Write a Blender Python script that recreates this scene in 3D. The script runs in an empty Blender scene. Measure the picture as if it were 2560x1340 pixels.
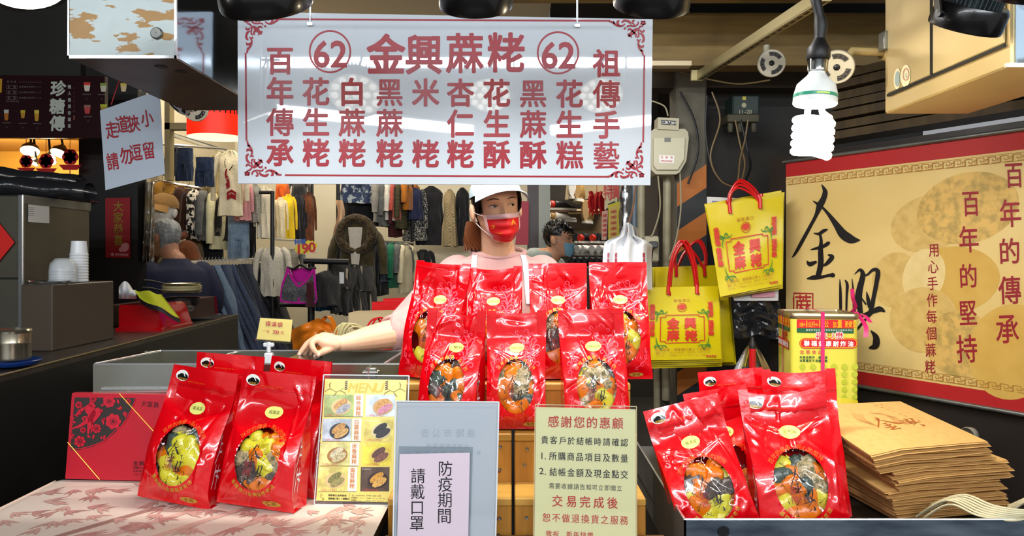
import bpy, math, random
from mathutils import Vector as V, Matrix, noise
from math import sin, cos, pi, exp, sqrt, radians
sc = bpy.context.scene
COL = sc.collection
F, CX, HY, CZ = 1849.0, 1280.0, 640.0, 1.45      # focal length and horizon of the 2560 px frame, camera height in metres
# ---------- camera, world, exposure, big lights ----------
cd = bpy.data.cameras.new('camera'); cam = bpy.data.objects.new('camera', cd); COL.objects.link(cam)
cam.location = (0, 0, CZ); cam.rotation_euler = (pi/2, 0, 0)
cd.sensor_width = 36; cd.lens = F/2560*36; cd.shift_y = -30/2560; cd.clip_start = .02; cd.clip_end = 100
sc.camera = cam
sc.view_settings.view_transform = 'Standard'; sc.view_settings.look = 'None'
sc.view_settings.gamma = 1; sc.view_settings.use_curve_mapping = False
sc.view_settings.exposure = 0.3
w = bpy.data.worlds.new('world'); sc.world = w; w.use_nodes = True
w.node_tree.nodes['Background'].inputs[0].default_value = (.93, .95, 1, 1)
w.node_tree.nodes['Background'].inputs[1].default_value = .28

def lamp(name, kind, loc, energy, color=(1,1,1), aim=None, **kw):
    d = bpy.data.lights.new(name, kind); d.energy = energy; d.color = color
    for k, v in kw.items(): setattr(d, k, v)
    o = bpy.data.objects.new(name, d); COL.objects.link(o); o.location = loc
    if aim is not None: o.rotation_euler = (V(aim)-V(loc)).to_track_quat('-Z', 'Y').to_euler()
    return o
# fluorescent tubes over the market aisle behind the camera (they are what the shop sign reflects)
for nm, a, b, e in (('aisle_tube_light', (-2.4,-2.5,3.02), (2.4,-2.5,3.02), 85), ('aisle_tube_light', (-3.0,-1.0,2.5), (-.3,-2.2,2.42), 34), ('aisle_tube_light', (.3,-2.2,2.42), (3.0,-1.0,2.5), 34)):
    a, b = V(a), V(b); L = (b-a).length
    o = lamp(nm, 'AREA', (a+b)/2, e, (.90,.95,1), shape='RECTANGLE', size=L, size_y=.07)
    x = (b-a).normalized(); z = (V((a+b)/2)-V((0,2.2,1.2))).normalized(); y = z.cross(x).normalized(); z = x.cross(y)
    o.rotation_euler = Matrix((x, y, z)).transposed().to_euler()
# strip light hung inside the stall behind the sign, above the woman
lamp('stall_strip_light', 'AREA', (-.05, 1.88, 2.2), 18, (1,.97,.92), (-.05,2.25,1.2), shape='RECTANGLE', size=1.1, size_y=.05)
# shop ceiling light panels of the clothes shop behind, and of the shoe shop
lamp('shop_ceiling_light', 'AREA', (-1.2, 4.9, 2.95), 34, (1,.90,.74), (-1.2,5.2,0), shape='RECTANGLE', size=2.4, size_y=1.0)
lamp('shoe_shop_light', 'AREA', (.9, 6.2, 2.7), 30, (1,.93,.82), (.9,6.4,0), shape='RECTANGLE', size=1.0, size_y=1.0)
lamp('neighbour_stall_light', 'AREA', (-3.2, 4.6, 2.05), 11, (1,.75,.42), (-3.3,5.3,1.4), shape='RECTANGLE', size=.8, size_y=.4)

# ---------- helpers ----------
def P(px, py, Y): return V(((px-CX)/F*Y, Y, CZ-(py-HY)/F*Y))
def lin(c):
    if isinstance(c, str):
        c = c.lstrip('#'); c = [int(c[i:i+2], 16)/255 for i in (0,2,4)]
    return tuple(x/12.92 if x <= .04045 else ((x+.055)/1.055)**2.4 for x in c)+(1,)
MATS = {}
def mat(name, col='808080', r=.5, me=0, bs=0, bd=.3, nz=None, coat=0, em=0, sp=.5, tr=0, al=1, wave=None, sheen=0, ecol=None, aniso=None):
    if name in MATS: return MATS[name]
    m = bpy.data.materials.new(name); m.use_nodes = True; n = m.node_tree.nodes; l = m.node_tree.links; b = n['Principled BSDF']
    b.inputs['Base Color'].default_value = lin(col); b.inputs['Roughness'].default_value = r; b.inputs['Metallic'].default_value = me
    b.inputs['Coat Weight'].default_value = coat; b.inputs['Coat Roughness'].default_value = .05; b.inputs['Specular IOR Level'].default_value = sp
    b.inputs['Transmission Weight'].default_value = tr; b.inputs['Alpha'].default_value = al; b.inputs['Sheen Weight'].default_value = sheen
    if em: b.inputs['Emission Color'].default_value = lin(ecol or col); b.inputs['Emission Strength'].default_value = em
    tc = None
    def coord(sx=(1,1,1)):
        nonlocal tc
        if tc is None: tc = n.new('ShaderNodeTexCoord')
        mp = n.new('ShaderNodeMapping'); mp.inputs['Scale'].default_value = sx; l.new(tc.outputs['Object'], mp.inputs[0]); return mp.outputs[0]
    if nz:   # (scale, colour2, lo, hi, stretch)
        t = n.new('ShaderNodeTexNoise'); t.inputs['Scale'].default_value = nz[0]; t.inputs['Detail'].default_value = 6; l.new(coord(nz[4] if len(nz) > 4 else (1,1,1)), t.inputs['Vector'])
        rp = n.new('ShaderNodeValToRGB'); rp.color_ramp.elements[0].position = nz[2]; rp.color_ramp.elements[1].position = nz[3]
        rp.color_ramp.elements[0].color = lin(col); rp.color_ramp.elements[1].color = lin(nz[1]); l.new(t.outputs[0], rp.inputs[0]); l.new(rp.outputs[0], b.inputs['Base Color'])
        if em: l.new(rp.outputs[0], b.inputs['Emission Color'])
    if wave:  # (scale, colour2, lo, hi, direction, distortion)
        t = n.new('ShaderNodeTexWave'); t.bands_direction = wave[4]; t.inputs['Scale'].default_value = wave[0]; t.inputs['Distortion'].default_value = wave[5] if len(wave) > 5 else 0
        l.new(coord(), t.inputs['Vector']); rp = n.new('ShaderNodeValToRGB'); rp.color_ramp.elements[0].position = wave[2]; rp.color_ramp.elements[1].position = wave[3]
        rp.color_ramp.elements[0].color = lin(col); rp.color_ramp.elements[1].color = lin(wave[1]); l.new(t.outputs[0], rp.inputs[0]); l.new(rp.outputs[0], b.inputs['Base Color'])
    if bs:
        t = n.new('ShaderNodeTexNoise'); t.inputs['Scale'].default_value = bs; t.inputs['Detail'].default_value = 4; l.new(coord(aniso or (1,1,1)), t.inputs['Vector'])
        bp = n.new('ShaderNodeBump'); bp.inputs['Strength'].default_value = bd; bp.inputs['Distance'].default_value = .004
        l.new(t.outputs[0], bp.inputs['Height']); l.new(bp.outputs[0], b.inputs['Normal'])
    MATS[name] = m; return m
def film(name, col='ffffff', t=.85, r=.05):     # thin clear plastic: mostly see-through with a glossy coat
    if name in MATS: return MATS[name]
    m = bpy.data.materials.new(name); m.use_nodes = True; n = m.node_tree.nodes; l = m.node_tree.links; n.remove(n['Principled BSDF'])
    a = n.new('ShaderNodeBsdfTransparent'); a.inputs[0].default_value = lin(col); g = n.new('ShaderNodeBsdfGlossy'); g.inputs['Roughness'].default_value = r
    fr = n.new('ShaderNodeLayerWeight'); fr.inputs[0].default_value = .25
    mt = n.new('ShaderNodeMath'); mt.operation = 'MULTIPLY_ADD'; mt.inputs[1].default_value = .6; mt.inputs[2].default_value = 1-t; mt.use_clamp = True
    mx = n.new('ShaderNodeMixShader'); l.new(fr.outputs['Fresnel'], mt.inputs[0]); l.new(mt.outputs[0], mx.inputs[0]); l.new(a.outputs[0], mx.inputs[1]); l.new(g.outputs[0], mx.inputs[2])
    l.new(mx.outputs[0], n['Material Output'].inputs[0]); MATS[name] = m; return m

WL = {}
def props(o, label, cat, group, kind):
    if label: o['label'] = label
    if cat: o['category'] = cat
    if group: o['group'] = group
    if kind: o['kind'] = kind
def T(name, label, cat, loc, group=None, rot=None):
    o = bpy.data.objects.new(name, None); COL.objects.link(o); o.location = loc; o.empty_display_size = .02
    if rot: o.rotation_euler = rot
    props(o, label, cat, group, None); WL[o.name] = V(loc); return o
def unit_grid(nu, nv): return [(i/nu, j/nv) for j in range(nv+1) for i in range(nu+1)]
class MB:
    def __init__(s): s.v = []; s.f = []; s.mi = []; s.ms = []; s.layer = 0
    def lift(s, fn, x, y, e, k0):          # successive prints on one sheet lie a few hundredths of a millimetre over each other
        if len(s.v) == k0 or not e: return
        a = fn(x, y); n = (fn(x+e, y)-a).cross(fn(x, y+e)-a)
        if n.length < 1e-12: return
        n.normalize()
        if abs(n.y) < .2: return
        if n.y > 0: n = -n
        d = n*(4.5e-5*min(s.layer, 22)); s.layer += 1
        for i in range(k0, len(s.v)): s.v[i] = s.v[i]+d
    def _m(s, m):
        if m not in s.ms: s.ms.append(m)
        return s.ms.index(m)
    def add(s, vs, fs, m):
        k = len(s.v); i = s._m(m); s.v += [V(p) for p in vs]
        for f in fs: s.f.append(tuple(a+k for a in f)); s.mi.append(i)
        return s
    def poly(s, pts, m): return s.add(pts, [tuple(range(len(pts)))], m)
    def box(s, c, d, m, R=None, bev=0):
        c = V(c); x, y, z = d[0]/2, d[1]/2, d[2]/2
        if bev:
            e = min(bev, x*.9, y*.9, z*.9); vs = []; idx = {}
            for a in (-1,1):
                for b_ in (-1,1):
                    for c_ in (-1,1):
                        for k in range(3):
                            p = [a*(x-(e if k != 0 else 0)), b_*(y-(e if k != 1 else 0)), c_*(z-(e if k != 2 else 0))]
                            idx[(a,b_,c_,k)] = len(vs); vs.append(p)
            fs = []
            for k in range(3):
                i, j = (k+1) % 3, (k+2) % 3
                for sg in (-1,1):
                    f = []
                    for (p, q) in ((-1,-1),(1,-1),(1,1),(-1,1)):
                        t = [0,0,0]; t[k] = sg; t[i] = p; t[j] = q; f.append(idx[tuple(t)+(k,)])
                    fs.append(f if sg > 0 else f[::-1])
            for k in range(3):       # edges along axis k
                i, j = (k+1) % 3, (k+2) % 3
                for p in (-1,1):
                    for q in (-1,1):
                        t0 = [0,0,0]; t0[k] = -1; t0[i] = p; t0[j] = q; t1 = list(t0); t1[k] = 1
                        f = [idx[tuple(t0)+(i,)], idx[tuple(t1)+(i,)], idx[tuple(t1)+(j,)], idx[tuple(t0)+(j,)]]
                        fs.append(f if p*q < 0 else f[::-1])
            for a in (-1,1):
                for b_ in (-1,1):
                    for c_ in (-1,1):
                        f = [idx[(a,b_,c_,0)], idx[(a,b_,c_,1)], idx[(a,b_,c_,2)]]; fs.append(f if a*b_*c_ > 0 else f[::-1])
        else:
            vs = [(a*x, b_*y, c_*z) for a in (-1,1) for b_ in (-1,1) for c_ in (-1,1)]
            fs = [(0,1,3,2),(4,6,7,5),(0,4,5,1),(2,3,7,6),(0,2,6,4),(1,5,7,3)]
        vs = [(R @ V(p) if R else V(p))+c for p in vs]
        return s.add(vs, fs, m)
    def bx(s, x0, x1, y0, y1, z0, z1, m, bev=0): return s.box(((x0+x1)/2,(y0+y1)/2,(z0+z1)/2), (abs(x1-x0),abs(y1-y0),abs(z1-z0)), m, None, bev)
    def grid(s, fn, nu, nv, m, cu=False, mf=None):   # fn(u,v) 0..1
        k = len(s.v)
        for j in range(nv+1):
            for i in range(nu if cu else nu+1): s.v.append(V(fn(i/nu, j/nv)))
        W = nu if cu else nu+1
        for j in range(nv):
            for i in range(nu):
                a = k+j*W+i; b_ = k+j*W+(i+1) % W if cu else a+1
                mm = mf((i+.5)/nu, (j+.5)/nv) if mf else m
                if mm is None: continue
                s.f.append((a, b_, b_+W, a+W)); s.mi.append(s._m(mm))
        return s
    def tube(s, pts, r, m, n=8, cap=True, up=None):
        pts = [V(p) for p in pts]; N = len(pts); rs = r if isinstance(r, (list, tuple)) else [r]*N; k = len(s.v)
        t0 = (pts[1]-pts[0]).normalized(); a = V((0,0,1)) if abs(t0.z) < .9 else V((1,0,0)); nrm = t0.cross(a).normalized()
        for i in range(N):
            t = (pts[min(i+1,N-1)]-pts[max(i-1,0)]).normalized(); nrm = (nrm-t*nrm.dot(t)).normalized(); bn = t.cross(nrm)
            for j in range(n):
                q = 2*pi*j/n; s.v.append(pts[i]+(nrm*cos(q)+bn*sin(q))*rs[i])
        mi = s._m(m)
        for i in range(N-1):
            for j in range(n): s.f.append((k+i*n+j, k+i*n+(j+1) % n, k+(i+1)*n+(j+1) % n, k+(i+1)*n+j)); s.mi.append(mi)
        if cap: s.f.append(tuple(range(k+n-1, k-1, -1))); s.f.append(tuple(range(k+(N-1)*n, k+N*n))); s.mi += [mi, mi]
        return s
    def lathe(s, prof, c, m, n=24, axis='Z', R=None, a0=0, a1=2*pi):
        c = V(c); full = abs(a1-a0-2*pi) < 1e-6
        def fn(u, v):
            q = v*(len(prof)-1); i = min(int(q+1e-9), len(prof)-1); rr, z = prof[i]; an = a0+(a1-a0)*u
            p = V((rr*cos(an), rr*sin(an), z)); p = R @ p if R else p
            return p+c
        return s.grid(fn, n, len(prof)-1, m, cu=full)
    def prism(s, pts, ext, m):
        n = len(pts); pts = [V(p) for p in pts]; e = V(ext)
        return s.add(pts+[p+e for p in pts], [tuple(range(n)), tuple(range(2*n-1, n-1, -1))]+[(i, i+n, (i+1) % n+n, (i+1) % n) for i in range(n)], m)
    def ribbon(s, fn, pts, m, sub=5, sm=True):        # brush stroke through (x, y, width) laid on a surface fn(x, y)
        if sm and len(pts) > 2: pts = catmull(pts, sub)
        k = len(s.v); N = len(pts)
        for i, (x, y, w_) in enumerate(pts):
            a, b_ = pts[max(i-1,0)], pts[min(i+1,N-1)]; dx, dy = b_[0]-a[0], b_[1]-a[1]; L = sqrt(dx*dx+dy*dy) or 1
            nx, ny = -dy/L*w_/2, dx/L*w_/2
            s.v += [V(fn(x+nx, y+ny)), V(fn(x, y)), V(fn(x-nx, y-ny))]
        mi = s._m(m)
        for i in range(N-1):
            for j in (0,1): a = k+i*3+j; s.f.append((a, a+1, a+4, a+3)); s.mi.append(mi)
        c = pts[N//2]; s.lift(fn, c[0], c[1], c[2], k); return s
    def disc(s, fn, cx, cy, rx, ry, m, n=24, a=0, r0=0):   # ellipse or ring on a surface
        k = len(s.v); mi = s._m(m)
        def q(r, t): x, y = rx*r*cos(t), ry*r*sin(t); return V(fn(cx+x*cos(a)-y*sin(a), cy+x*sin(a)+y*cos(a)))
        rings = [r0, 1] if r0 else [.02, .35, .7, 1]
        for r in rings:
            for i in range(n): s.v.append(q(r, 2*pi*i/n))
        for j in range(len(rings)-1):
            for i in range(n): s.f.append((k+j*n+i, k+j*n+(i+1) % n, k+(j+1)*n+(i+1) % n, k+(j+1)*n+i)); s.mi.append(mi)
        if not r0: s.f.append(tuple(range(k, k+n))); s.mi.append(mi)
        s.lift(fn, cx, cy, rx*.5, k); return s
    def rect(s, fn, x0, y0, x1, y1, m, nu=1, nv=1): return s.grid(lambda u, v: fn(x0+(x1-x0)*u, y0+(y1-y0)*v), nu, nv, m)
    def ch(s, c, fn, cx, cy, w_, h_, m, b=0, rot=0):
        vs, fs = glyph(c, 0)
        if not vs: return s
        if b:
            e = .5*w_; n = -(fn(cx+e, cy)-fn(cx, cy)).cross(fn(cx, cy+e)-fn(cx, cy)).normalized()
            for k in range(8):
                q_ = pi/8+k*pi/4; s.ch(c, lambda x, y, k=k: fn(x, y)+n*(6e-5*k), cx+b*w_*cos(q_), cy+b*h_*sin(q_), w_, h_, m, 0, rot)
            return s
        mx = (min(p[0] for p in vs)+max(p[0] for p in vs))/2; cr, sr = cos(rot), sin(rot); o = []
        for x, y in vs:
            a, d = (x-mx)*w_, -(y-.38)*h_
            o.append(fn(cx+a*cr-d*sr, cy+a*sr+d*cr))
        return s.add(o, fs, m)
    def text(s, t, fn, x0, y0, x1, y1, w_, h_, m, b=0, rot=0):
        n = len(t)
        for i, c in enumerate(t):
            if c in ' \u3000': continue
            q = i/(n-1) if n > 1 else 0
            s.ch(c, fn, x0+(x1-x0)*q, y0+(y1-y0)*q, w_, h_, m, b, rot)
        return s
    def obj(s, name, parent=None, loc=None, label=None, cat=None, group=None, kind=None, smooth=40, local=False, rot=None):
        me = bpy.data.meshes.new(name)
        if parent is not None:
            base = V((0,0,0)) if local else WL[parent.name]; wl = base if not local else WL[parent.name]; here = V((0,0,0))
        else:
            if loc is None and not local:
                xs = [p.x for p in s.v]; ys = [p.y for p in s.v]; zs = [p.z for p in s.v]; loc = V(((min(xs)+max(xs))/2, (min(ys)+max(ys))/2, min(zs)))
            here = V(loc) if loc is not None else V((0,0,0)); base = V((0,0,0)) if local else here; wl = here
        me.from_pydata([tuple(p-base) for p in s.v], [], s.f)
        for m_ in s.ms: me.materials.append(m_)
        if len(s.ms) > 1: me.polygons.foreach_set('material_index', s.mi)
        if smooth: me.shade_smooth(); me.set_sharp_from_angle(angle=radians(smooth))
        me.update()
        o = bpy.data.objects.new(name, me); COL.objects.link(o)
        if parent is not None: o.parent = parent
        else:
            o.location = here
            if rot: o.rotation_euler = rot
        WL[o.name] = V(wl); props(o, label, cat, group, kind); return o
def dup(o, parent=None, loc=None, rot=None, label=None, group=None, name=None):
    c = o.copy(); COL.objects.link(c); c.parent = parent
    if name: c.name = name
    if loc is not None: c.location = loc; WL[c.name] = V(loc)
    if rot is not None: c.rotation_euler = rot
    if label: c['label'] = label
    if group: c['group'] = group
    for k in list(o.children): dup(k, c)
    return c
_G = {}
def glyph(c, b=0):
    if (c, b) in _G: return _G[(c, b)]
    cu = bpy.data.curves.new('glyph', 'FONT'); cu.body = c; cu.offset = b; cu.resolution_u = 3
    o = bpy.data.objects.new('glyph', cu); COL.objects.link(o); bpy.context.view_layer.update()
    me = o.to_mesh(); r = ([(v.co.x, v.co.y) for v in me.vertices], [tuple(p.vertices) for p in me.polygons]); o.to_mesh_clear()
    bpy.data.objects.remove(o); bpy.data.curves.remove(cu); _G[(c, b)] = r; return r
def preglyph(s, b):
    for c in set(s): glyph(c, b)
def catmull(p, sub=5):
    o = []; n = len(p)
    for i in range(n-1):
        p0, p1, p2, p3 = p[max(i-1,0)], p[i], p[i+1], p[min(i+2,n-1)]
        for k in range(sub):
            t = k/sub; o.append(tuple(.5*((2*b)+(-a+c)*t+(2*a-5*b+4*c-d)*t*t+(-a+3*b-3*c+d)*t**3) for a, b, c, d in zip(p0, p1, p2, p3)))
    o.append(tuple(p[-1])); return o
def plane_px(A, B, C):   # unproject a pixel of the photograph onto the real plane through three points
    A, B, C = V(A), V(B), V(C); n = (B-A).cross(C-A).normalized(); O = V((0,0,CZ))
    if n.dot(O-A) < 0: n = -n
    def mk(off=.0006):
        A2 = A+n*off
        def fn(x, y):
            d = V(((x-CX)/F, 1, -(y-HY)/F)); return O+d*((A2-O).dot(n)/d.dot(n))
        return fn
    return mk
def yplane(Y): return lambda off=.0006: (lambda x, y: P(x, y, Y-off))
def rnd(s): return random.Random(s)
def spiral(cx, cy, r, a0, turns, w0, w1, d=1, n=10):   # curl from outside in
    return [(cx+r*(1-.82*i/n)*cos(a0+d*turns*2*pi*i/n), cy+r*(1-.82*i/n)*sin(a0+d*turns*2*pi*i/n), w0+(w1-w0)*i/n) for i in range(n+1)]
# the shop's brush logo (two characters), traced as strokes (x, y, width) on a 560 x 1250 field
JIN = [[(275,60,6),(300,110,34),(290,160,40),(262,215,46),(235,285,26),(190,370,24),(130,480,26),(85,560,20),(60,592,6)], [(212,180,4),(240,198,20),(262,215,30)],
 [(270,215,16),(320,270,24),(380,350,44),(430,420,66),(480,455,66),(520,465,40),(557,465,4)], [(218,415,6),(255,420,20),(290,398,24),(320,388,8)],
 [(262,415,18),(272,470,22),(268,540,36),(270,620,40),(262,680,40),(245,738,36)], [(195,535,6),(240,525,20),(290,510,24),(325,488,26),(336,490,6)],
 [(168,615,4),(190,640,34),(240,622,14)], [(320,572,8),(352,588,32),(315,635,26),(282,655,8)], [(168,747,6),(220,738,34),(270,735,24),(330,722,20),(358,720,34),(373,716,10)]]
XING = [[(408,750,4),(412,830,18),(414,960,20),(414,1050,8)], [(445,755,6),(462,790,22),(458,880,16),(455,1010,14)], [(497,745,4),(505,830,14),(512,920,22),(515,1010,22)],
 [(515,715,4),(555,682,20),(576,720,36),(553,820,46),(545,900,50),(560,1000,34)], [(575,700,18),(602,722,14),(650,682,22),(685,695,34),(675,780,32),(655,880,30),(640,960,28),(610,1000,14)],
 [(603,840,4),(615,900,28),(628,960,26)], [(560,880,10),(600,935,14)], [(738,988,10),(700,968,40),(650,985,34),(560,1020,24),(450,1045,18),(360,1065,6)],
 [(640,1000,18),(590,1050,18),(530,1120,16),(470,1170,4)], [(635,1125,8),(672,1175,44),(668,1235,50),(622,1252,12)]]
def logo(mb, fn, x, y, s, m, parts=(0,1), sub=4, both=None):
    for k, S in enumerate((JIN, XING)):
        if k in parts:
            for st in S: mb.ribbon(fn, [(x+(a-60)*s, y+(b-60)*s, c*s) for a, b, c in st], m, sub)

preglyph('%()+-./0123456789:=ABCDEFGHIJKLMNOPQRSTUVWXYZabcdefghijklmnopqrstuvwxyz●・一三不之交人仁任位作佳使便保個做健傳價億優元入全兩公冰列加務勿包區升南即原及口古可合告品員商喔喜嚴團基堅場塊夜大奶好學安完官定宜客家富專小已市帳年店度康廟後心快恕恭您惠意感懋成戴戶所手打承投持換據攤收效敬敲數料斯新方於日易時更月有服期本杏樂歡每油法注海溫滿炒炸特狹珍珠現瓦生產用留疫白百的益目知確祖祝福禮程穩立站第節米粉粩糕糖系級素結絲綜網線罩老耐聯職興花苔茶蔴藝號表袋要訂話認調請謝議變豆貢貨責貴賀賣質購走迎退逗道選配酥量金開間防限隆險電需項額顧食養香高鮮麻黑點．：', 0)

# ---------- shared materials ----------
RED = mat('foil_red', 'd4000f', .22, 0, 34, .3, sp=.5, coat=.9)
REDIN = mat('foil_red_matt', 'c40010', .32, sp=.5)
BLACK = mat('black', '0b0b0c', .5); WHITE = mat('white', 'f2f2f0', .5); INK = mat('ink', '15121a', .5)
GOLD = mat('gold_print', 'd8a53a', .35, .3); PINK = mat('pink_print', 'ef4a5e', .3, sp=.5); SEAL = mat('seal_red', 'a3272a', .5)
PALEY = mat('pale_yellow', 'e9e77c', .45); SIGNRED = mat('sign_red', '8c0019', .3, sp=.25)
STEEL = mat('steel', 'c2c4ba', .2, .9, nz=(4, 'a3a08c', .35, .7, (1,1,.3)), bs=3, bd=.5); STEELD = mat('steel_dull', '8d8f8b', .42, .8, nz=(9, '6e6f69', .3, .7))
BRIGHT = mat('bright_edge', 'eef0f0', .2, .9)
DARKW = mat('dark_brown_panel', '2a2320', .42, nz=(3, '1d1815', .3, .7)); SOOT = mat('soot_wall', '17140f', .6, nz=(4, '2b241b', .45, .75), bs=20)
CREAMW = mat('cream_wall', 'e6dcc0', .7); WOODB = mat('beam_wood', '7d6530', .6, nz=(3, '5a4520', .3, .75, (1,8,8)), bs=30)
KRAFT = mat('kraft', 'dcb06a', .75, nz=(60, 'd0a25c', .3, .7)); KRAFTE = mat('kraft_edge', '9a6c3c', .8)
CLEAR = film('clear_plastic', 'ffffff', .93, .06); PVC = film('clear_sleeve', 'f4f8fa', .9, .08)
SKIN = mat('skin', 'e8ba98', .5, nz=(9, 'dfac8a', .35, .7), sp=.4)

# ---------- setting ----------
def S(name, *boxes, m=SOOT, **k):
    b = MB()
    for q in boxes: b.bx(*q, m)
    return b.obj(name, kind='structure', smooth=0, **k)
S('floor', (-4.5,3,-3.2,8.5,-.06,0), m=mat('floor_tile', '4a4640', .35, nz=(2, '3a3732', .3, .7)))
S('ceiling', (-4.5,3,-3.2,8.5,3.2,3.3), m=mat('ceiling_dark', '1e1c18', .8, nz=(3, '2c2820', .4, .7)))
S('wall_back', (-4.5,.3,6.3,6.4,0,3.2), m=CREAMW)
S('wall_left', (-4.55,-4.5,-3.2,8.5,0,3.2), m=SOOT)
S('wall_inner_left', (-2.42,-2.36,4.32,6.3,0,3.2), m=mat('cream_wall_warm', 'd8ccae', .7))
S('wall_far_right', (.3,2.2,7.6,7.7,0,3.2), (.14,.2,5.45,7.7,0,3.2), (1.5,1.56,3.6,7.6,0,3.2), m=mat('shoe_wall', '3a332b', .7))
S('wall_rear_right', (.82,1.9,3.42,3.5,0,3.2), m=SOOT)
S('trim_1', (-2.46,-2.125,4.2,4.3,0,3.2), m=mat('column_dark', '141110', .5))            # dark column behind the counter
S('trim_2', (.111,.191,5.3,5.4,0,3.2), m=mat('door_brown', '2b120e', .4)); S('trim_3', (.191,.272,5.28,5.4,0,3.2), m=mat('post_grey', 'a9b0a8', .5))
S('trim_4', (-3.4,-2.42,4.15,4.3,2.32,3.2), m=mat('lintel_grey', '26251f', .6, nz=(3,'1c1b17',.3,.7)))
S('trim_5', (-4.5,-2.3,3.85,3.9,2.16,2.19), m=mat('lintel_cream', '9a8c66', .5))
S('trim_6', (.0,3,2.52,2.62,2.345,2.46), (.55,3,2.95,3.05,2.21,2.42), m=WOODB)
S('trim_7', (-.9,3,2.35,2.45,2.47,2.7), (.3,1.9,3.3,3.42,2.2,2.5), m=mat('beam_dark_wood', '3b2d17', .6, nz=(4, '2a1f10', .3, .7, (1,8,8))))
S('ceiling_inner', (-2.4,.24,4.35,6.3,3.0,3.04), m=mat('shop_ceiling', 'd9d0b8', .8))
# right side wall, dark steel sheet behind the banner; it runs from the far left end of the banner towards the camera
BD = V((.404,-.74,0)).normalized(); BN = V((-.74,-.404,0)).normalized(); B0 = V((1.056,2.85,0))
b = MB(); p = [B0-BD*.1-BN*.02, B0+BD*2.2-BN*.02]; b.prism([p[0], p[1], p[1]+V((0,0,1.84)), p[0]+V((0,0,1.84))], -BN*.04, DARKW)
b.obj('wall_right', kind='structure', smooth=0)
# stacked wooden boards lying on top of that wall
rb = T('wooden_board_stack', 'stack of old dark wooden boards above the beige banner', 'boards', B0+V((.2,-.2,1.85)))
r = rnd(3); WB = mat('old_board', '4a3a1e', .7, nz=(5, '32260f', .3, .7, (6,6,1)), bs=25)
for i in range(7):
    q = MB(); z = 1.875+i*.036; o = -BN*(.02+.03*r.random()); st = -.1+.22*r.random()+.02*i
    a = B0+BD*st+o; c = B0+BD*(2.0)+o+V((0,0,.03*r.random())); a.z = z; c.z = z
    q.prism([a, c, c+V((0,0,.028)), a+V((0,0,.028))], -BN*.12, WB); q.obj('board', rb, smooth=0)

# ---------- hanging shop sign ----------
SY = 1.75; sp_ = yplane(SY); f0 = sp_(.0005); f1 = sp_(.0012)
sign = T('shop_sign', 'large white acrylic shop sign with red characters and two circled 62 numbers', 'sign', P(1112,460,SY))
ACR = mat('white_acrylic', 'bcc3ca', .025, sp=.5, bs=1.2, bd=.05)
q = MB(); q.prism([P(594,29,SY), P(1632,48,SY), P(1626,463,SY), P(595,459,SY)], (0,.008,0), ACR); q.obj('panel', sign, smooth=0)
SGC = lambda n_='character': q.obj(n_, sign, smooth=0)
def sy(x, y): return y+(x-700)*.0085          # the panel hangs a little lower on the right
for c, x, y, s_, b_ in (('金',965,136,103,.03),('興',1060,136,103,.024),('蔴',1162,133,103,.022),('粩',1265,131,103,.024)): q = MB(); q.ch(c, f0, x, y, s_*.95, s_*1.02, SIGNRED, b_); SGC('title_character')
for x, t in ((700,'百年傳承'),(790,' 花生粩'),(880,' 白蔴粩'),(974,' 黑蔴粩'),(1064,' 米 粩'),(1151,' 杏仁粩'),(1242,' 花生酥'),(1333,' 黑蔴酥'),(1424,' 花生糕'),(1516,'祖傳手藝')):
    for c, y in zip(t, (151,228,305,381)):
        if c != ' ': q = MB(); q.ch(c, f0, x, sy(x,y), 70, 73, SIGNRED, .012 if c == '藝' else .02 if c in '蔴傳黑糕' else .028); SGC()
for x, y in ((825,129),(1395,132)):
    q = MB(); q.disc(f0, x, y, 53, 54, SIGNRED, 48, 0, .915); SGC('number_ring'); q = MB(); q.ch('6', f0, x-21, y+3, 88, 92, SIGNRED, .022); q.ch('2', f0, x+22, y+3, 88, 92, SIGNRED, .022); SGC('number')
q = MB(); wq = 4.5
for a, c in (((700,48),(1525,52)),((712,438),(1522,442)),((614,132),(616,352)),((1611,138),(1608,356))): q.ribbon(f0, [a+(wq,), c+(wq,)], SIGNRED, 1, False)
K = 1/11.17; OR = [[(330,200,34),(335,262,44),(390,312,44),(470,325,44),(560,315,40),(620,325,44),(640,372,26)],[(425,180,24),(470,172,48),(490,215,50),(465,262,44),(430,290,16)],
 [(520,295,14),(570,215,64),(650,178,60),(735,182,64),(785,235,36)],[(700,262,26),(745,305,40),(830,328,52),(930,305,56),(1010,250,60),(1080,205,50),(1150,200,42)],[(850,180,24),(905,205,66),(895,262,56),(850,315,20)],[(1010,180,16),(1020,215,40),(990,262,50)]]
FL = [[(350,395,40),(410,440,90),(480,505,110),(560,570,80),(610,610,70)],[(415,640,24),(385,590,44),(410,545,60),(470,505,60)],[(510,650,24),(540,610,44),(600,590,50)],[(480,490,60),(530,420,52),(590,415,46),(625,455,20)],[(590,560,40),(630,535,24)]]
def corner(sx, sy_, ox, oy):
    g = lambda x, y: f0(ox+sx*x*K, oy+sy_*y*K)
    for st in OR:
        q.ribbon(g, st, SIGNRED, 4); q.ribbon(g, [(y, x, w_) for x, y, w_ in st], SIGNRED, 4)
    for st in FL: q.ribbon(g, st, SIGNRED, 4)
    for x, y, rr in ((190,240,62),(150,200,26),(235,200,26),(135,262,24),(250,262,24),(190,290,24),(705,395,30),(345,722,30)): q.disc(g, x, y, rr, rr, SIGNRED, 12)
corner(1,1,600,30); corner(-1,1,1625,36); corner(1,-1,601,455); corner(-1,-1,1621,459)
q.obj('border_ornament', sign, kind='stuff', smooth=0)
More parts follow.
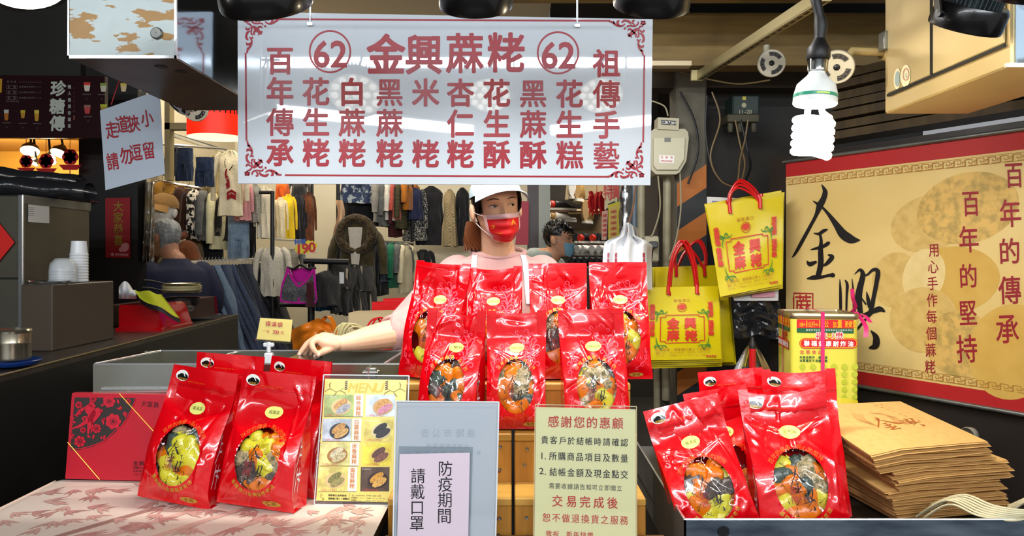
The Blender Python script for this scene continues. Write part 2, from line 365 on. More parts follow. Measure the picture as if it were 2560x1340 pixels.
for x, y in ((775,62),(1443,66)):
    q = MB(); q.tube([P(x,y,SY-.004), P(x,-40,SY-.004)], .0022, CLEAR if 0 else mat('clear_rod','dfe6ea',.1,al=1), 8); q.box(P(x,y-2,SY-.006), (.012,.006,.006), BRIGHT); q.obj('hanging_hook', sign)

# ---------- black spotlights ----------
LENS = mat('led_lens', 'fff6e0', .3, em=2.0); FIN = mat('fin_grey', '5d686a', .4, .7); CAN = mat('can_black', '0d0b0b', .28, sp=.5, coat=.3); LEDD = mat('led_dot', 'fffaf0', .3, em=6)
def spot(px, py, Y, ax, R, lab, power=0, face=True, grp=None):
    c = P(px, py, Y); z = -V(ax).normalized(); rot = z.to_track_quat('Z', 'Y').to_matrix()
    t = T('spotlight', lab, 'lamp', c, grp); g = lambda v: rot @ V(v)+c
    q = MB(); q.lathe([(R,-.006),(R*1.02,.0),(R*1.0,.032),(R*.93,.04),(R*.6,.04)], c, CAN, 40, R=rot); q.lathe([(R*.95,-.004),(R,-.006)], c, CAN, 40, R=rot); q.obj('ring', t)
    q = MB(); n = 36
    q.lathe([(R*.6,.03),(R*.62,.04),(R*.62,.07),(R*.35,.074),(.001,.074)], c, FIN, 36, R=rot)
    for i in range(n):
        a = 2*pi*i/n; q.box(g((R*.68*cos(a), R*.68*sin(a), .055)), (R*.16,.0022,.034), FIN, rot @ Matrix.Rotation(a, 3, 'Z'))
    q.obj('heat_sink', t)
    q = MB(); q.lathe([(.001,-.001),(R*.95,-.001)], c, LENS if power else mat('lens_off','8a8a80',.2), 32, R=rot); 
    if power:
        for i in range(19):
            rr, a = (0,0) if i == 0 else (R*.38, i*pi/3) if i < 7 else (R*.74, i*pi/6)
            q.lathe([(R*.12,-.001),(R*.11,-.006),(.0005,-.008)], g((rr*cos(a), rr*sin(a), 0)), LEDD, 10, R=rot)
    q.obj('lens', t)
    q = MB(); pts = [g((s*R*1.08, 0, .02)) for s in (-1,)]
    for s in (-1,1):
        q.tube([g((s*R*1.0,0,.018)), g((s*R*1.1,0,.018))], .008, CAN, 10)
        a = g((s*R*1.07,0,.018)); q.prism([a+V((-.002,-.009,0)), a+V((.002,-.009,0)), V((a.x+.002*1,c.y-.009,c.z+.17)), V((a.x-.002,c.y-.009,c.z+.17))], (0,.018,0), CAN)
    q.bx(c.x-R*1.08, c.x+R*1.08, c.y-.009, c.y+.009, c.z+.168, c.z+.172, CAN); q.tube([V((c.x,c.y,c.z+.17)), V((c.x,c.y,3.2))], .006, CAN, 8); q.obj('bracket', t)
    q = MB(); q.tube(catmull([tuple(g((0,0,.07))), tuple(g((0,.01,.1))), (c.x+.03,c.y+.02,c.z+.16), (c.x+.02,c.y,c.z+.3)], 6), .0035, BLACK, 8); q.obj('cable', t)
    if power:
        L = lamp('spotlight_glow', 'SPOT', c-z*.015, power, (1,.96,.88), c-z, spot_size=radians(84), spot_blend=1, shadow_soft_size=.045); L.parent = t; L.location = -z*.015
    return t
G = 'black spotlights hanging over the counter'
spot(666, 6, 1.36, (.02,.6,-.8), .083, 'black finned spotlight above the top left corner of the white sign', 5, grp=G)
spot(1190, 8, 1.36, (.0,.6,-.8), .067, 'black finned spotlight above the middle of the white sign', 5, grp=G)
spot(1628, 8, 1.36, (-.02,.6,-.8), .069, 'black finned spotlight above the top right corner of the white sign', 5, grp=G)
spot(65, -38, 1.2, (.35,-.25,-.9), .062, 'lit black spotlight left of the peeling steel box', 1.5, grp=G)
spot(2413, 62, 1.45, (-.12,.52,-.85), .066, 'black finned spotlight in front of the cream cabinet', 14, grp=G)
spot(2590, -20, 1.1, (.1,.5,-.86), .06, 'black spotlight cut off by the top right corner', 0, grp=G)

# ---------- overhead boxes ----------
SS = mat('mirror_steel', 'b8c4d0', .09, 1, bs=2.2, bd=.5)
PEEL = mat('peeling_film', 'acb6b4', .4, .2, nz=(17, '96703a', .54, .56, (1,1,2.6)), bs=12)
bxL = T('overhead_steel_box', 'stainless steel overhead box with peeling yellowed film on its end', 'box', (-.79,1.77,1.85))
q = MB(); q.bx(-.897,-.68,1.5,2.03,1.853,2.4, SS); q.obj('body', bxL, smooth=0)
q = MB(); q.bx(-.895,-.682,1.4965,1.4995,1.856,2.4, PEEL); q.lathe([(.012,0),(.012,.004),(.010,.006),(.001,.006)], (-.718,1.4965,1.90), STEELD, 20, R=Matrix.Rotation(pi/2,3,'X')); q.obj('end_plate', bxL)
q = MB(); q.bx(-.899,-.678,1.4955,1.503,1.850,1.856, BRIGHT); q.bx(-.683,-.6785,1.4955,1.5,1.85,2.4, BRIGHT); q.bx(-.899,-.8955,1.4955,1.5,1.85,2.4, BRIGHT); q.obj('edge_trim', bxL, smooth=0)
q = MB(); q.bx(-.896,-.681,1.501,2.03,1.8495,1.853, mat('underside_metal','6a5e54',.4,.75,nz=(5,'4c423a',.35,.7),bs=8)); q.obj('underside', bxL, smooth=0)
for x, y in ((-.74,1.56),(-.715,1.60)): q = MB(); q.lathe([(.001,-.001),(.013,-.001),(.013,0)], (x,y,1.8495), BLACK, 16); q.obj('cable_hole', bxL)
CAB = mat('cabinet_cream', 'cdb98a', .28, .45, nz=(4, 'bda877', .3, .7))
bxR = T('overhead_cabinet', 'cream metal wall cabinet with two doors above the banner', 'cabinet', (1.12,1.75,1.836))
q = MB(); q.bx(1.013,1.24,1.5,2.01,1.836,2.42, CAB, .004); q.obj('body', bxR, smooth=0)
q = MB(); q.bx(1.02,1.235,1.4965,1.4998,1.84,2.42, mat('worn_blue','9fb4c4',.4,.4,nz=(14,'4d4a3a',.5,.62),bs=10)); q.obj('end_plate', bxR, smooth=0)
for y0, y1, n in ((1.78,1.985,0),(1.515,1.772,1)):
    q = MB(); q.bx(1.007,1.012,y0,y1,1.886,2.41, CAB, .002); d = q.obj('door', bxR, smooth=0)
    if n == 0:
        q = MB(); pl = plane_px((1.0065,1.8,2),(1.0065,1.9,2),(1.0065,1.8,1.9)); pl2 = pl(.003); pl = pl(.001); ST = mat('sticker','d9cfa8',.4)
        q.disc(pl, 2243, 197, 9, 26, ST, 24, .05); q.disc(pl, 2264, 190, 12, 28, ST, 24, .05); q.disc(pl2, 2243, 197, 6, 19, mat('sticker_blue','8d9c98',.5), 24, .05); q.disc(pl2, 2264, 186, 8, 16, mat('sticker_red','b98878',.5), 24, .05,.8); q.ch('%', pl2, 2264, 188, 10, 16, mat('sticker_blue'), 0); q.obj('sticker', d, smooth=0)
q = MB(); q.box((1.004,2.0,2.03), (.012,.03,.05), STEELD, None, .002); q.obj('latch', bxR)
q = MB(); q.bx(1.0,1.242,1.494,1.503,1.832,1.84, BRIGHT); q.bx(1.0055,1.0115,1.772,1.78,1.886,2.41, BLACK); q.bx(1.0055,1.0115,1.515,1.985,1.878,1.884, BLACK);q.obj('edge_trim', bxR, smooth=0)

# ---------- banner ----------
def bp(s, z, off=0): p = B0+BD*s+BN*off; return V((p.x, p.y, z))
bf = plane_px(bp(0,1.0), bp(.8,1.0), bp(0,1.8)); f = bf(.0012); f2 = bf(.0024)
ban = T('fabric_banner', 'beige printed banner with large black brush characters and red slogans', 'banner', bp(.45,1.0))
BCR = mat('banner_cream', 'd8c184', .55, nz=(1.6, 'cfae62', .35, .7), sp=.3)
BM = MB(); zt, zb = 1.806, 1.004; W_ = 1.15
BM.prism([bp(0,zb), bp(W_,zb), bp(W_,zt), bp(0,zt)], -BN*.003, BCR); BM.obj('cloth', ban, smooth=0)
q = MB(); BR = mat('banner_red', 'a91518', .55)
for z0, z1 in ((zt-.052,zt),(zb,zb+.045)):
    q = MB(); q.poly([bp(0,z0,.0008), bp(W_,z0,.0008), bp(W_,z1,.0008), bp(0,z1,.0008)], BR); q.obj('red_border', ban, smooth=0)
q = MB(); FR = mat('fret', 'a8742c', .6)
for z0 in (zt-.084, zb+.052):
    for zz in (0,.024): q.poly([bp(0,z0+zz,.0009), bp(W_,z0+zz,.0009), bp(W_,z0+zz+.0014,.0009), bp(0,z0+zz+.0014,.0009)], FR)
    n = int(W_/.034)
    for i in range(n):
        fn = lambda x, y, s0=i*.034, z0=z0: bp(s0+x*.0034, z0+.003+(6-y)*.003, .001)
        for pts in ([(0,6),(0,0),(6,0),(6,4),(3,4),(3,2)], [(9.5,0),(9.5,6),(3,6)], [(9.5,2),(7.5,2),(7.5,4.2)]):
            for a, c in zip(pts, pts[1:]): q.ribbon(fn, [a+(.55,), c+(.55,)], FR, 1, False)
q.obj('fret_border', ban, kind='stuff', smooth=0)
for k_ in (0,1): q = MB(); logo(q, lambda x, y: f2(x, y), 1980, 461, 1/2.914, mat('banner_ink','0c0b10',.5), parts=(k_,), sub=6); q.obj('brush_character', ban, smooth=0)
RDK = mat('banner_darkred', '8e1422', .55)
for c, x, y, w_, h_ in (('百',2535,437,48,66),('年',2526,533,56,72),('的',2524,628,56,66),('傳',2524,725,58,72),('承',2518,822,60,76),('百',2427,508,46,66),('年',2422,598,52,68),('的',2421,690,48,62),('堅',2420,782,46,66),('持',2417,872,54,72)): q = MB(); q.ch(c, f, x, y, w_, h_*1.04, RDK, .012, -.05); q.obj('red_character', ban, smooth=0)
for i, c in enumerate('用心手作每個蔴粩'): q = MB(); q.ch(c, f, 2334-i*1.2, 625+i*41.7, 28, 36, RDK, .008, -.05); q.obj('small_character', ban, smooth=0)
q = MB()
q.ribbon(f, [(1984,748,4),(1984,733,4),(2032,734,4),(2032,790,4),(1984,788,4),(1984,746,4)], SEAL, 1, False); q.ch('蔴', f, 2008, 762, 44, 54, SEAL, .012); q.obj('red_seal', ban, smooth=0)
# printed food photograph: flat blobs of the print, only their outlines are faint
q = MB(); r = rnd(8)
def blob(cx, cy, rx, ry, a, m, off): q = MB(); q.disc(bf(off), cx, cy, rx, ry, m, 36, a); q.obj('printed_food', ban, smooth=0)
C1 = mat('print_a','cfa95c',.55,nz=(38,'a98f4c',.42,.62)); C2 = mat('print_b','dcc78c',.55,nz=(20,'d0b878',.3,.7)); C3 = mat('print_c','cba652',.55,nz=(14,'c29a42',.3,.7)); C4 = mat('print_d','cdae66',.55,nz=(30,'bd9d56',.4,.65))
blob(2320,560,95,70,-.3,C4,.0003); blob(2420,520,130,88,-.25,C1,.0004); blob(2240,700,60,70,.2,C4,.0004); blob(2380,700,120,84,-.1,C3,.0006); blob(2310,690,52,70,.3,C2,.0007); blob(2310,800,86,82,.1,C4,.0008); blob(2400,860,90,82,.3,C1,.0009); blob(2530,880,110,120,.2,C3,.001)
q = MB(); q.tube([bp(-.01,zt+.006,.004), bp(W_,zt+.006,.004)], .007, STEELD, 10); q.obj('top_rod', ban); q = MB(); q.tube([bp(-.01,zb-.006,.004), bp(W_,zb-.006,.004)], .007, STEELD, 10); q.obj('bottom_rod', ban)

# ---------- table, case, stands, tray ----------
TZ = .878
CL = mat('tablecloth', 'e9d6c6', .35, sp=.4)
tb = T('counter_table', 'front counter under a pink and cream bamboo patterned tablecloth', 'table', (-.6,1.6,0))
q = MB(); q.bx(-1.16,-.29,1.15,1.885,.84,.868, DARKW); 
for x in (-1.1,-.4):
    for y in (1.2,1.85): q.bx(x-.02,x+.02,y-.02,y+.02,0,.84, STEELD)
q.obj('table_frame', tb, smooth=0)
cl = T('tablecloth', 'pale pink tablecloth printed with bamboo leaves and stems', 'tablecloth', (-.7,1.5,.87))
q = MB()
def cloth(u, v):
    x, y = -1.165+.88*u, 1.15+.74*v; return V((x, y, TZ+.0012*noise.noise(V((x*6,y*6,0)))-(.004 if u > .995 or u < .005 else 0)))
q.grid(cloth, 60, 50, CL)
q.add([(-1.165,1.15,TZ),(-1.165,1.89,TZ),(-1.17,1.89,.6),(-1.17,1.15,.6)], [(0,1,2,3)], CL); q.add([(-1.165,1.15,TZ),(-.285,1.15,TZ),(-.285,1.15,.5),(-1.165,1.15,.5)], [(0,1,2,3)], CL); q.obj('cloth_sheet', cl)
q = MB(); r = rnd(11); LM = mat('cloth_leaf','d5a69a',.4); LS = mat('cloth_stem','ddb5a8',.4); LD = mat('cloth_leaf_dark','c58f86',.4)
def tf(off): return lambda x, y: V((x, y, cloth((x+1.165)/.88, (y-1.15)/.74).z+off))
for i in range(11):
    x0 = -1.3+i*.115+r.random()*.03; dx = .5; pts = [(x0,1.2,.02),(x0+dx*.35,1.45,.02),(x0+dx*.7,1.7,.018),(x0+dx,1.88,.018)]
    if x0 < -1.14: pts = [(x+(-1.14-x0), y, w_) for x, y, w_ in pts]
    for (a, c) in zip(pts, pts[1:]):
        if c[0] > -.3: continue
        q.ribbon(tf(.0009), [a, ((a[0]+c[0])/2,(a[1]+c[1])/2,a[2]), (c[0]-.004,c[1]-.006,c[2])], LS, 6, True)
for i in range(150):
    x, y = -1.13+r.random()*.82, 1.3+r.random()*.56; a0 = r.uniform(-2.6,-.4)
    for k in range(r.choice((3,4,5))):
        a = a0+k*.38; L = r.uniform(.03,.055); ex, ey = x+L*cos(a), y+L*sin(a)
        if not (-1.155 < ex < -.3 and 1.2 < ey < 1.88): continue
        q.ribbon(tf(.0014), [(x,y,.001),(x+.5*L*cos(a),y+.5*L*sin(a),.008),(ex,ey,.0008)], LM if i % 3 else LD, 3)
q.obj('leaf_print', cl, smooth=0)
# stainless display case with dividers
cs = T('display_case', 'open stainless steel display case divided into bins', 'case', (-.6,2.05,.95)); RZ = 1.169
q = MB(); q.bx(-1.085,-.282,1.915,1.923,.9,RZ, STEEL); q.obj('front_panel', cs, smooth=0)
q = MB(); q.bx(-1.085,-.282,2.185,2.192,.9,RZ, STEEL); q.obj('back_panel', cs, smooth=0)
for x0, x1, nm in ((-1.081,-1.036,'side_panel'),):
    q = MB(); q.prism([(x0,1.92,.9),(x0,1.92,RZ),(x1,2.19,RZ),(x1,2.19,.9)], (.006,0,0), STEEL); q.obj(nm, cs, smooth=0)
for xf, xb in ((-.832,-.815),(-.58,-.54),(-.337,-.325)):
    q = MB(); q.prism([(xf,1.923,.9),(xf,1.923,RZ-.004),(xb,2.185,RZ-.004),(xb,2.185,.9)], (.004,0,0), STEEL); q.obj('divider', cs, smooth=0)
q = MB()
for a, c in (((-1.083,1.919,RZ),(-.282,1.919,RZ)),((-1.04,2.188,RZ),(-.282,2.188,RZ)),((-1.083,1.919,RZ),(-1.04,2.188,RZ)),((-.83,1.925,RZ-.003),(-.815,2.185,RZ-.003)),((-.578,1.925,RZ-.003),(-.54,2.185,RZ-.003)),((-.337,1.925,RZ-.003),(-.325,2.185,RZ-.003))): q.tube([a, c], .0035, BRIGHT, 8)
q.obj('rim', cs)
q = MB(); q.bx(-1.085,-.282,1.92,2.19,.9,.91, STEELD); q.obj('bottom_panel', cs, smooth=0)
q = MB(); q.bx(-1.05,-.8,1.909,1.915,1.085,1.092, BRIGHT); q.bx(-1.05,-1.043,1.909,1.915,.93,1.09, BRIGHT); q.bx(-.81,-.803,1.909,1.915,.93,1.09, BRIGHT); q.bx(-1.06,-.8,1.908,1.913,1.105,1.11, BRIGHT)
q.bx(-1.043,-.81,1.911,1.915,.93,1.085, mat('case_window','30373a',.08,.2)); q.obj('window_frame', cs, smooth=0)
for x in (-.775,-.365):
    q = MB(); q.bx(x-.014,x+.014,1.906,1.915,1.135,1.16, STEELD, .002); q.tube([(x-.004,1.904,1.128),(x-.004,1.904,1.163)], .003, BRIGHT, 8); q.tube([(x-.02,1.904,1.15),(x+.02,1.904,1.15)], .0025, BRIGHT, 8); q.obj('latch', cs)
# brown legs / base under the case (hidden behind the table) keep it off the ground
q = MB(); q.bx(-1.07,-.3,1.93,2.17,0,.9, DARKW); q.obj('base', cs, smooth=0)
# stepped wooden stands
PINE = mat('pine', 'c08a38', .38, nz=(5, 'a06c22', .35, .7, (7,7,1)), bs=18, sp=.45, coat=.15); PINEL = mat('pine_top', 'cfa24c', .38, nz=(5, 'b88a38', .35, .7, (1,7,7)), bs=18, coat=.15); KNOT = mat('knot', '7a3d12', .5)
for x0, x1, lab in ((-.272,-.001,'yellow pine stepped display stand under the middle pouches'), (.006,.293,'yellow pine stepped display stand behind the yellow notice')):
    t = T('stepped_stand', lab, 'display stand', ((x0+x1)/2,1.75,0), 'stepped pine display stands')
    for k, (y0, y1, z0, z1) in enumerate(((1.62,1.734,.45,.92),(1.734,1.83,.45,1.034),(1.83,1.96,.45,1.135))):
        ex = 0
        for nm, c in (('riser', (x0-ex, x1+ex, y0, y0+.02, z0, z1-.0185)), ('tread', (x0-ex, x1+ex, y0-.002, y1+(.0 if k == 2 else .002), z1-.018, z1))):
            q = MB(); q.bx(*c, PINE if nm == 'riser' else PINEL, .0025); q.obj(nm, t, smooth=0)
    for sx in (x0+.001, x1-.02):
        q = MB(); q.prism([(sx,1.641,0),(sx,1.641,.9),(sx,1.755,.9),(sx,1.755,1.014),(sx,1.851,1.014),(sx,1.851,1.115),(sx,1.958,1.115),(sx,1.958,0)], (.018,0,0), PINE); q.obj('side_board', t, smooth=0)
    r = rnd(int(x0*100)+50); cxs = [x0+.026, x1-.026]
    for (yy, zs) in ((1.6185,(.88,.84,.79)),(1.7325,(1.0,.955))):
        for x in sorted(set(cxs)):
            for z in zs:
                q = MB(); c = (x+r.uniform(-.004,.004), yy, z+r.uniform(-.006,.006)); R_ = Matrix.Rotation(pi/2,3,'X')
                q.lathe([(.004,0),(.0036,.001),(.0012,.0006),(.0003,.0002)], c, STEELD, 12, R=R_); q.obj('screw', t)
    for (x, y, z) in ((x1-.03,1.6188,.875),(x0+.06,1.7335,1.01),(x1-.03,1.7335,.945)):
        q = MB(); q.disc(lambda a, c, x=x, y=y, z=z: V((x+a, y-.0006, z+c)), 0, 0, .005, .0035, KNOT, 12); q.obj('knot', t, smooth=0)
# right hand steel tray
tr = T('steel_tray', 'wide stainless steel tray holding pouches and kraft bags', 'tray', (.78,1.95,.8))
TB = mat('tray_steel', '76838f', .35, .5, nz=(6, '3c4654', .35, .7, (1,1,4)), bs=14, bd=.15)
q = MB(); q.bx(.372,1.19,1.6,1.606,.74,.879, TB); q.obj('front_panel', tr, smooth=0)
q = MB(); q.prism([(.372,1.6,.74),(.372,1.6,.879),(.385,2.54,.879),(.385,2.54,.74)], (.005,0,0), STEELD); q.obj('side_panel', tr, smooth=0)
q = MB(); q.bx(.377,1.19,1.606,2.54,.79,.797, mat('tray_floor','2e2a26',.35,.5)); q.obj('bottom_panel', tr, smooth=0)
q = MB(); q.tube([(.374,1.603,.879),(1.19,1.603,.879)], .003, BRIGHT, 8); q.tube([(.374,1.603,.879),(.387,2.54,.879)], .003, BRIGHT, 8); q.obj('rim', tr)
q = MB(); q.lathe([(.0001,0),(.0105,0),(.012,-.002),(.013,.0)], (.457,1.5985,.854), BLACK, 20, R=Matrix.Rotation(pi/2,3,'X')); q.obj('drain_hole', tr)
q = MB(); q.bx(.41,1.15,1.64,2.5,0,.74, mat('tray_base','1b1a19',.5)); q.obj('base', tr, smooth=0)

# ---------- red foil pouches ----------
def sst(a, b, x): t = max(0, min(1, (x-a)/(b-a))); return t*t*(3-2*t)
WFILM = film('window_film', 'ffffff', .93, .07)
CAND = {'orange': mat('wrap_orange','ee7d0a',.25,0,60,.35,sp=.5), 'yellow': mat('wrap_yellow','e9df3c',.25,0,60,.35,sp=.5), 'green grey': mat('wrap_green','4d5c52',.25,0,60,.35,sp=.5),
        'clear beige': mat('wrap_beige','c9b48c',.22,0,60,.4,nz=(140,'7f7a58',.45,.6),sp=.5), 'clear dark': mat('wrap_dark','5d4f4a',.22,0,60,.4,nz=(150,'aaa08c',.55,.68),sp=.5)}
SCRIPT = mat('white_script', 'eceaf2', .35)
BADGE = mat('gold_badge', 'c9963c', .35, .2); ORP = mat('orange_print', 'ef5a1c', .35)
candy_mesh = {}
def candy(kind, M, label, group, seed):
    k = (kind, seed % 3)
    if k not in candy_mesh:
        r = rnd(seed); q = MB(); a, b_, c = .024, .010, .017
        def fn(u, v):
            x = (v-.5)*2; an = 2*pi*u; ends = max(0, abs(x)-.72)/.28; body = (1-min(1, abs(x)/.84)**6)**.5 if abs(x) < .84 else 0
            y = cos(an)*(b_*body+.0008)*(1+.12*sin(3*an+seed)); z = sin(an)*(c*body+.006*ends+.003)*(1+.1*cos(2*an))
            y += .0025*ends*sin(9*z*100); n = noise.noise(V((x*2+seed, cos(an)*1.5, sin(an)*1.5)))*.003*body
            return V((x*a*1.25, y*(1+n*60), z*(1+n*60)))
        q.grid(fn, 14, 14, CAND[kind], cu=True)
        dk = mat('wrap_print','3a2f22',.4)
        g = lambda x, y: V((x, -b_*sqrt(max(0,1-(y/c)**2))*1.02-.0012, -y))
        for st in JIN[:2]+JIN[3:5]+JIN[8:9]: q.ribbon(g, [((a_-300)*.000024, (b2-400)*.000024, w_*.00003) for a_, b2, w_ in st], dk, 2)
        candy_mesh[k] = q.obj('wrapped_sesame_cake', label=label, cat='sweet', group=group, loc=(0,0,0), smooth=30); o = candy_mesh[k]
    else: o = dup(candy_mesh[k], label=label, group=group)
    o.matrix_world = M; return o

def pouch(loc, yaw, pitch, roll, w_, h, typ, seed, label, group, mix, nc=17, D0=.036, detail=1, side=1, dip=.0, vfold=1, winv=.36):
    r = rnd(seed); t = T('red_foil_pouch', label, 'pouch', loc, group, (pitch, roll, yaw))
    M = Matrix.Translation(V(loc)) @ t.rotation_euler.to_matrix().to_4x4()
    cr = []
    for i in range(26): cr.append((r.uniform(-1,1), r.uniform(.06,.95), r.uniform(0,pi), r.choice((-1,1))*r.uniform(.0015,.0042), r.uniform(.022,.065), r.uniform(.15,.5)))
    o1, o2 = r.uniform(0,9), r.uniform(-.12,.12); top = .84 if typ == 'A' else .9
    def Dv(v): return D0*(1-sst(.30,top,v))*(1-.25*sst(.12,0,v))+.0012
    def wv(v): return w_/2*(1+.05*sst(.14,0,v)-.045*sst(.0,.3,v)+.045*sst(.5,.9,v))
    def fr(u, v):
        x = u*wv(v); z = h*v; e = 1-u*u
        bul = .016*e**.8*sst(0,.18,v)*sst(.80,.42,v)
        y = -Dv(v)-bul
        if vfold: y += .010*e*sst(-.015,.02, v-(.56+o2+.13*abs(u)))*sst(.9,.75,v)
        y += .007*sin(2.4*u+o1)*sst(.72,1,v)+.004*noise.noise(V((u*1.6+seed, v*2.6, 1.7)))*sst(.02,.12,v)
        for a, b_, an, am, s_, L in cr:
            du, dv = u-a, (v-b_)*1.7; p = du*cos(an)+dv*sin(an); d = -du*sin(an)+dv*cos(an)
            y += am*exp(-(d/s_)**2)*exp(-(p/L)**2)*sst(0,.06,v)*sst(1,.94,v)*sst(1.0,.86,abs(u))
        z -= dip*e*sst(.7,1,v)
        return V((x, y, z))
    def bk(u, v): x = u*wv(v); return V((x, Dv(v)+.010*(1-u*u)*sst(0,.2,v)*sst(.8,.4,v)+.007*sin(2.4*u+o1)*sst(.72,1,v), h*v-dip*(1-u*u)*sst(.7,1,v)))
    def sd(sg): 
        def f_(s_, v):   # s 0 front edge .. 1 back edge
            a, b_ = fr(sg, v), bk(sg, v); p = a.lerp(b_, s_); p.x -= sg*(.55*(D0-Dv(v))+.004)*(1-abs(2*s_-1)); return p
        return f_
    NU, NV = (56, 84) if detail else (24, 36); rx, ry = .62, .225; cvx, cvy = -.0, winv
    def warp(u, v):
        du, dv = (u-cvx)/rx, (v-cvy)/ry; q_ = sqrt(du*du+dv*dv)
        if abs(q_-1) < .075: du /= q_; dv /= q_; return cvx+du*rx, cvy+dv*ry
        return u, v
    inw = lambda u, v: (((u*2-1)-cvx)/rx)**2+((v-cvy)/ry)**2 < 1
    q = MB(); q.grid(lambda u, v: fr(*warp(u*2-1, v)), NU, NV, RED, mf=lambda u, v: None if inw(u, v) else RED)
    q.grid(lambda u, v: bk(1-u*2, v), 16, 24, RED)
    q.grid(lambda u, v: sd(1)(u, v), 6, 30, RED); q.grid(lambda u, v: sd(-1)(1-u, v), 6, 30, RED)
    q.grid(lambda u, v: fr(u*2-1, 0).lerp(bk(u*2-1, 0), v)+V((0,0,.006*sin(pi*v))), 12, 4, RED)
    body = q.obj('foil_body', t, local=True, smooth=60)
    q = MB(); q.grid(lambda u, v: fr(*warp(u*2-1, v))+V((0,-.0001,0)), NU, NV, WFILM, mf=lambda u, v: WFILM if inw(u, v) else None); q.obj('clear_window', t, local=True, smooth=60)
    def sf(off): return lambda x, y: fr(x, y)+V((0,-off,0))         # x -1..1, y 0..1 upwards
    asp = 2*h/w_                                                  # make u and v isotropic: u unit = w/2
    def art(off): return lambda x, y: fr(x, y/asp)+V((0,-off,0))   # x, y in half widths
    q = MB()
    g = lambda x, y: art(.0009)(x, -y)
    cy = winv*asp                                                 # window centre in half widths
    # gold words in an arc over and under the window
    for i, c in enumerate('百年的傳承・用心的堅持'[:11] if typ == 'A' else '百年的傳承・百年的'):
        n = 11 if typ == 'A' else 9; a = pi/2+.85-(1.7*i/(n-1)); q.ch(c, g, .78*cos(a), -(cy+.90*ry/.225*.225*asp*1.16*sin(a)), .13, .13, GOLD if typ == 'B' else ORP, .01, pi/2-a)
    if typ == 'A':
        for i, c in enumerate('基隆廟口金興蔴粩老店'): a = -pi/2-.8+1.6*i/9; q.ch(c, g, .74*cos(a), -(cy+ry*asp*1.13*sin(a)), .12, .12, GOLD, .01, -pi/2-a)
    q.obj('gold_lettering', t, local=True, smooth=0)
    lo = lambda x, y: art(.0016)(x, -y)
    q = MB(); logo(q, lo, -.28, -(cy+.36), .00078, INK, sub=3); 
    q.ribbon(lo, [(-.28,-(cy-.06),.014),(-.10,-(cy-.06),.014),(-.10,-(cy-.40),.014),(-.28,-(cy-.40),.014),(-.28,-(cy-.05),.014)], SEAL, 1, False)
    q.ch('蔴', lo, -.19, -(cy-.15), .15, .15, SEAL); q.ch('粩', lo, -.19, -(cy-.31), .15, .15, SEAL); q.obj('brush_logo', t, local=True, smooth=0)
    q = MB(); ty = cy+ry*asp+.36+r.uniform(-.02,.03); tx_ = .02+r.uniform(-.08,.08); q.disc(lambda x, y: art(.0016)(x, -y), tx_, -ty, .25, .155, PALEY, 24, -.05)
    for i, c in enumerate('福滿袋' if typ == 'A' else '白蔴花生粩'): q.ch(c, lambda x, y: art(.0022)(x, -y), tx_+(i-(1 if typ == 'A' else 2))*(.105 if typ == 'A' else .085), -ty, .1, .1, mat('sticker_ink','5c6a2a',.5)); 
    q.obj('oval_sticker', t, local=True, smooth=0)
    q = MB(); q.disc(g, .45, -.16, .24, .075, BADGE, 20)
    for i, c in enumerate('金興'): q.ch(c, lambda x, y: art(.0014)(x, -y), .38+.14*i, -.16, .12, .12, mat('badge_ink','7c5a14',.5))
    q.obj('gold_badge', t, local=True, smooth=0)
    if typ == 'A':
        q = MB(); ey = asp*.925; q.disc(lambda x, y: art(.001)(x, -y), -.66, -ey, .20, .145, mat('emblem_white','eef0ea',.2), 24); q.disc(lambda x, y: art(.0014)(x, -y), -.64, -ey+.03, .17, .09, mat('emblem_black','101512',.2), 24)
        q.ribbon(lambda x, y: art(.0018)(x, -y), [(-.78,-ey-.02,.02),(-.66,-ey-.09,.035),(-.56,-ey+.02,.02)], mat('emblem_white'), 3)
        q.text('基隆廟口', lambda x, y: art(.0018)(x, -y), -.74, -ey+.085, -.54, -ey+.085, .07, .07, GOLD)
        q.text('www.kijinxing.com.tw', g, -.42, -ey+.12, .12, -ey+.12, .06, .06, ORP, .01); q.obj('header_emblem', t, local=True, smooth=0)
        q = MB(); 
        for k in (0,1): q.grid(lambda u, v, k=k: fr(u*1.96-.98, top+.018-.012*k+.0035*v)+V((0,-.0012*sin(pi*v)-.0006,0)), 40, 2, REDIN)
        q.obj('zip_seal', t, local=True, smooth=60)
    else:
        q = MB(); X0, Y0 = .33, cy+ry*asp+.02
        def st(pts): q.ribbon(lambda x, y: art(.0008)(x, y), pts, PINK, 4)
        st([(.42,Y0-.15,.02),(.50,Y0+.2,.045),(.40,Y0+.55,.05),(.25,Y0+.8,.03),(.12,Y0+1.0,.01)]); st([(.50,Y0+.25,.04),(.62,Y0+.5,.03),(.66,Y0+.75,.01)])
        st([(.42,Y0+.5,.03),(.2,Y0+.55,.035),(.0,Y0+.72,.03),(-.2,Y0+.86,.02),(-.36,Y0+.83,.008)])
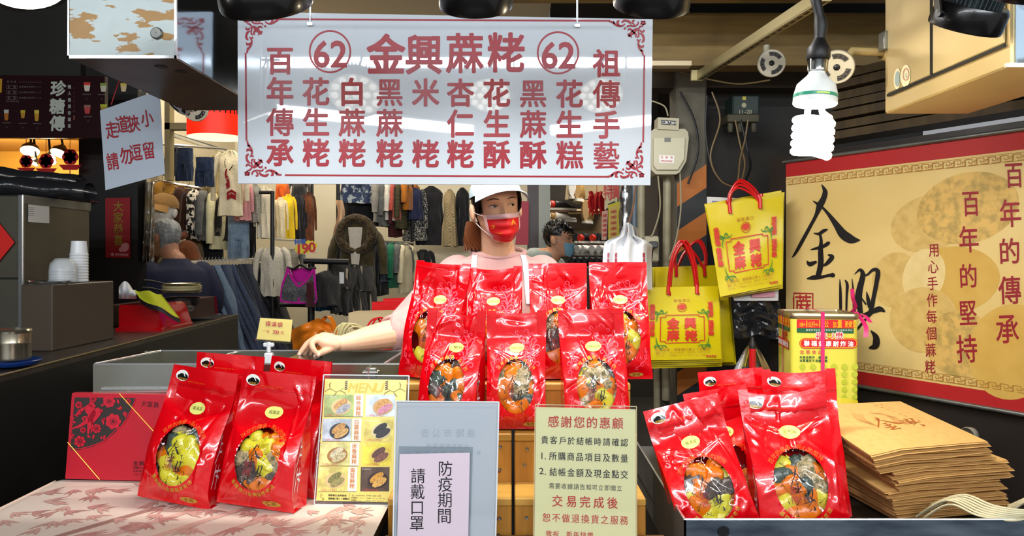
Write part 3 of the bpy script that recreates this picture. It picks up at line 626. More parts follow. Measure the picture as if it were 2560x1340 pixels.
        for (cx_, cy_, rr, a0, tn, d) in ((.66,.12,.13,2.6,.9,-1),(.72,.34,.12,2.8,.9,-1),(.62,.56,.11,3,.9,-1),(.33,.30,.10,.2,.9,1),(.28,.14,.09,.2,.9,1),(.18,.66,.11,-1.2,1,-1),(.30,.92,.10,-.6,1,1),(.02,.90,.08,-1.5,1,-1),(.52,.80,.07,3,.9,-1),(.58,-.08,.11,2.5,.9,-1),(.36,-.02,.08,0,.8,1),(.74,-.2,.10,2.4,.9,-1)):
            st(spiral(cx_, Y0+cy_, rr, a0, tn, .045, .02, d, 12)); st([(cx_+rr*cos(a0), Y0+cy_+rr*sin(a0), .045), (cx_+rr*cos(a0)*1.25+(.44-cx_)*.2, Y0+cy_+rr*sin(a0)-.09, .03), (.47, Y0+cy_-.16, .015)])
        st([(-.74,cy+.2,.015),(-.76,cy+.6,.03),(-.66,Y0+.1,.03),(-.5,Y0+.32,.025),(-.3,Y0+.38,.01)])
        for (cx_, cy_, rr, a0, tn, d) in ((-.80,-.42,.08,0,.9,1),(-.80,-.18,.09,0,.9,1),(-.60,-.08,.08,3.4,.9,-1),(-.72,.12,.09,-.4,.9,1),(-.52,.14,.08,3.2,.9,-1),(-.52,.40,.08,-.8,.9,1),(-.34,.46,.06,-.8,.9,1),(-.62,-.3,.06,3.2,.9,-1)): st(spiral(cx_, Y0+cy_, rr, a0, tn, .04, .018, d, 12))
        for sx_ in (-1,1):
            st([(sx_*.78,cy-.35,.012),(sx_*.8,cy-.7,.03),(sx_*.6,.5,.03),(sx_*.35,.32,.012)])
            for (cx_, cy_, rr) in ((.82,.95,.08),(.80,.72,.09),(.66,.50,.09),(.48,.36,.07),(.62,.72,.06)): st(spiral(sx_*cx_, cy_, rr, pi/2, .9, .035, .015, sx_, 10))
        q.obj('swirl_print', t, local=True, kind='stuff', smooth=0)
        q = MB(); q.grid(lambda u, v: fr(u*1.98-.99, .955+.004*v)+V((0,-.0008*sin(pi*v)-.0004,0)), 40, 2, RED); q.obj('heat_seal', t, local=True, smooth=60)
    if side:
        q = MB(); f_ = sd(side); mp = lambda x, y: f_(x, y)+V((side*.0012,0,0))
        for pts in ([(.14,.50,.06),(.5,.53,.05)],[(.3,.56,.05),(.26,.44,.05),(.12,.33,.05)],[(.38,.53,.05),(.36,.42,.04)],[(.28,.47,.04),(.52,.47,.04)],[(.26,.41,.04),(.50,.41,.04)],
                    [(.20,.27,.05),(.55,.27,.04)],[(.22,.32,.05),(.20,.22,.06),(.14,.15,.05)],[(.40,.32,.05),(.40,.22,.06),(.36,.14,.05)],[(.30,.24,.04),(.50,.22,.05)]):
            q.ribbon(mp, [(a, b_, c*.55*(.02/.02)) if False else (a, b_, c*.42) for a, b_, c in pts], SCRIPT, 3)
        q.obj('white_script', t, local=True, smooth=0)
    # sweets inside, behind the window
    spots = []
    for row, (yy, n) in enumerate(((-.82,2),(-.48,4),(-.12,4),(.22,4),(.52,3))):
        for i in range(n): spots.append(((i-(n-1)/2)*.44+(.12 if row % 2 else 0), yy))
    r.shuffle(spots)
    for i, (a, b_) in enumerate(spots[:nc]):
        u, v = a*rx*1.05, cvy+b_*ry*1.0
        p = fr(max(-.8,min(.8,u)), v); p.y += .021+r.uniform(0,.007)+.010*max(0,b_)**2*4*.5
        R_ = Matrix.Rotation(r.uniform(0,pi), 4, 'Y') @ Matrix.Rotation(r.uniform(-.3,.3), 4, 'X')
        k = mix[i % len(mix)]; S_ = Matrix.Scale(r.uniform(1.1,1.3)*(.82 if b_ > .4 else 1), 4)
        candy(k, M @ Matrix.Translation(p) @ R_ @ S_, '%s wrapped sweet inside the %s' % (k, group), '%s sweets in the %s' % (k, group), r.randint(0,99))
    return t
O, Y_, GG, CB, CDK = 'orange', 'yellow', 'green grey', 'clear beige', 'clear dark'
GL, GF, GB, GR = 'zip pouches on the tablecloth', 'front row of pouches on the pine stands', 'back row of pouches on the pine stands', 'zip pouches in the steel tray'
z0 = TZ+.004
pouch(((452-CX)/F*1.715,1.715,z0), -.22, -.16, .10, .180, .305, 'A', 5, 'red zip pouch showing mostly yellow sweets, beside the flat red gift box', 'zip pouch beside the gift box', (Y_,Y_,CB,Y_,O,GG))
pouch(((655-CX)/F*1.69,1.685,z0), -.20, -.15, .07, .182, .300, 'A', 9, 'red zip pouch with mixed orange, yellow and dark sweets, beside the menu stand', 'zip pouch beside the menu', (Y_,O,CDK,O,Y_,CB))
pouch(((545-CX)/F*1.815,1.815,z0), -.15, -.08, .06, .175, .325, 'A', 14, 'red zip pouch half hidden behind the yellow-windowed one', 'zip pouch behind the yellow one', (O,Y_), 4, detail=0)
pouch(((722-CX)/F*1.79,1.79,z0), -.32, -.08, .05, .170, .318, 'A', 21, 'red zip pouch behind the one beside the menu stand, its side showing', 'zip pouch behind the menu one', (O,O,Y_), 4, detail=0)
z2, z3 = 1.036, 1.137
pouch((-.150,1.782,z2), -.26, -.10, .035, .150, .285, 'B', 31, 'red swirl pouch with green-grey and orange sweets, standing above the lilac notice', 'swirl pouch above the lilac notice', (GG,O,O,CDK,O,GG), dip=.014)
pouch((.012,1.786,z2), -.06, -.10, -.01, .146, .282, 'B', 44, 'red swirl pouch between the two notices, orange and grey-green sweets', 'swirl pouch between the two notices', (O,O,GG,O,CB,O), dip=.008)
pouch((.202,1.786,z2), .05, -.10, -.03, .160, .285, 'B', 52, 'red swirl pouch behind the yellow notice, pale sesame and orange sweets', 'swirl pouch above the yellow notice', (CB,O,CB,Y_,CDK,O), side=-1)
pouch((-.208,1.895,z3), -.30, -.10, .07, .150, .300, 'B', 61, 'red swirl pouch at the back nearest the woman\'s forearm', 'swirl pouch by the forearm', (O,CB,Y_), 7, dip=.006)
pouch((-.044,1.9,z3), -.10, -.10, -.01, .142, .288, 'B', 72, 'red swirl pouch in the back row in front of the woman', 'swirl pouch before the woman', (O,O,CB), 7, dip=.01)
pouch((.120,1.897,z3), .04, -.09, .0, .150, .295, 'B', 83, 'red swirl pouch in the back row under the man in the blue mask', 'swirl pouch under the masked man', (O,CB,O,CDK), 9, side=-1)
pouch((.276,1.893,z3), .06, -.08, .0, .150, .298, 'B', 97, 'red swirl pouch in the back row touching the yellow bags', 'swirl pouch by the yellow bags', (O,Y_,O), 7, side=-1)
z4 = .80
pouch((.480,1.71,z4), .02, -.26, -.24, .185, .315, 'A', 104, 'red zip pouch leaning sideways in the tray, next to the yellow notice', 'leaning tray pouch', (O,Y_,O,Y_,CDK,O), side=-1)
pouch((.668,1.70,z4), -.03, -.24, -.07, .205, .345, 'A', 115, 'crumpled large red zip pouch beside the pile of kraft bags', 'large crumpled tray pouch', (Y_,O,CB,O,GG,O), side=-1, dip=.018)
pouch((.560,1.80,z4), .0, -.18, -.16, .160, .325, 'A', 127, 'red zip pouch squeezed between the two front ones in the tray', 'squeezed tray pouch', (O,O), 3, detail=0, side=-1)
pouch((.610,1.93,z4), .0, -.14, -.08, .175, .350, 'A', 133, 'red zip pouch behind the squeezed one in the tray, emblem showing', 'rear tray pouch', (O,), 2, detail=0, side=-1)
pouch((.745,1.86,z4), -.1, -.16, -.03, .185, .362, 'A', 141, 'tall red zip pouch at the back of the tray, in front of the oil tin', 'tall rear tray pouch', (O,), 2, detail=0, side=-1, dip=.01)

def Z(fn, ox, oy, s): return lambda x, y: fn(ox+x/s, oy+y/s)      # coordinates read off an enlarged crop
def quad(q, fn, pts, m, ): return q.poly([fn(*p) for p in pts], m)
# front board that carries the two front notices
q = MB(); q.bx(-.275,.33,1.25,1.612,.815,.842, mat('front_board','6b4a22',.5)); 
for x in (-.25,.3): q.bx(x-.02,x+.02,1.3,1.34,0,.815, STEELD)
q.obj('pine_ledge', label='brown board ledge in front of the pine stands carrying the two notices', cat='shelf', smooth=0)
# ---- menu ----
A, B, C = P(785,1260,1.70), P(975,1265,1.70), P(812,940,1.76)
mp = plane_px(A, B, C); N_ = (B-A).cross(C-A).normalized()
t = T('menu_stand', 'upright plastic stand with yellow picture menu of sesame cakes', 'menu', A+V((.1,0,0)))
zz = lambda off: Z(mp(off), 760, 900, 3.046)
q = MB(); g = zz(0); pts = [(150,112),(800,120),(762,1108),(78,1100)]; fr_ = [g(*p) for p in pts]
q.prism([g(*p) for p in pts][::-1], -N_*.002*(1 if N_.y < 0 else -1), PVC); q.obj('clear_sleeve', t, smooth=0)
q = MB(); g = zz(.0018)
for a, b_ in zip(pts, pts[1:]+pts[:1]): q.ribbon(g, [a+(9,), b_+(9,)], mat('sleeve_edge','c9d0cf',.15), 1, False)
q.obj('sleeve_edge', t, smooth=0)
q = MB(); MY = mat('menu_yellow','efe07a',.3,coat=.5); quad(q, zz(.0012), [(160,142),(782,152),(745,1085),(92,1070)], MY); q.obj('menu_sheet', t, smooth=0)
q = MB(); g = zz(.0018); g2 = zz(.0022)
for i, c in enumerate('MENU'): q.ch(c, lambda x, y: g(x-(y-205)*.25, y), 375+i*66, 207, 110 if c != 'M' else 100, 104, mat('menu_gold','b99b3c',.3,.4), .01)
VN = mat('menu_vine','8f7f3e',.4)
for sx, ox in ((1,160),(-1,770)):
    for p_ in ([(0,60,6),(40,40,6),(90,62,5),(150,30,3)],[(40,40,5),(35,5,9),(50,-10,2)],[(90,62,5),(70,90,10),(60,100,2)],[(110,52,5),(150,70,8),(160,90,2)]): q.ribbon(g, [(ox+sx*a, 180+b_, c) for a, b_, c in p_], VN, 3)
for ox in (310,618):
    for k in range(5): q.ribbon(g, [(ox,170+14*k,5),(ox+16,163+14*k,9),(ox+22,158+14*k,2)], mat('menu_sprig','5b3b2a',.4), 2)
pics = [('8fa060','e3c489',((330,330),),'d9a45a','b6bac0'),('a9b7bd','c9a06a',(),'dda351','d88fa8'),('a8b4c0','30343c',(),'d8a155','e0b066'),('c9b860','e0d2a0',(),'25242a','31303a'),
 ('c6c27a','a8793f',(),'e2d7b0','d8cc9a'),('d9c23f','e0ca62',(),'6b4438','8b5a4a'),('c8bc6a','e0c48a',(),'8b8a4a','a9a060'),('4a3a30','3b2826',(),'dfa441','e5b45c')]
LB = '綜合麻粩白蔴麻粩米香麻粩海苔麻粩'
for r_, (y0, y1, xl) in enumerate(((264,431,156),(448,618,142),(630,805,126),(815,1000,112))):
    for c_ in (0,1):
        x0 = xl if c_ == 0 else 472-r_*13; x1 = x0+(222-r_*1) ; k = r_*2+c_; bg, pl_, _, f1_, f2_ = pics[k]; mx, my = (x0+x1)/2, (y0+y1)/2
        mb_ = mat('pic_bg_'+bg, bg, .3, nz=(40, '%02x%02x%02x' % tuple(min(255, int(int(bg[i:i+2],16)*1.25)+18) for i in (0,2,4)), .35, .7))
        quad(q, g, [(x0,y0),(x1,y0),(x1-4,y1),(x0-5,y1)], mb_)
        q.disc(g2, mx+18, my+8, 78, 60, mat('pic_plate_'+pl_, pl_, .3), 24, -.25)
        g3 = zz(.0026); g4 = zz(.003)
        for i, m_ in ((0,f1_),(1,f2_)):
            fm = mat('pic_food_'+m_, m_, .35, nz=(260, '%02x%02x%02x' % tuple(int(int(m_[j:j+2],16)*.72) for j in (0,2,4)), .4, .65))
            q.disc(g3 if i == 0 else g4, mx+12+i*20, my-12+i*36, 62, 27, fm, 20, -.62+.1*i)
        if c_ == 0:
            quad(q, g, [(x1+6,y0-2),(x1+76,y0-2),(x1+70,y1),(x1+1,y1)], mat('menu_label','efeae0',.35))
            for i, c in enumerate(LB[r_*4:r_*4+4]): q.ch(c, g2, x1+38-i, y0+24+i*40, 40, 40, mat('menu_orange','d98a3a',.4), .014)
            q.ribbon(g2, [(x0-4,y1+2,3),(x1+70,y1+2,3)], INK, 1, False)
        q.text(('Assorted','Peanut','White Sesame','Black Sesame','Rice','Raisin','Seaweed','Almond')[k], g4, x0+14, y0+14, x0+14+9*len(('Assorted','Peanut','White Sesame','Black Sesame','Rice','Raisin','Seaweed','Almond')[k]), y0+14, 17, 17, WHITE)
        q.text('120元(200g)', g4, x0+12, y1-12, x0+130, y1-12, 20, 20, mat('menu_pink','d9574a',.4))
logo(q, g, 118, 1012, .055, mat('menu_logo','7a6324',.4), sub=2)
MI = mat('menu_ink','3a3410',.4)
q.text('基隆廟口金興蔴粩', g, 192, 1030, 316, 1033, 17, 17, MI, .02); q.text('基隆廟口第62號攤位', g, 192, 1055, 334, 1058, 17, 17, MI, .02)
q.ribbon(g, [(347,1015,2),(345,1072,2)], MI, 1, False)
q.text('02-24290592 0929-258-528', g, 368, 1031, 580, 1034, 17, 17, MI); q.text('官方網站http://www.kijinxing.com', g, 364, 1048, 660, 1054, 16, 16, MI); q.text('粉絲團http://www.facebook.com', g, 364, 1067, 650, 1073, 16, 16, MI)
q.obj('print', t, kind='stuff', smooth=0)
# ---- grey holder with lilac notice ----
A, B, C = P(985,1372,1.545), P(1236,1376,1.545), P(993,1004,1.565); mp = plane_px(A, B, C)
t = T('notice_holder', 'clear sign holder backed with grey paper and a small lilac mask notice', 'sign', V(((A.x+B.x)/2,1.55,.842)))
g = mp(0); q = MB(); pts = [(992,1004),(1246,1006),(1236,1385),(984,1385)]; q.prism([g(*p) for p in pts], (0,.004,0), mat('grey_paper','c9ced6',.4,nz=(3,'d2d5da',.3,.7))); q.obj('backing_sheet', t, smooth=0)
q = MB(); quad(q, mp(.003), [(989,1002),(1248,1004),(1239,1385),(981,1385)], PVC); q.obj('clear_sleeve', t, smooth=0)
q = MB(); g = mp(.004)
for a, b_ in (((989,1003),(1247,1005)),((989,1003),(982,1385)),((1247,1005),(1238,1385))): q.ribbon(g, [a+(3.5,), b_+(3.5,)], mat('sleeve_edge2','dfe6ea',.1), 1, False)
q.obj('sleeve_edge', t, smooth=0)
# faint print showing through from the other side of the grey sheet
q = MB(); g = Z(mp(.0006), 760, 900, 3.046); GP = mat('ghost_print','bac1c9',.45)
for i, c in enumerate('告公市隆基'): q.ch(c, lambda x, y: g(x, y), 920+i*88, 555, -70, 70, GP)
q.text('防疫期間請配合', g, 950, 650, 1240, 655, 40, 34, GP); q.text('入場請全程配戴口罩', g, 800, 702, 1330, 706, 34, 30, GP); q.obj('faint_print', t, smooth=0)
n_ = T('lilac_notice', 'small lilac laminated notice with thin black characters asking to wear a mask', 'notice', V((-.2,1.54,.845)))
zz = lambda off: Z(mp(.0045+off), 760, 900, 3.046)
q = MB(); quad(q, zz(0), [(722,655),(1286,662),(1262,1475),(696,1475)], film('laminate','e6ecf0',.8,.12)); q.obj('laminate', n_, smooth=0)
q = MB(); quad(q, zz(.0004), [(728,716),(1263,706),(1248,1475),(706,1475)], mat('lilac','dccbd8',.55)); q.obj('paper', n_, smooth=0)
q = MB(); g = zz(.001)
for i, c in enumerate('防疫期間'): q.ch(c, g, 1078-i*3, 826+i*120, 116, 124, INK)
for i, c in enumerate('請戴口罩'): q.ch(c, g, 868-i*3, 882+i*120, 116, 124, INK)
q.obj('lettering', n_, smooth=0)
# ---- yellow notice ----
A, B, C = P(1333,1372,1.565), P(1592,1376,1.565), P(1338,1010,1.585); mp = plane_px(A, B, C)
t = T('yellow_notice', 'pale yellow laminated notice with red headings and black lines of text', 'notice', V(((A.x+B.x)/2,1.57,.842)))
zz = lambda off: Z(mp(off), 1230, 960, 3.526)
q = MB(); quad(q, zz(.002), [(380,178),(1276,196),(1276,1480),(362,1480)], PVC); q.obj('clear_sleeve', t, smooth=0)
q = MB(); g = zz(0); q.prism([g(*p) for p in [(388,204),(1268,226),(1272,1480),(370,1480)]], (0,.003,0), mat('notice_yellow','f8efb4',.45)); q.obj('paper', t, smooth=0)
q = MB(); g = zz(.003)
for a, b_ in (((381,180),(1276,198)),((381,180),(363,1480)),((1274,198),(1276,1480))): q.ribbon(g, [a+(7,), b_+(7,)], mat('sleeve_edge3','cbb98f',.12), 1, False)
q.obj('sleeve_edge', t, smooth=0)
q = MB(); g = zz(.0006); NR = mat('notice_red','d2382c',.5)
q.text('感謝您的惠顧', g, 542, 330, 1108, 346, 104, 108, NR, .008); q.text('貴客戶於結帳時請確認', g, 465, 492, 1166, 516, 68, 74, INK, .005)
q.text('1.', g, 440, 630, 470, 632, 90, 82, INK); q.text('所購商品項目及數量', g, 537, 634, 1166, 656, 70, 78, INK, .005)
q.text('2.', g, 436, 764, 470, 768, 90, 82, INK); q.text('結帳金額及現金點交', g, 540, 774, 1166, 798, 70, 78, INK, .005)
q.text('需要收據請告知可立即開立', g, 526, 897, 1122, 920, 50, 54, INK); q.text('交易完成後', g, 577, 1030, 1062, 1048, 98, 108, NR, .01)
q.text('恕不做退換貨之服務', g, 480, 1176, 1164, 1202, 74, 84, NR, .006); q.text('敬祝', g, 502, 1318, 562, 1322, 56, 58, NR, .006); q.text('新年快樂', g, 682, 1324, 866, 1332, 56, 58, NR, .006)
q.obj('lettering', t, smooth=0)
# ---- flat red gift box leaning at the back of the table ----
A, B, C = P(163,1198,1.875), P(370,1203,1.86), P(180,984,1.905); mp = plane_px(A, B, C)
t = T('red_gift_box', 'flat red gift box with black papercut bird corner and gold elastic cord', 'gift box', V((-.95,1.87,TZ)))
GBR = mat('box_red','bd0a24',.45); g = mp(0); q = MB(); q.prism([g(163,1197), g(163+400,1207), g(180+385,990), g(180,983)][::-1], (0,.018,0), GBR); q.obj('lid', t, smooth=0)
q = MB(); q.prism([g(165,1199), g(165+398,1209), g(182+382,992), g(182,985)][::-1], (0,.012,0), GBR); 
for v_ in q.v: v_.y += .019
q.obj('base_tray', t, smooth=0)
zz = lambda off: Z(mp(off), 140, 860, 2.791)
q = MB(); DK = mat('papercut_dark','2d2420',.55); quad(q, zz(.0003), [(130,372),(555,378),(528,440),(490,520),(420,610),(340,680),(250,718),(150,742),(100,742)][::-1], DK)
g = zz(.0009); r = rnd(4); P2 = mat('papercut_red','c80e2c',.45); P3 = mat('papercut_line','5e1420',.5)
for cx_, cy_, R_ in ((370,400,46),(400,540,58),(160,425,26),(168,680,42),(285,590,34),(505,400,20),(260,385,26),(190,600,22)):
    for k in range(7): q.disc(g, cx_+.55*R_*cos(k*.9), cy_+.55*R_*sin(k*.9), R_*.42, R_*.36, P2, 12, k*.9)
    g4 = zz(.0013)
    for k in range(5): q.disc(g4, cx_+.22*R_*cos(k*1.256+.4), cy_+.22*R_*sin(k*1.256+.4), R_*.26, R_*.22, P3, 12, k, .84)
    q.disc(g4, cx_, cy_, R_*.13, R_*.13, P3, 10)
for pts in ([(215,430,40),(235,455,66),(250,490,56),(225,530,34),(170,570,20),(115,590,8)],[(235,410,30),(255,425,34),(278,440,6)],[(310,455,36),(285,480,60),(255,520,56),(235,570,30),(225,630,10)],[(330,470,6),(312,462,26)],[(205,440,10),(170,470,26),(140,500,8)],[(250,520,20),(255,580,16),(245,620,6)]): q.ribbon(g, pts, P2, 5)
for i in range(26):
    a = r.uniform(0,6.28); cx_, cy_ = r.choice(((480,470),(330,540),(130,640),(130,500),(440,420),(330,650),(250,660),(470,450),(180,500),(120,550),(410,630),(300,430))); L_ = r.uniform(22,40)
    cx_ += r.uniform(-14,14); cy_ += r.uniform(-14,14)
    q.ribbon(g, [(cx_,cy_,3),(cx_+.5*L_*cos(a),cy_+.5*L_*sin(a),16),(cx_+L_*cos(a),cy_+L_*sin(a),2)], P2, 3)
q.ribbon(g, [(100,735,5),(180,728,7),(260,706,6),(340,672,7),(410,606,6),(470,560,6),(520,470,6),(556,385,4)], P2, 4)
q.obj('papercut', t, kind='stuff', smooth=0)
q = MB(); BK = mat('box_ink','5a0a18',.4)
for c, x, y, s_ in (('大',613,415,42),('富',655,420,42),('貴',698,425,42),('金',555,832,38),('興',596,834,38),('節',645,836,38)): q.ch(c, g, x, y, s_, s_, BK, .006)
q.text('訂購專線：02-24290592', g, 545, 862, 700, 866, 17, 17, BK); q.text('基隆廟口金興蔴粩', g, 545, 886, 690, 890, 18, 18, BK); q.text('http://www.kijinxing', g, 545, 908, 690, 912, 16, 16, BK); q.obj('lettering', t, smooth=0)
q = MB(); EL = mat('gold_cord','e2a63a',.3,.5); g = zz(.0022)
q.tube([g(440,344), g(690,620)], .0011, EL, 6); q.tube([g(82,686), g(305,946)], .0011, EL, 6); q.obj('gold_cord', t)
# ---- price tag clipped on the display case ----
A, B, C = P(643,852,1.99), P(726,858,1.98), P(652,796,2.0); mp = plane_px(A, B, C); t = T('price_tag', 'small yellow price tag in a clear clip stand on the display case', 'price tag', V((-.65,1.995,RZ)))
zz = lambda off: Z(mp(off), 580, 440, 2.914)
q = MB(); g = zz(0); q.prism([g(*p) for p in [(206,1034),(440,1048),(424,1210),(178,1190)]], (0,.002,0), mat('tag_yellow','f1d66a',.35,coat=.5)); q.obj('card', t, smooth=0)
q = MB(); quad(q, zz(.0015), [(202,1028),(444,1044),(428,1216),(172,1196)], PVC); q.tube([zz(.002)(172,1192), zz(.002)(428,1214)], .003, CLEAR, 8); q.obj('clear_frame', t, smooth=0)
q = MB(); g = zz(.0008); q.text('福滿袋', g, 262, 1075, 350, 1084, 40, 40, NR, .01); q.text('一包', g, 236, 1128, 262, 1132, 22, 24, NR); q.text('330', g, 304, 1134, 334, 1138, 40, 38, NR, .01); q.ch('元', g, 366, 1142, 30, 30, NR); q.obj('lettering', t, smooth=0)
q = MB(); CPL = mat('clip_plastic','d9dee0',.15); x_, y_ = P(672,870,1.99).x, 1.992; q.tube([P(672,855,1.99), P(672,880,1.99)], .006, CPL, 10); q.box(P(672,862,1.99), (.03,.01,.012), CPL, None, .003); q.box((x_,y_,RZ+.006), (.022,.02,.03), CPL, None, .003); q.obj('clip', t)
# ---- oil tin ----
th = -radians(8); R8 = Matrix.Rotation(th, 3, 'Z'); TB0 = V((.887,2.35,.916)); tw, thh = .205, .352
tp = lambda a, d, z: TB0+R8 @ V((a, d, 0))+V((0,0,z))
q = MB(); q.bx(.86,1.12,2.33,2.53,.80,.914, mat('crate_black','1a1a1c',.5), .004)
q.obj('black_crate', label='low black crate under the square oil tin', cat='crate', smooth=0)
t = T('oil_tin', 'square yellow cooking oil tin tied with pink plastic ribbon', 'tin', tp(tw/2,tw/2,0)); TY = mat('tin_yellow','d8cf4c',.28,coat=.5); TT = mat('tin_metal','a79a7a',.3,.85)
def rsq(e, z, n=6):   # rounded square outline
    o = []; rr = .018
    for cx_, cy_, a0 in ((tw-rr,rr,-pi/2),(tw-rr,tw-rr,0),(rr,tw-rr,pi/2),(rr,rr,pi)):
        for k in range(n+1): a = a0+k*pi/2/n; o.append(tp(cx_+(rr+e)*cos(a), cy_+(rr+e)*sin(a), z))
    return o
q = MB(); prof = [(0,0),(0,.01),(-.001,.02),(-.001,.30),(0,.325),(0,.336)]; rings = [rsq(e, z) for e, z in prof]; n = len(rings[0])
q.add([p for R_ in rings for p in R_], [(j*n+i, j*n+(i+1) % n, (j+1)*n+(i+1) % n, (j+1)*n+i) for j in range(len(rings)-1) for i in range(n)], TY); q.poly(rings[0], TT); q.obj('body', t)
q = MB(); rings = [rsq(e, z) for e, z in ((.0005,.334),(.003,.337),(.003,.346),(.001,.352),(-.006,.352),(-.008,.346))]
q.add([p for R_ in rings for p in R_], [(j*n+i, j*n+(i+1) % n, (j+1)*n+(i+1) % n, (j+1)*n+i) for j in range(len(rings)-1) for i in range(n)], TT); q.poly(rings[-1], TT); q.obj('lid', t)
FA, FB_, FC = tp(0,0,0), tp(tw,0,0), tp(0,0,.3); mpf = plane_px(FA, FB_, FC); zt_ = lambda off: Z(mpf(off), 1900, 740, 4.466)
q = MB(); TR_ = mat('tin_red','c81a1c',.3,coat=.5); TG = mat('tin_green','1d5a34',.3,coat=.5); TOR = mat('tin_orange','f0a818',.3)
def fr2(a, z, off=.0008): return tp(a, -off, z)
def lf2(d, z, off=.0008): return tp(-off, d, z)
for fn_, L_ in ((fr2, .188), (lf2, .188)):
    for z0_, z1_, m_ in ((.306,.333,TR_),(.291,.306,TG)): q.poly([fn_(.017,z0_), fn_(L_,z0_), fn_(L_,z1_), fn_(.017,z1_)], m_)
g = zt_(.0016)
for s_, x, y, w_, h_ in (('1',447,318,50,64),('8',472,318,52,66),('+',497,318,50,60),('1',522,308,80,100),('公',556,318,44,66),('升',597,318,46,70),('=',634,318,60,66),('1',667,305,80,110),('9',700,305,84,110),('公',742,312,50,86),('加',833,318,42,74),('量',890,308,56,100),('更',968,316,44,74),('便',1010,316,44,74),('宜',1055,316,44,74)): q.ch(s_, g, x, y, w_, h_, TOR, .022)
q.text('嚴選使用本豆優質原料高級安心健康食用油', g, 525, 380, 1018, 382, 22, 20, WHITE)
for c, x in (('福',662),('懋',885)): q.ch(c, g, x, 443, 92, 88, WHITE, .07); q.ch(c, zt_(.0022), x, 443, 88, 84, TR_, .012)
q.ribbon(g, [(735,410,20),(735,455,20),(760,475,20),(790,475,20),(815,455,20),(815,410,20)], WHITE, 4); q.ribbon(zt_(.0022), [(735,412,10),(735,452,10),(760,470,10),(790,470,10),(815,452,10),(815,412,10)], TR_, 4); q.ch('口', zt_(.0022), 775, 432, 40, 36, TR_, .02)
def pill(fn, x0, x1, y, h_, m):
    q.poly([fn(x0+h_/2+h_/2*cos(a), y+h_/2*sin(a)) for a in [pi/2+pi*k/12 for k in range(13)]]+[fn(x1-h_/2+h_/2*cos(a), y+h_/2*sin(a)) for a in [-pi/2+pi*k/12 for k in range(13)]], m)
pill(zt_(.0014), 440, 1092, 528, 116, TR_); pill(zt_(.0017), 446, 1086, 528, 104, TOR); pill(zt_(.002), 454, 1078, 528, 90, TR_)
q.text('聯福益康耐炸油', zt_(.0024), 522, 528, 1010, 534, 66, 68, WHITE, .025); q.text('全素食品', g, 468, 622, 672, 626, 50, 48, mat('tin_pink','cf6a4a',.4), .02)
q.text('本產品耐炸．耐高溫', g, 456, 682, 738, 686, 30, 32, TG, .03); q.text('油質穩定不易變質喔', g, 456, 720, 738, 724, 30, 32, TG, .03)
TD = mat('tin_dot','b5bb33',.3,coat=.5)
for i in range(7):
    for j in range(5):
        x, y = 475+i*117, 790+j*84; s_ = 34-j*1.5
        if x < 1080: q.disc(zt_(.0010), x, y, s_, s_*1.05, TD, 18)
        if i == 0: pass
q.disc(zt_(.0018), 646, 980, 103, 100, INK, 32); q.disc(zt_(.002), 646, 980, 98, 95, mat('tin_seal','dcdccf',.3), 32); q.disc(zt_(.0022), 646, 980, 58, 56, INK, 32, 0, .94)
q.text('1億元', zt_(.0024), 615, 980, 672, 980, 34, 34, mat('tin_pink'), .02)
for i, c in enumerate('本產品已投保兩億元'): a = pi+.25+i*(pi-.5)/8; q.ch(c, zt_(.0024), 646+77*cos(a), 980+75*sin(a), 26, 26, INK, 0, a+pi/2)
for i, c in enumerate('產品責任險'): a = pi/2+.65-i*.325; q.ch(c, zt_(.0024), 646+77*cos(a), 980+75*sin(a), 26, 26, INK, 0, a-pi/2)
q.text('有效期限：2021年12月31日', g, 490, 1100, 745, 1104, 18, 18, INK)
for i, c in enumerate('加量更便宜'): q.ch(c, lambda x, y: tp(-.0016, -x, -y), -.172+i*.036, -.319, .032, .030, TOR, .02)
for i, c in enumerate('福懋'): q.ch(c, lambda x, y: tp(-.0016, -x, -y), -.10+i*.035, -.276, .034, .032, TR_, .02)
g5 = lambda x, y: tp(-.0014, -x, -y); q.ribbon(g5, [(-.18,-.247,.030),(-.03,-.247,.030)], TR_, 1, False); q.text('聯福益康耐炸油', lambda x, y: tp(-.002, -x, -y), -.168, -.247, -.04, -.247, .019, .02, WHITE, .02)
for j in range(4): q.text('本產品耐炸耐高溫'[:6], g5, -.175, -.22+j*.011, -.12, -.22+j*.011, .009, .009, TG) if j < 2 else None
q.obj('printed_label', t, kind='stuff', smooth=0)
q = MB(); RB = mat('pink_ribbon','d42a6c',.3,coat=.3)
def strip(pts, w_, d=(1,0,0)):
    d = R8 @ V(d); pts = [V(p) for p in catmull([tuple(p) for p in pts], 5)] if w_ > .0115 else pts; q.grid(lambda u, v: pts[min(int(v*(len(pts)-1)+1e-6), len(pts)-1)]+d*(u-.5)*w_, 1, len(pts)-1, RB)
strip([tp(.095,-.003,.01), tp(.095,-.003,.336), tp(.095,-.005,.352), tp(.095,.0,.357), tp(.10,.21,.357)], .011)
strip([tp(-.003,.11,.01), tp(-.003,.11,.336), tp(-.005,.11,.352), tp(0,.105,.358), tp(.12,.09,.362), tp(.209,.06,.357)], .011, (0,1,0))
strip([tp(.205,.08,.352), tp(.212,.06,.37), tp(.195,.03,.40), tp(.19,.02,.43)], .012); strip([tp(.209,.05,.356), tp(.220,.03,.335), tp(.228,.01,.31), tp(.224,.0,.28)], .014); strip([tp(.209,.05,.35), tp(.23,.03,.345), tp(.242,.01,.325)], .013)
q.obj('pink_ribbon', t, smooth=0)
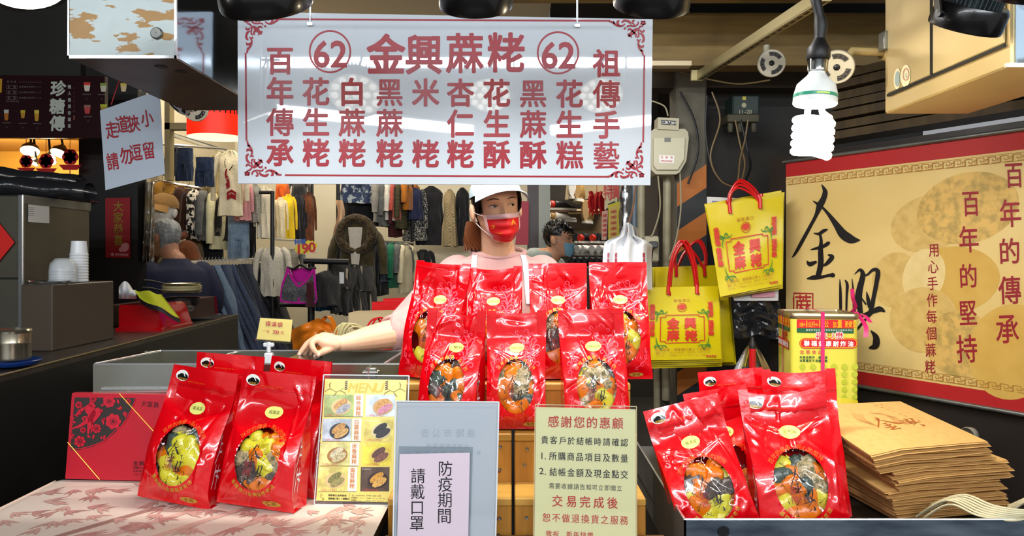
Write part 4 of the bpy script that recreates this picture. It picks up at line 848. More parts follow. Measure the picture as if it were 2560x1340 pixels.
# ---- pile of kraft bags ----
KG = 'kraft paper bags piled in the steel tray'
r = rnd(6); n = 27
KH = mat('paper_cord','d9cfa8',.6)
def cord(q, pts, rad, m):
    pts = catmull(pts, 6); q.tube(pts, rad, m, 6)
for i in range(n):
    f_ = i/(n-1); lift = (1-f_)                                  # f_=0 bottom, 1 top
    z0_, zb_ = .803+.182*f_, .803+.222*f_; off = V((.085*lift, .05*lift, 0))+V((r.uniform(-.006,.006), r.uniform(-.006,.006), 0))
    if 12 < i < 20: off += V((.03,.0,0))
    a = V((.85,1.745,z0_))+off; e1 = V((.317,.062,0)); e2 = V((-.04,.33,zb_-z0_))
    ww = r.uniform(-.02,.02); bend = r.uniform(0,.006)+(.012 if i in (8,17,22) else 0)
    def kf(u, v, up, a=a, e1=e1, e2=e2, ww=ww, bend=bend, f_=f_): 
        p = a+e1*u+e2*v+V((ww*v*.2, 0, 0)); p.z += bend*max(0,u-.55)*2*(1-v)-.010*max(0,.25-u)*4*f_*(1-v*.5)+.0035*sin(3*u+ww*90)*(1-v); p.z += up; p.x += up*0; return p
    top = i == n-1
    q = MB(); q.grid(lambda u, v: kf(u, v, .0048), 8, 6, KRAFT); q.grid(lambda u, v: kf(1-u, v, 0), 8, 6, KRAFT)
    q.grid(lambda u, v: kf(u, 0, .0048*v), 8, 1, KRAFTE); q.grid(lambda u, v: kf(1, u, .0048*v), 6, 1, KRAFTE); q.grid(lambda u, v: kf(0, 1-u, .0048*v), 6, 1, KRAFTE)
    lab = 'topmost kraft paper bag of the pile, printed with a brown logo' if top else 'kraft paper bag in the pile beside the crumpled red pouch'
    kb = T('kraft_bag', lab, 'paper bag', a, None if top else KG); q.obj('paper_body', kb, smooth=30)
    q = MB(); q.grid(lambda u, v: kf(.0+u, -.012+v*.012, .0022+.0008*v), 8, 1, KRAFT); q.obj('folded_lip', kb, smooth=30)
    if top:
        q = MB(); BRN = mat('logo_brown','a5561f',.6); BRL = mat('logo_brown_light','c28a4c',.7)
        kp = lambda off: (lambda x, y: kf(x, 1-y, .0048+off))
        kk = lambda off: (lambda x, y: kp(off)(.60-(y)*.0006, .33+(x)*.0006))
        g = lambda x, y: kf(.32+x*.00062, .66-y*.00045, .0056)
        logo(q, g, 60, 60, .9, BRN, parts=(0,), sub=3)
        g6 = lambda x, y: kf(.44+x*.00052, .60-y*.00035, .0056); logo(q, g6, 60, -440, .9, BRN, parts=(1,), sub=3)
        for k in range(7): q.ribbon(lambda x, y: kf(x, y, .0052), [(.36+.012*k,.78-.012*k,.004),(.30+.012*k,.60,.005),(.38,.42+.008*k,.004)], BRL, 4); q.ribbon(lambda x, y: kf(x, y, .0052), [(.5+.02*k,.74,.004),(.66-.01*k,.62-.008*k,.005),(.62-.01*k,.46,.003)], BRL, 4)
        q.text('基隆廟口金興蔴粩', lambda x, y: kf(x, y, .0054), .70, .92, .80, .50, .032, -.026, BRL, 0, 1.3); q.text('電話：02-24290592', lambda x, y: kf(x, y, .0054), .76, .93, .87, .45, .03, -.022, BRL, 0, 1.3)
        q.obj('logo_print', kb, smooth=0)
    if i < 7:
        q = MB(); hx = 1.02+i*.006; zz_ = .882+.0035*i; jj = r.uniform(-.012,.012)
        cord(q, [(hx-.05,1.78+jj,z0_+.01),(hx-.03,1.69+jj,zz_+.004),(hx+.0,1.62,zz_),(hx+.06,1.604+jj*.3,zz_-.004),(hx+.115,1.618+jj*.3,zz_+.002),(hx+.14,1.67,zz_+.012),(hx+.12,1.76+jj,z0_+.012)], .0026, KH); q.obj('cord_handle', kb)
# ---- CFL bulb ----
t = T('hanging_bulb', 'glowing spiral energy saving bulb hanging from a taped black cord', 'lamp', P(2030,395,1.7)); CF = mat('cfl_glow','fff4d8',.3,em=26); CB_ = mat('cfl_base','eef2ee',.35)
tl = Matrix.Rotation(.07, 3, 'Y'); bc = P(2037,262,1.7); up = tl @ V((0,0,1)); k_ = 1.7/1849
q = MB(); q.lathe([(.001,-2*k_),(50*k_,-1*k_),(53*k_,2*k_),(52*k_,26*k_),(46*k_,50*k_),(24*k_,72*k_),(20*k_,78*k_),(20*k_,84*k_)], bc, CB_, 36, R=tl); q.obj('ballast', t)
q = MB(); q.lathe([(53.2*k_,16*k_),(52.8*k_,24*k_)], bc, mat('cfl_green','2f9c7c',.3), 36, R=tl); q.lathe([(53.6*k_,18*k_),(53.4*k_,22*k_)], bc, mat('cfl_lime','c6e84c',.3), 12, R=tl, a0=-1.9, a1=-1.3); q.obj('green_band', t)
q = MB(); q.lathe([(19*k_,80*k_),(24*k_,84*k_),(25*k_,120*k_),(22*k_,124*k_)], bc, film('socket_clear','eef2f4',.55,.1), 24, R=tl); q.lathe([(17*k_,82*k_),(17*k_,118*k_)], bc, STEELD, 20, R=tl); q.obj('socket', t)
q = MB(); q.lathe([(26*k_,112*k_),(29*k_,118*k_),(28*k_,140*k_),(20*k_,152*k_),(14*k_,165*k_)], bc, BLACK, 14, R=tl); pts = catmull([tuple(bc+up*150*k_), tuple(P(2052,60,1.7)), tuple(P(2040,0,1.7)), tuple(P(2030,-60,1.72))], 6); q.tube(pts, [.012,.012,.012,.013,.014,.015,.015,.014,.012,.011,.011,.011,.012,.012,.012,.012,.012,.012,.012], BLACK, 10); q.obj('taped_cord', t)
q = MB(); pts = []; T_ = 5.0; N = 150
for i in range(N+1):
    a = 2*pi*T_*i/N; z = -(30+98*i/N)*k_; rr = 42*k_*(.92 if i < 6 or i > N-6 else 1); pts.append(bc+tl @ V((rr*cos(a), rr*sin(a), z)))
q.tube(pts, 9.5*k_, CF, 8); q.tube([bc+tl @ V((16*k_,0,0)), bc+tl @ V((20*k_,0,-18*k_)), pts[0]], 8*k_, CF, 8); q.tube([bc+tl @ V((-16*k_,0,0)), bc+tl @ V((-18*k_,0,-60*k_)), bc+tl @ V((-6*k_,0,-120*k_)), pts[-1]], 8*k_, CF, 8); q.obj('spiral_tube', t)
L = lamp('bulb_glow', 'POINT', P(2030,335,1.7), 7, (1,.80,.46), shadow_soft_size=.035)
# ---- yellow carrier bags on hooks ----
YB = mat('bag_yellow','cdba08',.28,0,14,.25,sp=.5); YB2 = mat('bag_yellow_dark','d6b40c',.3); BTX = mat('bag_red','c8331c',.4); BGN = mat('bag_green','2f7a2a',.4); BBR = mat('bag_brown','b9761c',.45)
HR = mat('handle_red','c21417',.3,sp=.5)
def ybag(TL, TR, BR_, BL, Y, lab, grp, seed, art=False, handle=True, htop=(.5,-.62)):
    r = rnd(seed); t = T('yellow_carrier_bag', lab, 'shopping bag', P((BL[0]+BR_[0])/2, (BL[1]+BR_[1])/2, Y), grp)
    def fq(u, v, d=0):
        x = (TL[0]*(1-u)+TR[0]*u)*(1-v)+(BL[0]*(1-u)+BR_[0]*u)*v; y = (TL[1]*(1-u)+TR[1]*u)*(1-v)+(BL[1]*(1-u)+BR_[1]*u)*v
        return P(x, y, Y+d+.006*noise.noise(V((u*2.5+seed, v*3, 0)))+.003*sin(5*v+seed+2*u))
    q = MB(); q.grid(lambda u, v: fq(u, v, -.004*sin(pi*u)), 16, 18, YB); q.grid(lambda u, v: fq(1-u, v, .0035+.004*sin(pi*u)), 6, 6, YB2)
    for e in ((0,0),(1,1)): q.grid(lambda u, v, e=e: fq(e[0], v, -.000+.0035*u), 1, 8, YB2)
    q.grid(lambda u, v: fq(u, 1, .0035*v-.004*sin(pi*u)*(1-v)), 8, 1, YB2)
    q.obj('plastic_body', t, smooth=60)
    if handle:
        q = MB()
        for s_ in range(2 if not art else 2):
            a, b_ = fq(.30,.04,-.006+.01*s_), fq(.70,.04,-.006+.01*s_); top = fq(htop[0]+r.uniform(-.03,.03), htop[1], .004*s_); top.z += r.uniform(-.012,.006)
            q.tube(catmull([tuple(a), tuple(a.lerp(top,.6)+V((-.018,0,.0))), tuple(top), tuple(b_.lerp(top,.6)+V((.018,0,0))), tuple(b_)], 8), .0042, HR, 8)
        for u in (.30,.70): q.tube([fq(u,-.02,-.006), fq(u,.10,-.009)], .007, HR, 8)
        q.obj('cord_handle', t)
    if art:
        g = lambda x, y: fq(x, y, -.0075); q = MB(); h_ = .10*(TR[0]-TL[0])/(BL[1]-TL[1])
        def tx(c, x, y, w_, h2, m, b=0, rot=0): q.ch(c, g, x, y, w_, h2, m, b, rot)
        for c, x, y in (('金',.37,.50),('興',.60,.50),('麻',.37,.66),('粩',.61,.67)): tx(c, x, y, .165, .155, BTX, .05)
        for a, b_ in (((.20,.41),(.20,.74)),((.79,.41),(.79,.74)),((.27,.385),(.72,.385)),((.27,.765),(.72,.765)),((.20,.41),(.27,.41)),((.27,.41),(.27,.385)),((.79,.41),(.72,.41)),((.72,.41),(.72,.385)),((.20,.74),(.27,.74)),((.27,.74),(.27,.765)),((.79,.74),(.72,.74)),((.72,.74),(.72,.765))): q.ribbon(g, [a+(.011,), b_+(.011,)], BTX, 1, False)
        q.disc(g, .49, .28, .065, .062, BTX, 24, 0, .88); q.disc(g, .49, .275, .05, .038, BTX, 12); q.text('基隆廟口', g, .40, .185, .58, .185, .05, .045, BBR)
        q.text('金 興', g, .455, .315, .525, .315, .03, .028, YB)
        for i, c in enumerate('佳節好禮'): tx(c, .085, .26+i*.05, .075, .058, BTX, .06)
        for i, c in enumerate('歡迎訂購'): tx(c, .085, .49+i*.05, .075, .058, BTX, .06)
        for i, c in enumerate('百年老店'): tx(c, .88, .24+i*.05, .075, .058, BTX, .06)
        for i, c in enumerate('祖傳手藝'): tx(c, .88, .49+i*.05, .075, .058, BTX, .06)
        for cx_, cy_, sx, sy_ in ((.18,.36,1,1),(.81,.36,-1,1),(.18,.80,1,-1),(.81,.80,-1,-1)):
            for pts in ([(0,0,.012),(-.05,-.03,.014),(-.04,.01,.012),(0,0,.01)],[(0,0,.01),(.03,-.05,.014),(.06,-.01,.01)],[(0,0,.01),(-.03,.05,.012),(-.035,.11,.006)],[(0,0,.01),(.08,.0,.012),(.11,-.03,.006)]): q.ribbon(g, [(cx_+sx*a, cy_+sy_*b_, c) for a, b_, c in pts], BGN, 3)
        q.text('訂購專線：基隆廟口第62號攤位', g, .16, .855, .84, .855, .045, .04, BBR); q.text('電話：02-24290592 0929-258528', g, .16, .895, .84, .895, .035, .035, BBR); q.text('http://www.kijinxing.com', g, .16, .93, .80, .93, .035, .035, BBR); q.text('敬請惠顧', g, .82, .955, .92, .955, .035, .03, BTX, .02)
        q.obj('printed_art', t, kind='stuff', smooth=0)
    return t
GY1, GY2, GY3 = 'yellow carrier bags in the low front stack', 'yellow carrier bags in the stack behind it', 'yellow carrier bags hanging beside the banner'
r = rnd(12)
ybag((1617,719),(1796,715),(1803,898),(1612,901),2.82,'front yellow carrier bag hanging low beside the red pouches, with red printed characters',None,1,True)
for i in range(1,5):
    a, b_ = r.uniform(-4,6), 5*i; ybag((1620+a,721+i),(1797+a,717+i),(1804+a+r.uniform(-4,4),898+b_*.9),(1616+a,902+b_),2.82+.012*i,'yellow carrier bag hanging behind the printed front one, low stack',GY1,i+1,handle=i < 4)
for i in range(5):
    a = r.uniform(-5,7); ybag((1634+a,668),(1810+a+i*2,666-i),(1832+a+i*2,905+2*i),(1640+a,912),2.93+.012*i,'yellow carrier bag in the stack whose red handles rise behind the low front one',GY2,i+11,handle=i < 4, htop=(.38 if i < 2 else .62,-.25))
ybag((1766,520),(1958,491),(1955,712),(1800,742),2.72,'printed yellow carrier bag hanging next to the banner',None,31,True,htop=(.46,-.2))
for i in range(1,5):
    a = r.uniform(-4,5); ybag((1764+a,518-i*2),(1957+a,492-i*4),(1953+a,716+i*2),(1806+a,742+i),2.72+.012*i,'yellow carrier bag behind the printed one next to the banner',GY3,i+40,handle=i < 4, htop=(.48,-.2))

# ---------- wall fixtures on the right ----------
IV = mat('ivory_plastic','b9b397',.45); PG = mat('pipe_ivory','a39c80',.45,nz=(8,'7d7760',.4,.75)); DGR = mat('duct_grey','4b4f52',.5)
YW = 3.36
t = T('striped_pillar', 'concrete pillar with orange and black hazard stripes', 'pillar', P(1728,900,3.25))
q = MB(); x0, x1 = P(1691,0,3.25).x, P(1768,0,3.25).x; q.bx(x0,x1,3.25,3.40,0,2.5, mat('pillar_concrete','6f6a5c',.75,nz=(5,'4b473c',.35,.7)), .01); q.obj('shaft', t, smooth=0)
for i in range(7):
    q = MB(); y = 425+i*118; f = yplane(3.25)(.001); q.poly([f(1693,y+34), f(1766,y-14), f(1766,y+44), f(1693,y+92)], mat('hazard_orange','b3661a',.5)); q.poly([f(1693,y+92), f(1766,y+44), f(1766,y+104), f(1693,y+152)], mat('hazard_black','1d2024',.5)); q.obj('hazard_stripe', t, smooth=0)
t = T('gas_meter', 'ivory gas meter with counter window on the dark wall', 'meter', P(1672,436,3.2))
f = yplane(3.18)(0); q = MB(); pts = [(1628,330),(1635,322),(1712,322),(1720,330),(1722,345),(1716,402),(1700,430),(1690,436),(1640,436),(1628,425)]
q.prism([f(*p) for p in pts], (0,.12,0), IV); q.obj('housing', t, smooth=0)
q = MB(); q.prism([P(x, y, 3.165) for x, y in ((1634,345),(1712,345),(1710,398),(1694,424),(1642,424),(1634,414))], (0,.02,0), mat('ivory_light','c9c4a8',.4)); q.obj('front_cover', t, smooth=0)
q = MB(); q.prism([P(x, y, 3.17) for x, y in ((1645,293),(1698,296),(1697,325),(1644,323))], (0,.08,0), IV); q.poly([P(x,y,3.168) for x, y in ((1653,300),(1690,302),(1690,313),(1653,311))], BLACK)
f = yplane(3.166)(0); q.text('00317', f, 1657, 305, 1673, 306, 12, 11, WHITE); q.text('284', f, 1678, 307, 1687, 307, 11, 10, mat('meter_red','c33',.4) if 0 else WHITE); q.obj('counter', t, smooth=0)
q = MB(); f = yplane(3.164)(0); q.poly([f(1648,388), f(1686,389), f(1685,408), f(1648,407)], WHITE); q.poly([f(1661,344), f(1677,344), f(1677,355), f(1661,355)], mat('plate_grey','70706a',.4)); q.text('瓦斯表', yplane(3.163)(0), 1655, 393, 1679, 394, 8, 7, BTX); q.text('注意安全請勿敲打', yplane(3.163)(0), 1653, 402, 1681, 403, 5, 5, BTX); q.obj('warning_label', t, smooth=0)
def pipe(nm, lab, cat, pts, r_, m, n=12, **k):
    q = MB(); q.tube([P(*p) for p in pts] if k.get('raw') is None else pts, r_, m, n); return q.obj(nm, label=lab, cat=cat)
pipe('water_pipe', 'ivory vertical pipe rising below the gas meter', 'pipe', [(1668,436,3.28),(1664,1000,3.28)], .018, PG)
pipe('water_pipe', 'ivory vertical pipe right of the silver wrapped duct', 'pipe', [(1603,380,3.3),(1602,700,3.3)], .018, PG)
pipe('water_pipe', 'thin ivory pipe running down beside the yellow bags low on the wall', 'pipe', [(1642,905,3.3),(1643,1060,3.3)], .015, PG)
q = MB(); c0, c1 = P(1585,440,3.32), P(1584,700,3.32); n = 44; q.tube([c0.lerp(c1, i/n) for i in range(n+1)], [.017+.003*(i % 2) for i in range(n+1)], mat('corrugated_grey','5a6a78',.4), 12); q.obj('corrugated_conduit', label='blue grey corrugated conduit beside the ivory pipe', cat='conduit')
q = MB(); r = rnd(2); c0, c1 = P(1564,440,3.28), P(1560,660,3.28); n = 26
q.grid(lambda u, v: c0.lerp(c1, v)+V((cos(2*pi*u),sin(2*pi*u),0))*(.024+.006*noise.noise(V((u*6, v*14, 2)))), 16, n, mat('foil_wrap','8a8c8e',.25,.9,30,.6), cu=True); q.obj('foil_wrapped_pipe', label='crumpled silver foil wrapped pipe beside the yellow posters', cat='pipe', smooth=20)
for a, pts, lab in ((0,[(1700,430,3.2),(1702,520,3.2),(1690,600,3.2),(1672,650,3.2)],'thin ivory cable curving down from the gas meter'),(1,[(1645,440,3.2),(1650,520,3.2),(1634,580,3.2),(1625,592,3.2)],'ivory cable running into the wall socket'),
    (2,[(1780,230,3.1),(1800,300,3.1),(1776,390,3.1),(1800,450,3.1),(1845,470,3.1)],'brown cable loop left of the switch box'),(3,[(1700,180,3.1),(1780,200,3.1),(1850,210,3.1),(1925,200,3.1)],'brown cable strung under the beam to the dome camera'),
    (4,[(1838,300,3.15),(1850,360,3.15),(1862,410,3.1),(1852,460,3.0)],'brown cable hanging from the switch box'),(5,[(1852,300,3.15),(1868,370,3.15),(1876,420,3.1),(1858,462,3.0)],'black cable hanging from the switch box'),
    (6,[(1870,300,3.15),(1862,350,3.15),(1850,400,3.1),(1845,460,3.0)],'second brown cable hanging from the switch box'),(7,[(1700,230,3.2),(1735,300,3.2),(1745,380,3.2),(1720,460,3.2)],'black cable snaking over the pillar'),
    (8,[(1622,250,3.2),(1660,265,3.2),(1670,290,3.2)],'grey cable behind the gas meter'),(9,[(1768,240,3.12),(1765,340,3.12),(1790,440,3.12),(1850,470,3.12)],'thick black cable loop beside the switch box')):
    q = MB(); q.tube([P(*p) for p in catmull(pts, 6)], .005 if a in (5,7,9) else .0035, (mat('cable_brown','7a6440',.5), BLACK, mat('cable_ivory','a39a7c',.5))[2 if a in (0,1,8) else 1 if a in (5,7,9) else 0], 6); q.obj('cable', label=lab, cat='cable')
t = T('switch_box', 'dark green switch box marked 11-20 with cables below', 'switch box', P(1862,300,3.2))
q = MB(); q.bx(P(1828,0,3.2).x, P(1895,0,3.2).x, 3.18, 3.3, P(0,290,3.2).z, P(0,240,3.2).z, mat('box_green','20302b',.45), .006); q.obj('housing', t, smooth=0)
q = MB(); q.bx(P(1814,0,3.2).x, P(1893,0,3.2).x, 3.17, 3.3, P(0,308,3.2).z, P(0,288,3.2).z, mat('box_olive','4a4634',.5), .004)
for x in (1826,1850,1884): q.lathe([(.012,0),(.012,-.03),(.008,-.04)], P(x,308,3.2), mat('box_olive'), 10)
q.obj('cable_tray', t, smooth=0)
q = MB(); f = yplane(3.178)(0); q.text('11-20', f, 1849, 279, 1876, 279, 14, 13, mat('box_letter','a9a788',.5), .02); q.disc(f, 1860, 263, 6, 6, mat('box_letter'), 16); q.poly([f(1856,241), f(1865,241), f(1865,250), f(1856,250)], mat('box_yellow','c5b84a',.5)); q.obj('marking', t, smooth=0)
t = T('wall_socket', 'ivory wall socket box with a grey plug', 'socket', P(1627,680,3.25))
q = MB(); q.bx(P(1612,0,3.2).x, P(1648,0,3.2).x, 3.2, 3.34, P(0,655,3.2).z, P(0,590,3.2).z, IV, .006); q.obj('socket_box', t, smooth=0); q = MB(); q.box(P(1633,612,3.17), (.035,.05,.03), DGR, None, .006); q.tube([P(*p) for p in catmull([(1630,625,3.16),(1626,660,3.15),(1622,700,3.15)], 5)], .006, BLACK, 8); q.obj('plug', t)
def dome(px, py, Y, R, ax, lab, m=None, zc=2.21):
    rot = V(ax).normalized().to_track_quat('Z','Y').to_matrix(); c = P(px, py, Y); m = m or mat('camera_white','a39c88',.4); t = T('dome_camera', lab, 'security camera', c, None)
    q = MB(); q.lathe([(R,0),(R*1.02,-R*.1),(R*.95,-R*.35),(R*.6,-R*.8),(R*.3,-R*.9),(.001,-R*.9)], c, m, 28, R=rot); q.lathe([(.001,R*.04),(R*.97,R*.04),(R,0)], c, m, 28, R=rot); q.obj('housing', t)
    q = MB()
    for k in range(3):
        a0 = k*2*pi/3+.5; q.lathe([(R*.52,R*.06),(R*.82,R*.06)], c, BLACK, 12, R=rot, a0=a0, a1=a0+1.35)
        for j in range(3): a = a0+.25+j*.42; q.lathe([(R*.07,R*.07),(.001,R*.11)], c+rot @ V((R*.68*cos(a), R*.68*sin(a), 0)), mat('ir_led','3a3030',.15), 8, R=rot)
    q.lathe([(.001,R*.16),(R*.12,R*.13),(R*.2,R*.05)], c, BLACK, 16, R=rot); q.obj('lens_ring', t)
    q = MB(); b_ = c-rot @ V((0,0,R*.85)); q.tube([b_, b_+V((0,.03,.03)), V((b_.x, b_.y+.03, zc))], .012, m, 10); q.obj('mounting_stem', t)
    return t, c, rot
dome(1929,158,2.6,.048,(-.15,-1,-.12),'round white security camera under the wooden beam')
t, c, rot = dome(2092,168,2.0,.045,(-.6,-.9,-.5),'cream security camera on an arm fixed to the cabinet', zc=2.0)
q = MB(); q.tube([c+V((.03,.03,.02)), P(2130,128,2.03), P(2205,130,2.03)], .011, mat('camera_cream','a38d5c',.4), 12); q.lathe([(.02,0),(.024,.01),(.024,.02),(.014,.024)], P(2203,130,2.03), mat('camera_cream'), 16, R=Matrix.Rotation(pi/2,3,'Y')); q.obj('mounting_arm', t)
dome(488,272,2.25,.038,(.1,-1,-.25),'round security camera beside the red lantern, under the steel box', zc=2.2)
t, c, rot = dome(442,262,2.05,.036,(-.5,-.5,-.75),'white security camera behind the handwritten sign', mat('camera_pure','b4babd',.35), zc=1.86)
# slotted angle bar
q = MB(); a, b_ = P(1742,178,3.0), P(2050,-30,1.9); d = (b_-a).normalized(); AM = mat('angle_metal','a69a70',.4,.5)
q.prism([a, b_, b_+V((0,0,-.035)), a+V((0,0,-.035))], (.004,0,0), AM); q.prism([a+V((0,0,-.033)), b_+V((0,0,-.033)), b_+V((.03,0,-.033)), a+V((.03,0,-.033))], (0,0,.003), AM)
q.box(a+V((0,0,-.017)), (.05,.01,.045), AM, None, .002)
n = 24
for i in range(n):
    c = a.lerp(b_, (i+.5)/n)+V((.016,0,-.0335)); e = d*.016; w2 = V((.005,0,0)); q.poly([c-e-w2, c-e+w2, c+e+w2, c+e-w2], BLACK)
q.obj('slotted_angle_bar', label='slotted steel angle bar hanging diagonally under the beams', cat='bar', smooth=0)
q = MB(); q.bx(P(1600,0,2.9).x, P(1726,0,2.9).x, 2.88, 2.93, P(0,167,2.9).z, P(0,155,2.9).z, mat('tube_cover','c9b894',.4)); q.obj('ceiling_batten', label='short pale batten fixed behind the right edge of the sign', cat='batten', smooth=0)
# papers and black plastic behind the yellow bags
q = MB(); f = yplane(2.80)(0); q.prism([f(1768,492), f(1950,500), f(1946,752), f(1836,752), f(1770,560)], (0,.006,0), mat('newspaper','c9c9c6',.6)); q.obj('newspaper_bundle', label='white newspaper bundle hanging behind the right yellow bag', cat='newspaper', smooth=0)
q = MB(); f = yplane(2.79)(0)
q.text('基隆廟口夜市', f, 1840, 507, 1940, 510, 12, 13, mat('news_ink','4a5068',.6)); q.ribbon(f, [(1780,505,6),(1835,508,6)], mat('news_blue','5a6a9a',.5), 1, False); q.ribbon(f, [(1880,738,12),(1938,736,12)], mat('news_pink','c98a9a',.5), 1, False); q.obj('newspaper_print', label='printed headline on the newspaper sheet behind the yellow bag', cat='print', smooth=0)
q = MB(); q.grid(lambda u, v: P(1835+115*u, 752+90*v+6*sin(9*u), 2.84+.03*noise.noise(V((u*4,v*5,1)))), 24, 18, mat('black_plastic','222326',.18,0,30,.5)); q.obj('black_plastic_bag', label='shiny crumpled black plastic under the newspaper bundle', cat='plastic bag', smooth=30)
# white vest bags hanging in the middle
for k, (dx, lab) in enumerate(((0,'white plastic vest bag with red printing hanging from a wire, in front'),(12,'translucent white plastic bag hanging just behind the printed vest bag'))):
    m = mat('vest_white','eef2f6',.5) if k == 0 else mat('vest_back','c9c8c0',.4)
    def vf(u, v, k=k, dx=dx):
        wd = 13+4*sst(0,.1,v)+36*sst(.13,.27,v)+4*v; cx_ = 1570-8*sst(0,.5,v)+dx; x = cx_+(u-.5)*2*wd; fold = sin(u*19+k)*(.02*(1-sst(.15,.9,v))+.006)
        return P(x, 566+8*k+150*v-10*sin(pi*u)*sst(.1,0,v), 2.7+.05*k+fold-.03*sin(pi*u))
    q = MB(); q.grid(vf, 40, 26, m); o = q.obj('vest_bag' if k == 0 else 'plastic_vest_bag', label=lab, cat='plastic bag', smooth=50)
    if k == 0:
        q = MB(); g = lambda x, y: vf(x, y)+V((0,-.004,0))
        for x, tx_ in ((.12,'百年老店'),(.3,'佳節好禮'),(.93,'歡迎訂購')):
            for i, c in enumerate(tx_): q.ch(c, g, x, .48+i*.09, .055, .085, mat('vest_red','c4455a',.4), .05)
        WL[o.name] = V(o.location); q.obj('red_print', o, smooth=0)
q = MB(); q.tube([P(*p) for p in catmull([(1590,455,2.8),(1582,520,2.75),(1572,560,2.68),(1570,580,2.66)], 5)], .004, mat('rusty_wire','6a4a34',.6), 6); q.obj('hanging_wire', label='rusty wire hook holding the white vest bags', cat='wire')
# clear bag with red torch low on the wall
q = MB(); q.grid(lambda u, v: P(1880+(u-.5)*2*(8+62*v**.8), 862+115*v, 2.6+.04*sin(u*14)*(1-v*.5)-.04*sin(pi*u)), 40, 20, film('milky_bag','e6ecec',.68,.2)); q.obj('clear_plastic_bag', label='milky plastic bag hanging from a hook behind the tray', cat='plastic bag', smooth=60)
t = T('red_torch', 'red gas torch hanging in front of the milky plastic bag', 'torch', P(1881,940,2.5)); q = MB(); q.lathe([(.001,0),(.011,.0),(.0115,.09),(.001,.092)], P(1881,938,2.5), mat('torch_red','b01218',.3), 16); q.obj('barrel', t)
q = MB(); q.lathe([(.011,.09),(.012,.105),(.006,.12),(.006,.13)], P(1881,938,2.5), BLACK, 14); q.box(P(1865,925,2.5), (.024,.015,.022), BLACK, None, .003); q.tube([P(1881,872,2.5), P(1881,858,2.55)], .002, STEELD, 6); q.obj('handle', t)
q = MB(); q.grid(lambda u, v: P(2050+95*u, 1003+20*v-8*sin(3*u), 2.28-.1*v), 16, 6, YB); q.obj('flattened_yellow_bag', label='flattened yellow bag under the foot of the oil tin', cat='shopping bag', smooth=40)
q = MB(); q.lathe([(.001,.0),(.012,.002),(.02,.012),(.022,.028),(.02,.034)], P(2435,1085,2.0), mat('knob_grey','7c7a70',.3), 20, R=(-BN).to_track_quat('-Z','Y').to_matrix() if 0 else BN.to_track_quat('Z','Y').to_matrix()); q.obj('door_knob', label='round grey rubber knob on the dark side wall', cat='knob')

# ---------- left: counter, fridge, neighbour stall ----------
t = T('tea_shop_counter', 'long dark counter with brown top edge running back past the brown box and red machine', 'counter', (-1.75,3.3,0))
xa = lambda Y: -1.5-.061*(Y-2.17)
DC = mat('counter_black','100f0e',.45); CT = mat('counter_top','3a332b',.35,nz=(9,'2a241e',.3,.7))
q = MB(); q.prism([(xa(1.5),1.5,0),(xa(4.42),4.42,0),(xa(4.42),4.42,1.08),(xa(1.5),1.5,1.08)], (-.03,0,0), DC); q.prism([(xa(4.42),4.42,0),(-2.0,4.42,0),(-2.0,4.42,1.08),(xa(4.42),4.42,1.08)], (0,-.03,0), DC); q.obj('front_panel', t, smooth=0)
q = MB(); q.prism([(xa(1.5),1.5,1.08),(xa(4.42),4.42,1.08),(xa(4.42),4.42,1.10),(xa(1.5),1.5,1.10)], (-.36,0,0), CT); q.obj('counter_top', t, smooth=0)
q = MB(); q.tube([(xa(1.5)+.001,1.5,1.1), (xa(4.42)+.001,4.42,1.1)], .004, mat('edge_bronze','7a6a4a',.35,.6), 6); q.obj('edge_strip', t)
BP = mat('panel_brown','463c31',.4)
q = MB(); q.bx(-1.80,-1.685,2.71,3.13,1.10,1.345, BP, .004); q.obj('brown_cabinet', label='plain brown laminate box on the dark counter holding cups', cat='cabinet', smooth=0)
t = T('steel_fridge', 'tall stainless steel fridge bearing a red paper diamond', 'fridge', (-2.25,3.13,0)); FS = mat('fridge_steel','8c8878',.36,.8,nz=(1.5,'5c5a4e',.3,.75))
q = MB(); q.bx(-2.7,-1.918,2.9,3.36,0,1.69, FS, .006); q.obj('body', t, smooth=0)
q = MB(); q.bx(-1.934,-1.914,2.893,2.905,.0,1.69, BRIGHT, .003); q.bx(-1.919,-1.913,2.9,3.36,1.655,1.69, STEELD); q.bx(-2.7,-1.934,2.894,2.899,1.36,1.366, BLACK); q.obj('chrome_trim', t, smooth=0)
q = MB(); q.bx(-1.9165,-1.9145,2.93,3.06,1.585,1.655, mat('paper_white','cfd0cc',.5)); o = q.obj('paper_note', t, smooth=0); q = MB(); f = plane_px((-1.914,3,1.6),(-1.914,3.1,1.6),(-1.914,3,1.7))(0)
for k in range(5): q.ribbon(f, [(69,519+k*4.5,.9),(86,520+k*4.5,.9)], INK, 1, False)
q.obj('note_print', o, smooth=0)
q = MB(); q.prism([P(-60,605,2.89), P(-10,548,2.89), P(36,606,2.89), P(-10,662,2.89)], (0,.002,0), mat('fu_red','d01a12',.5)); q.obj('red_paper_diamond', label='red diamond paper stuck on the fridge front', cat='paper', smooth=0)
r = rnd(5)
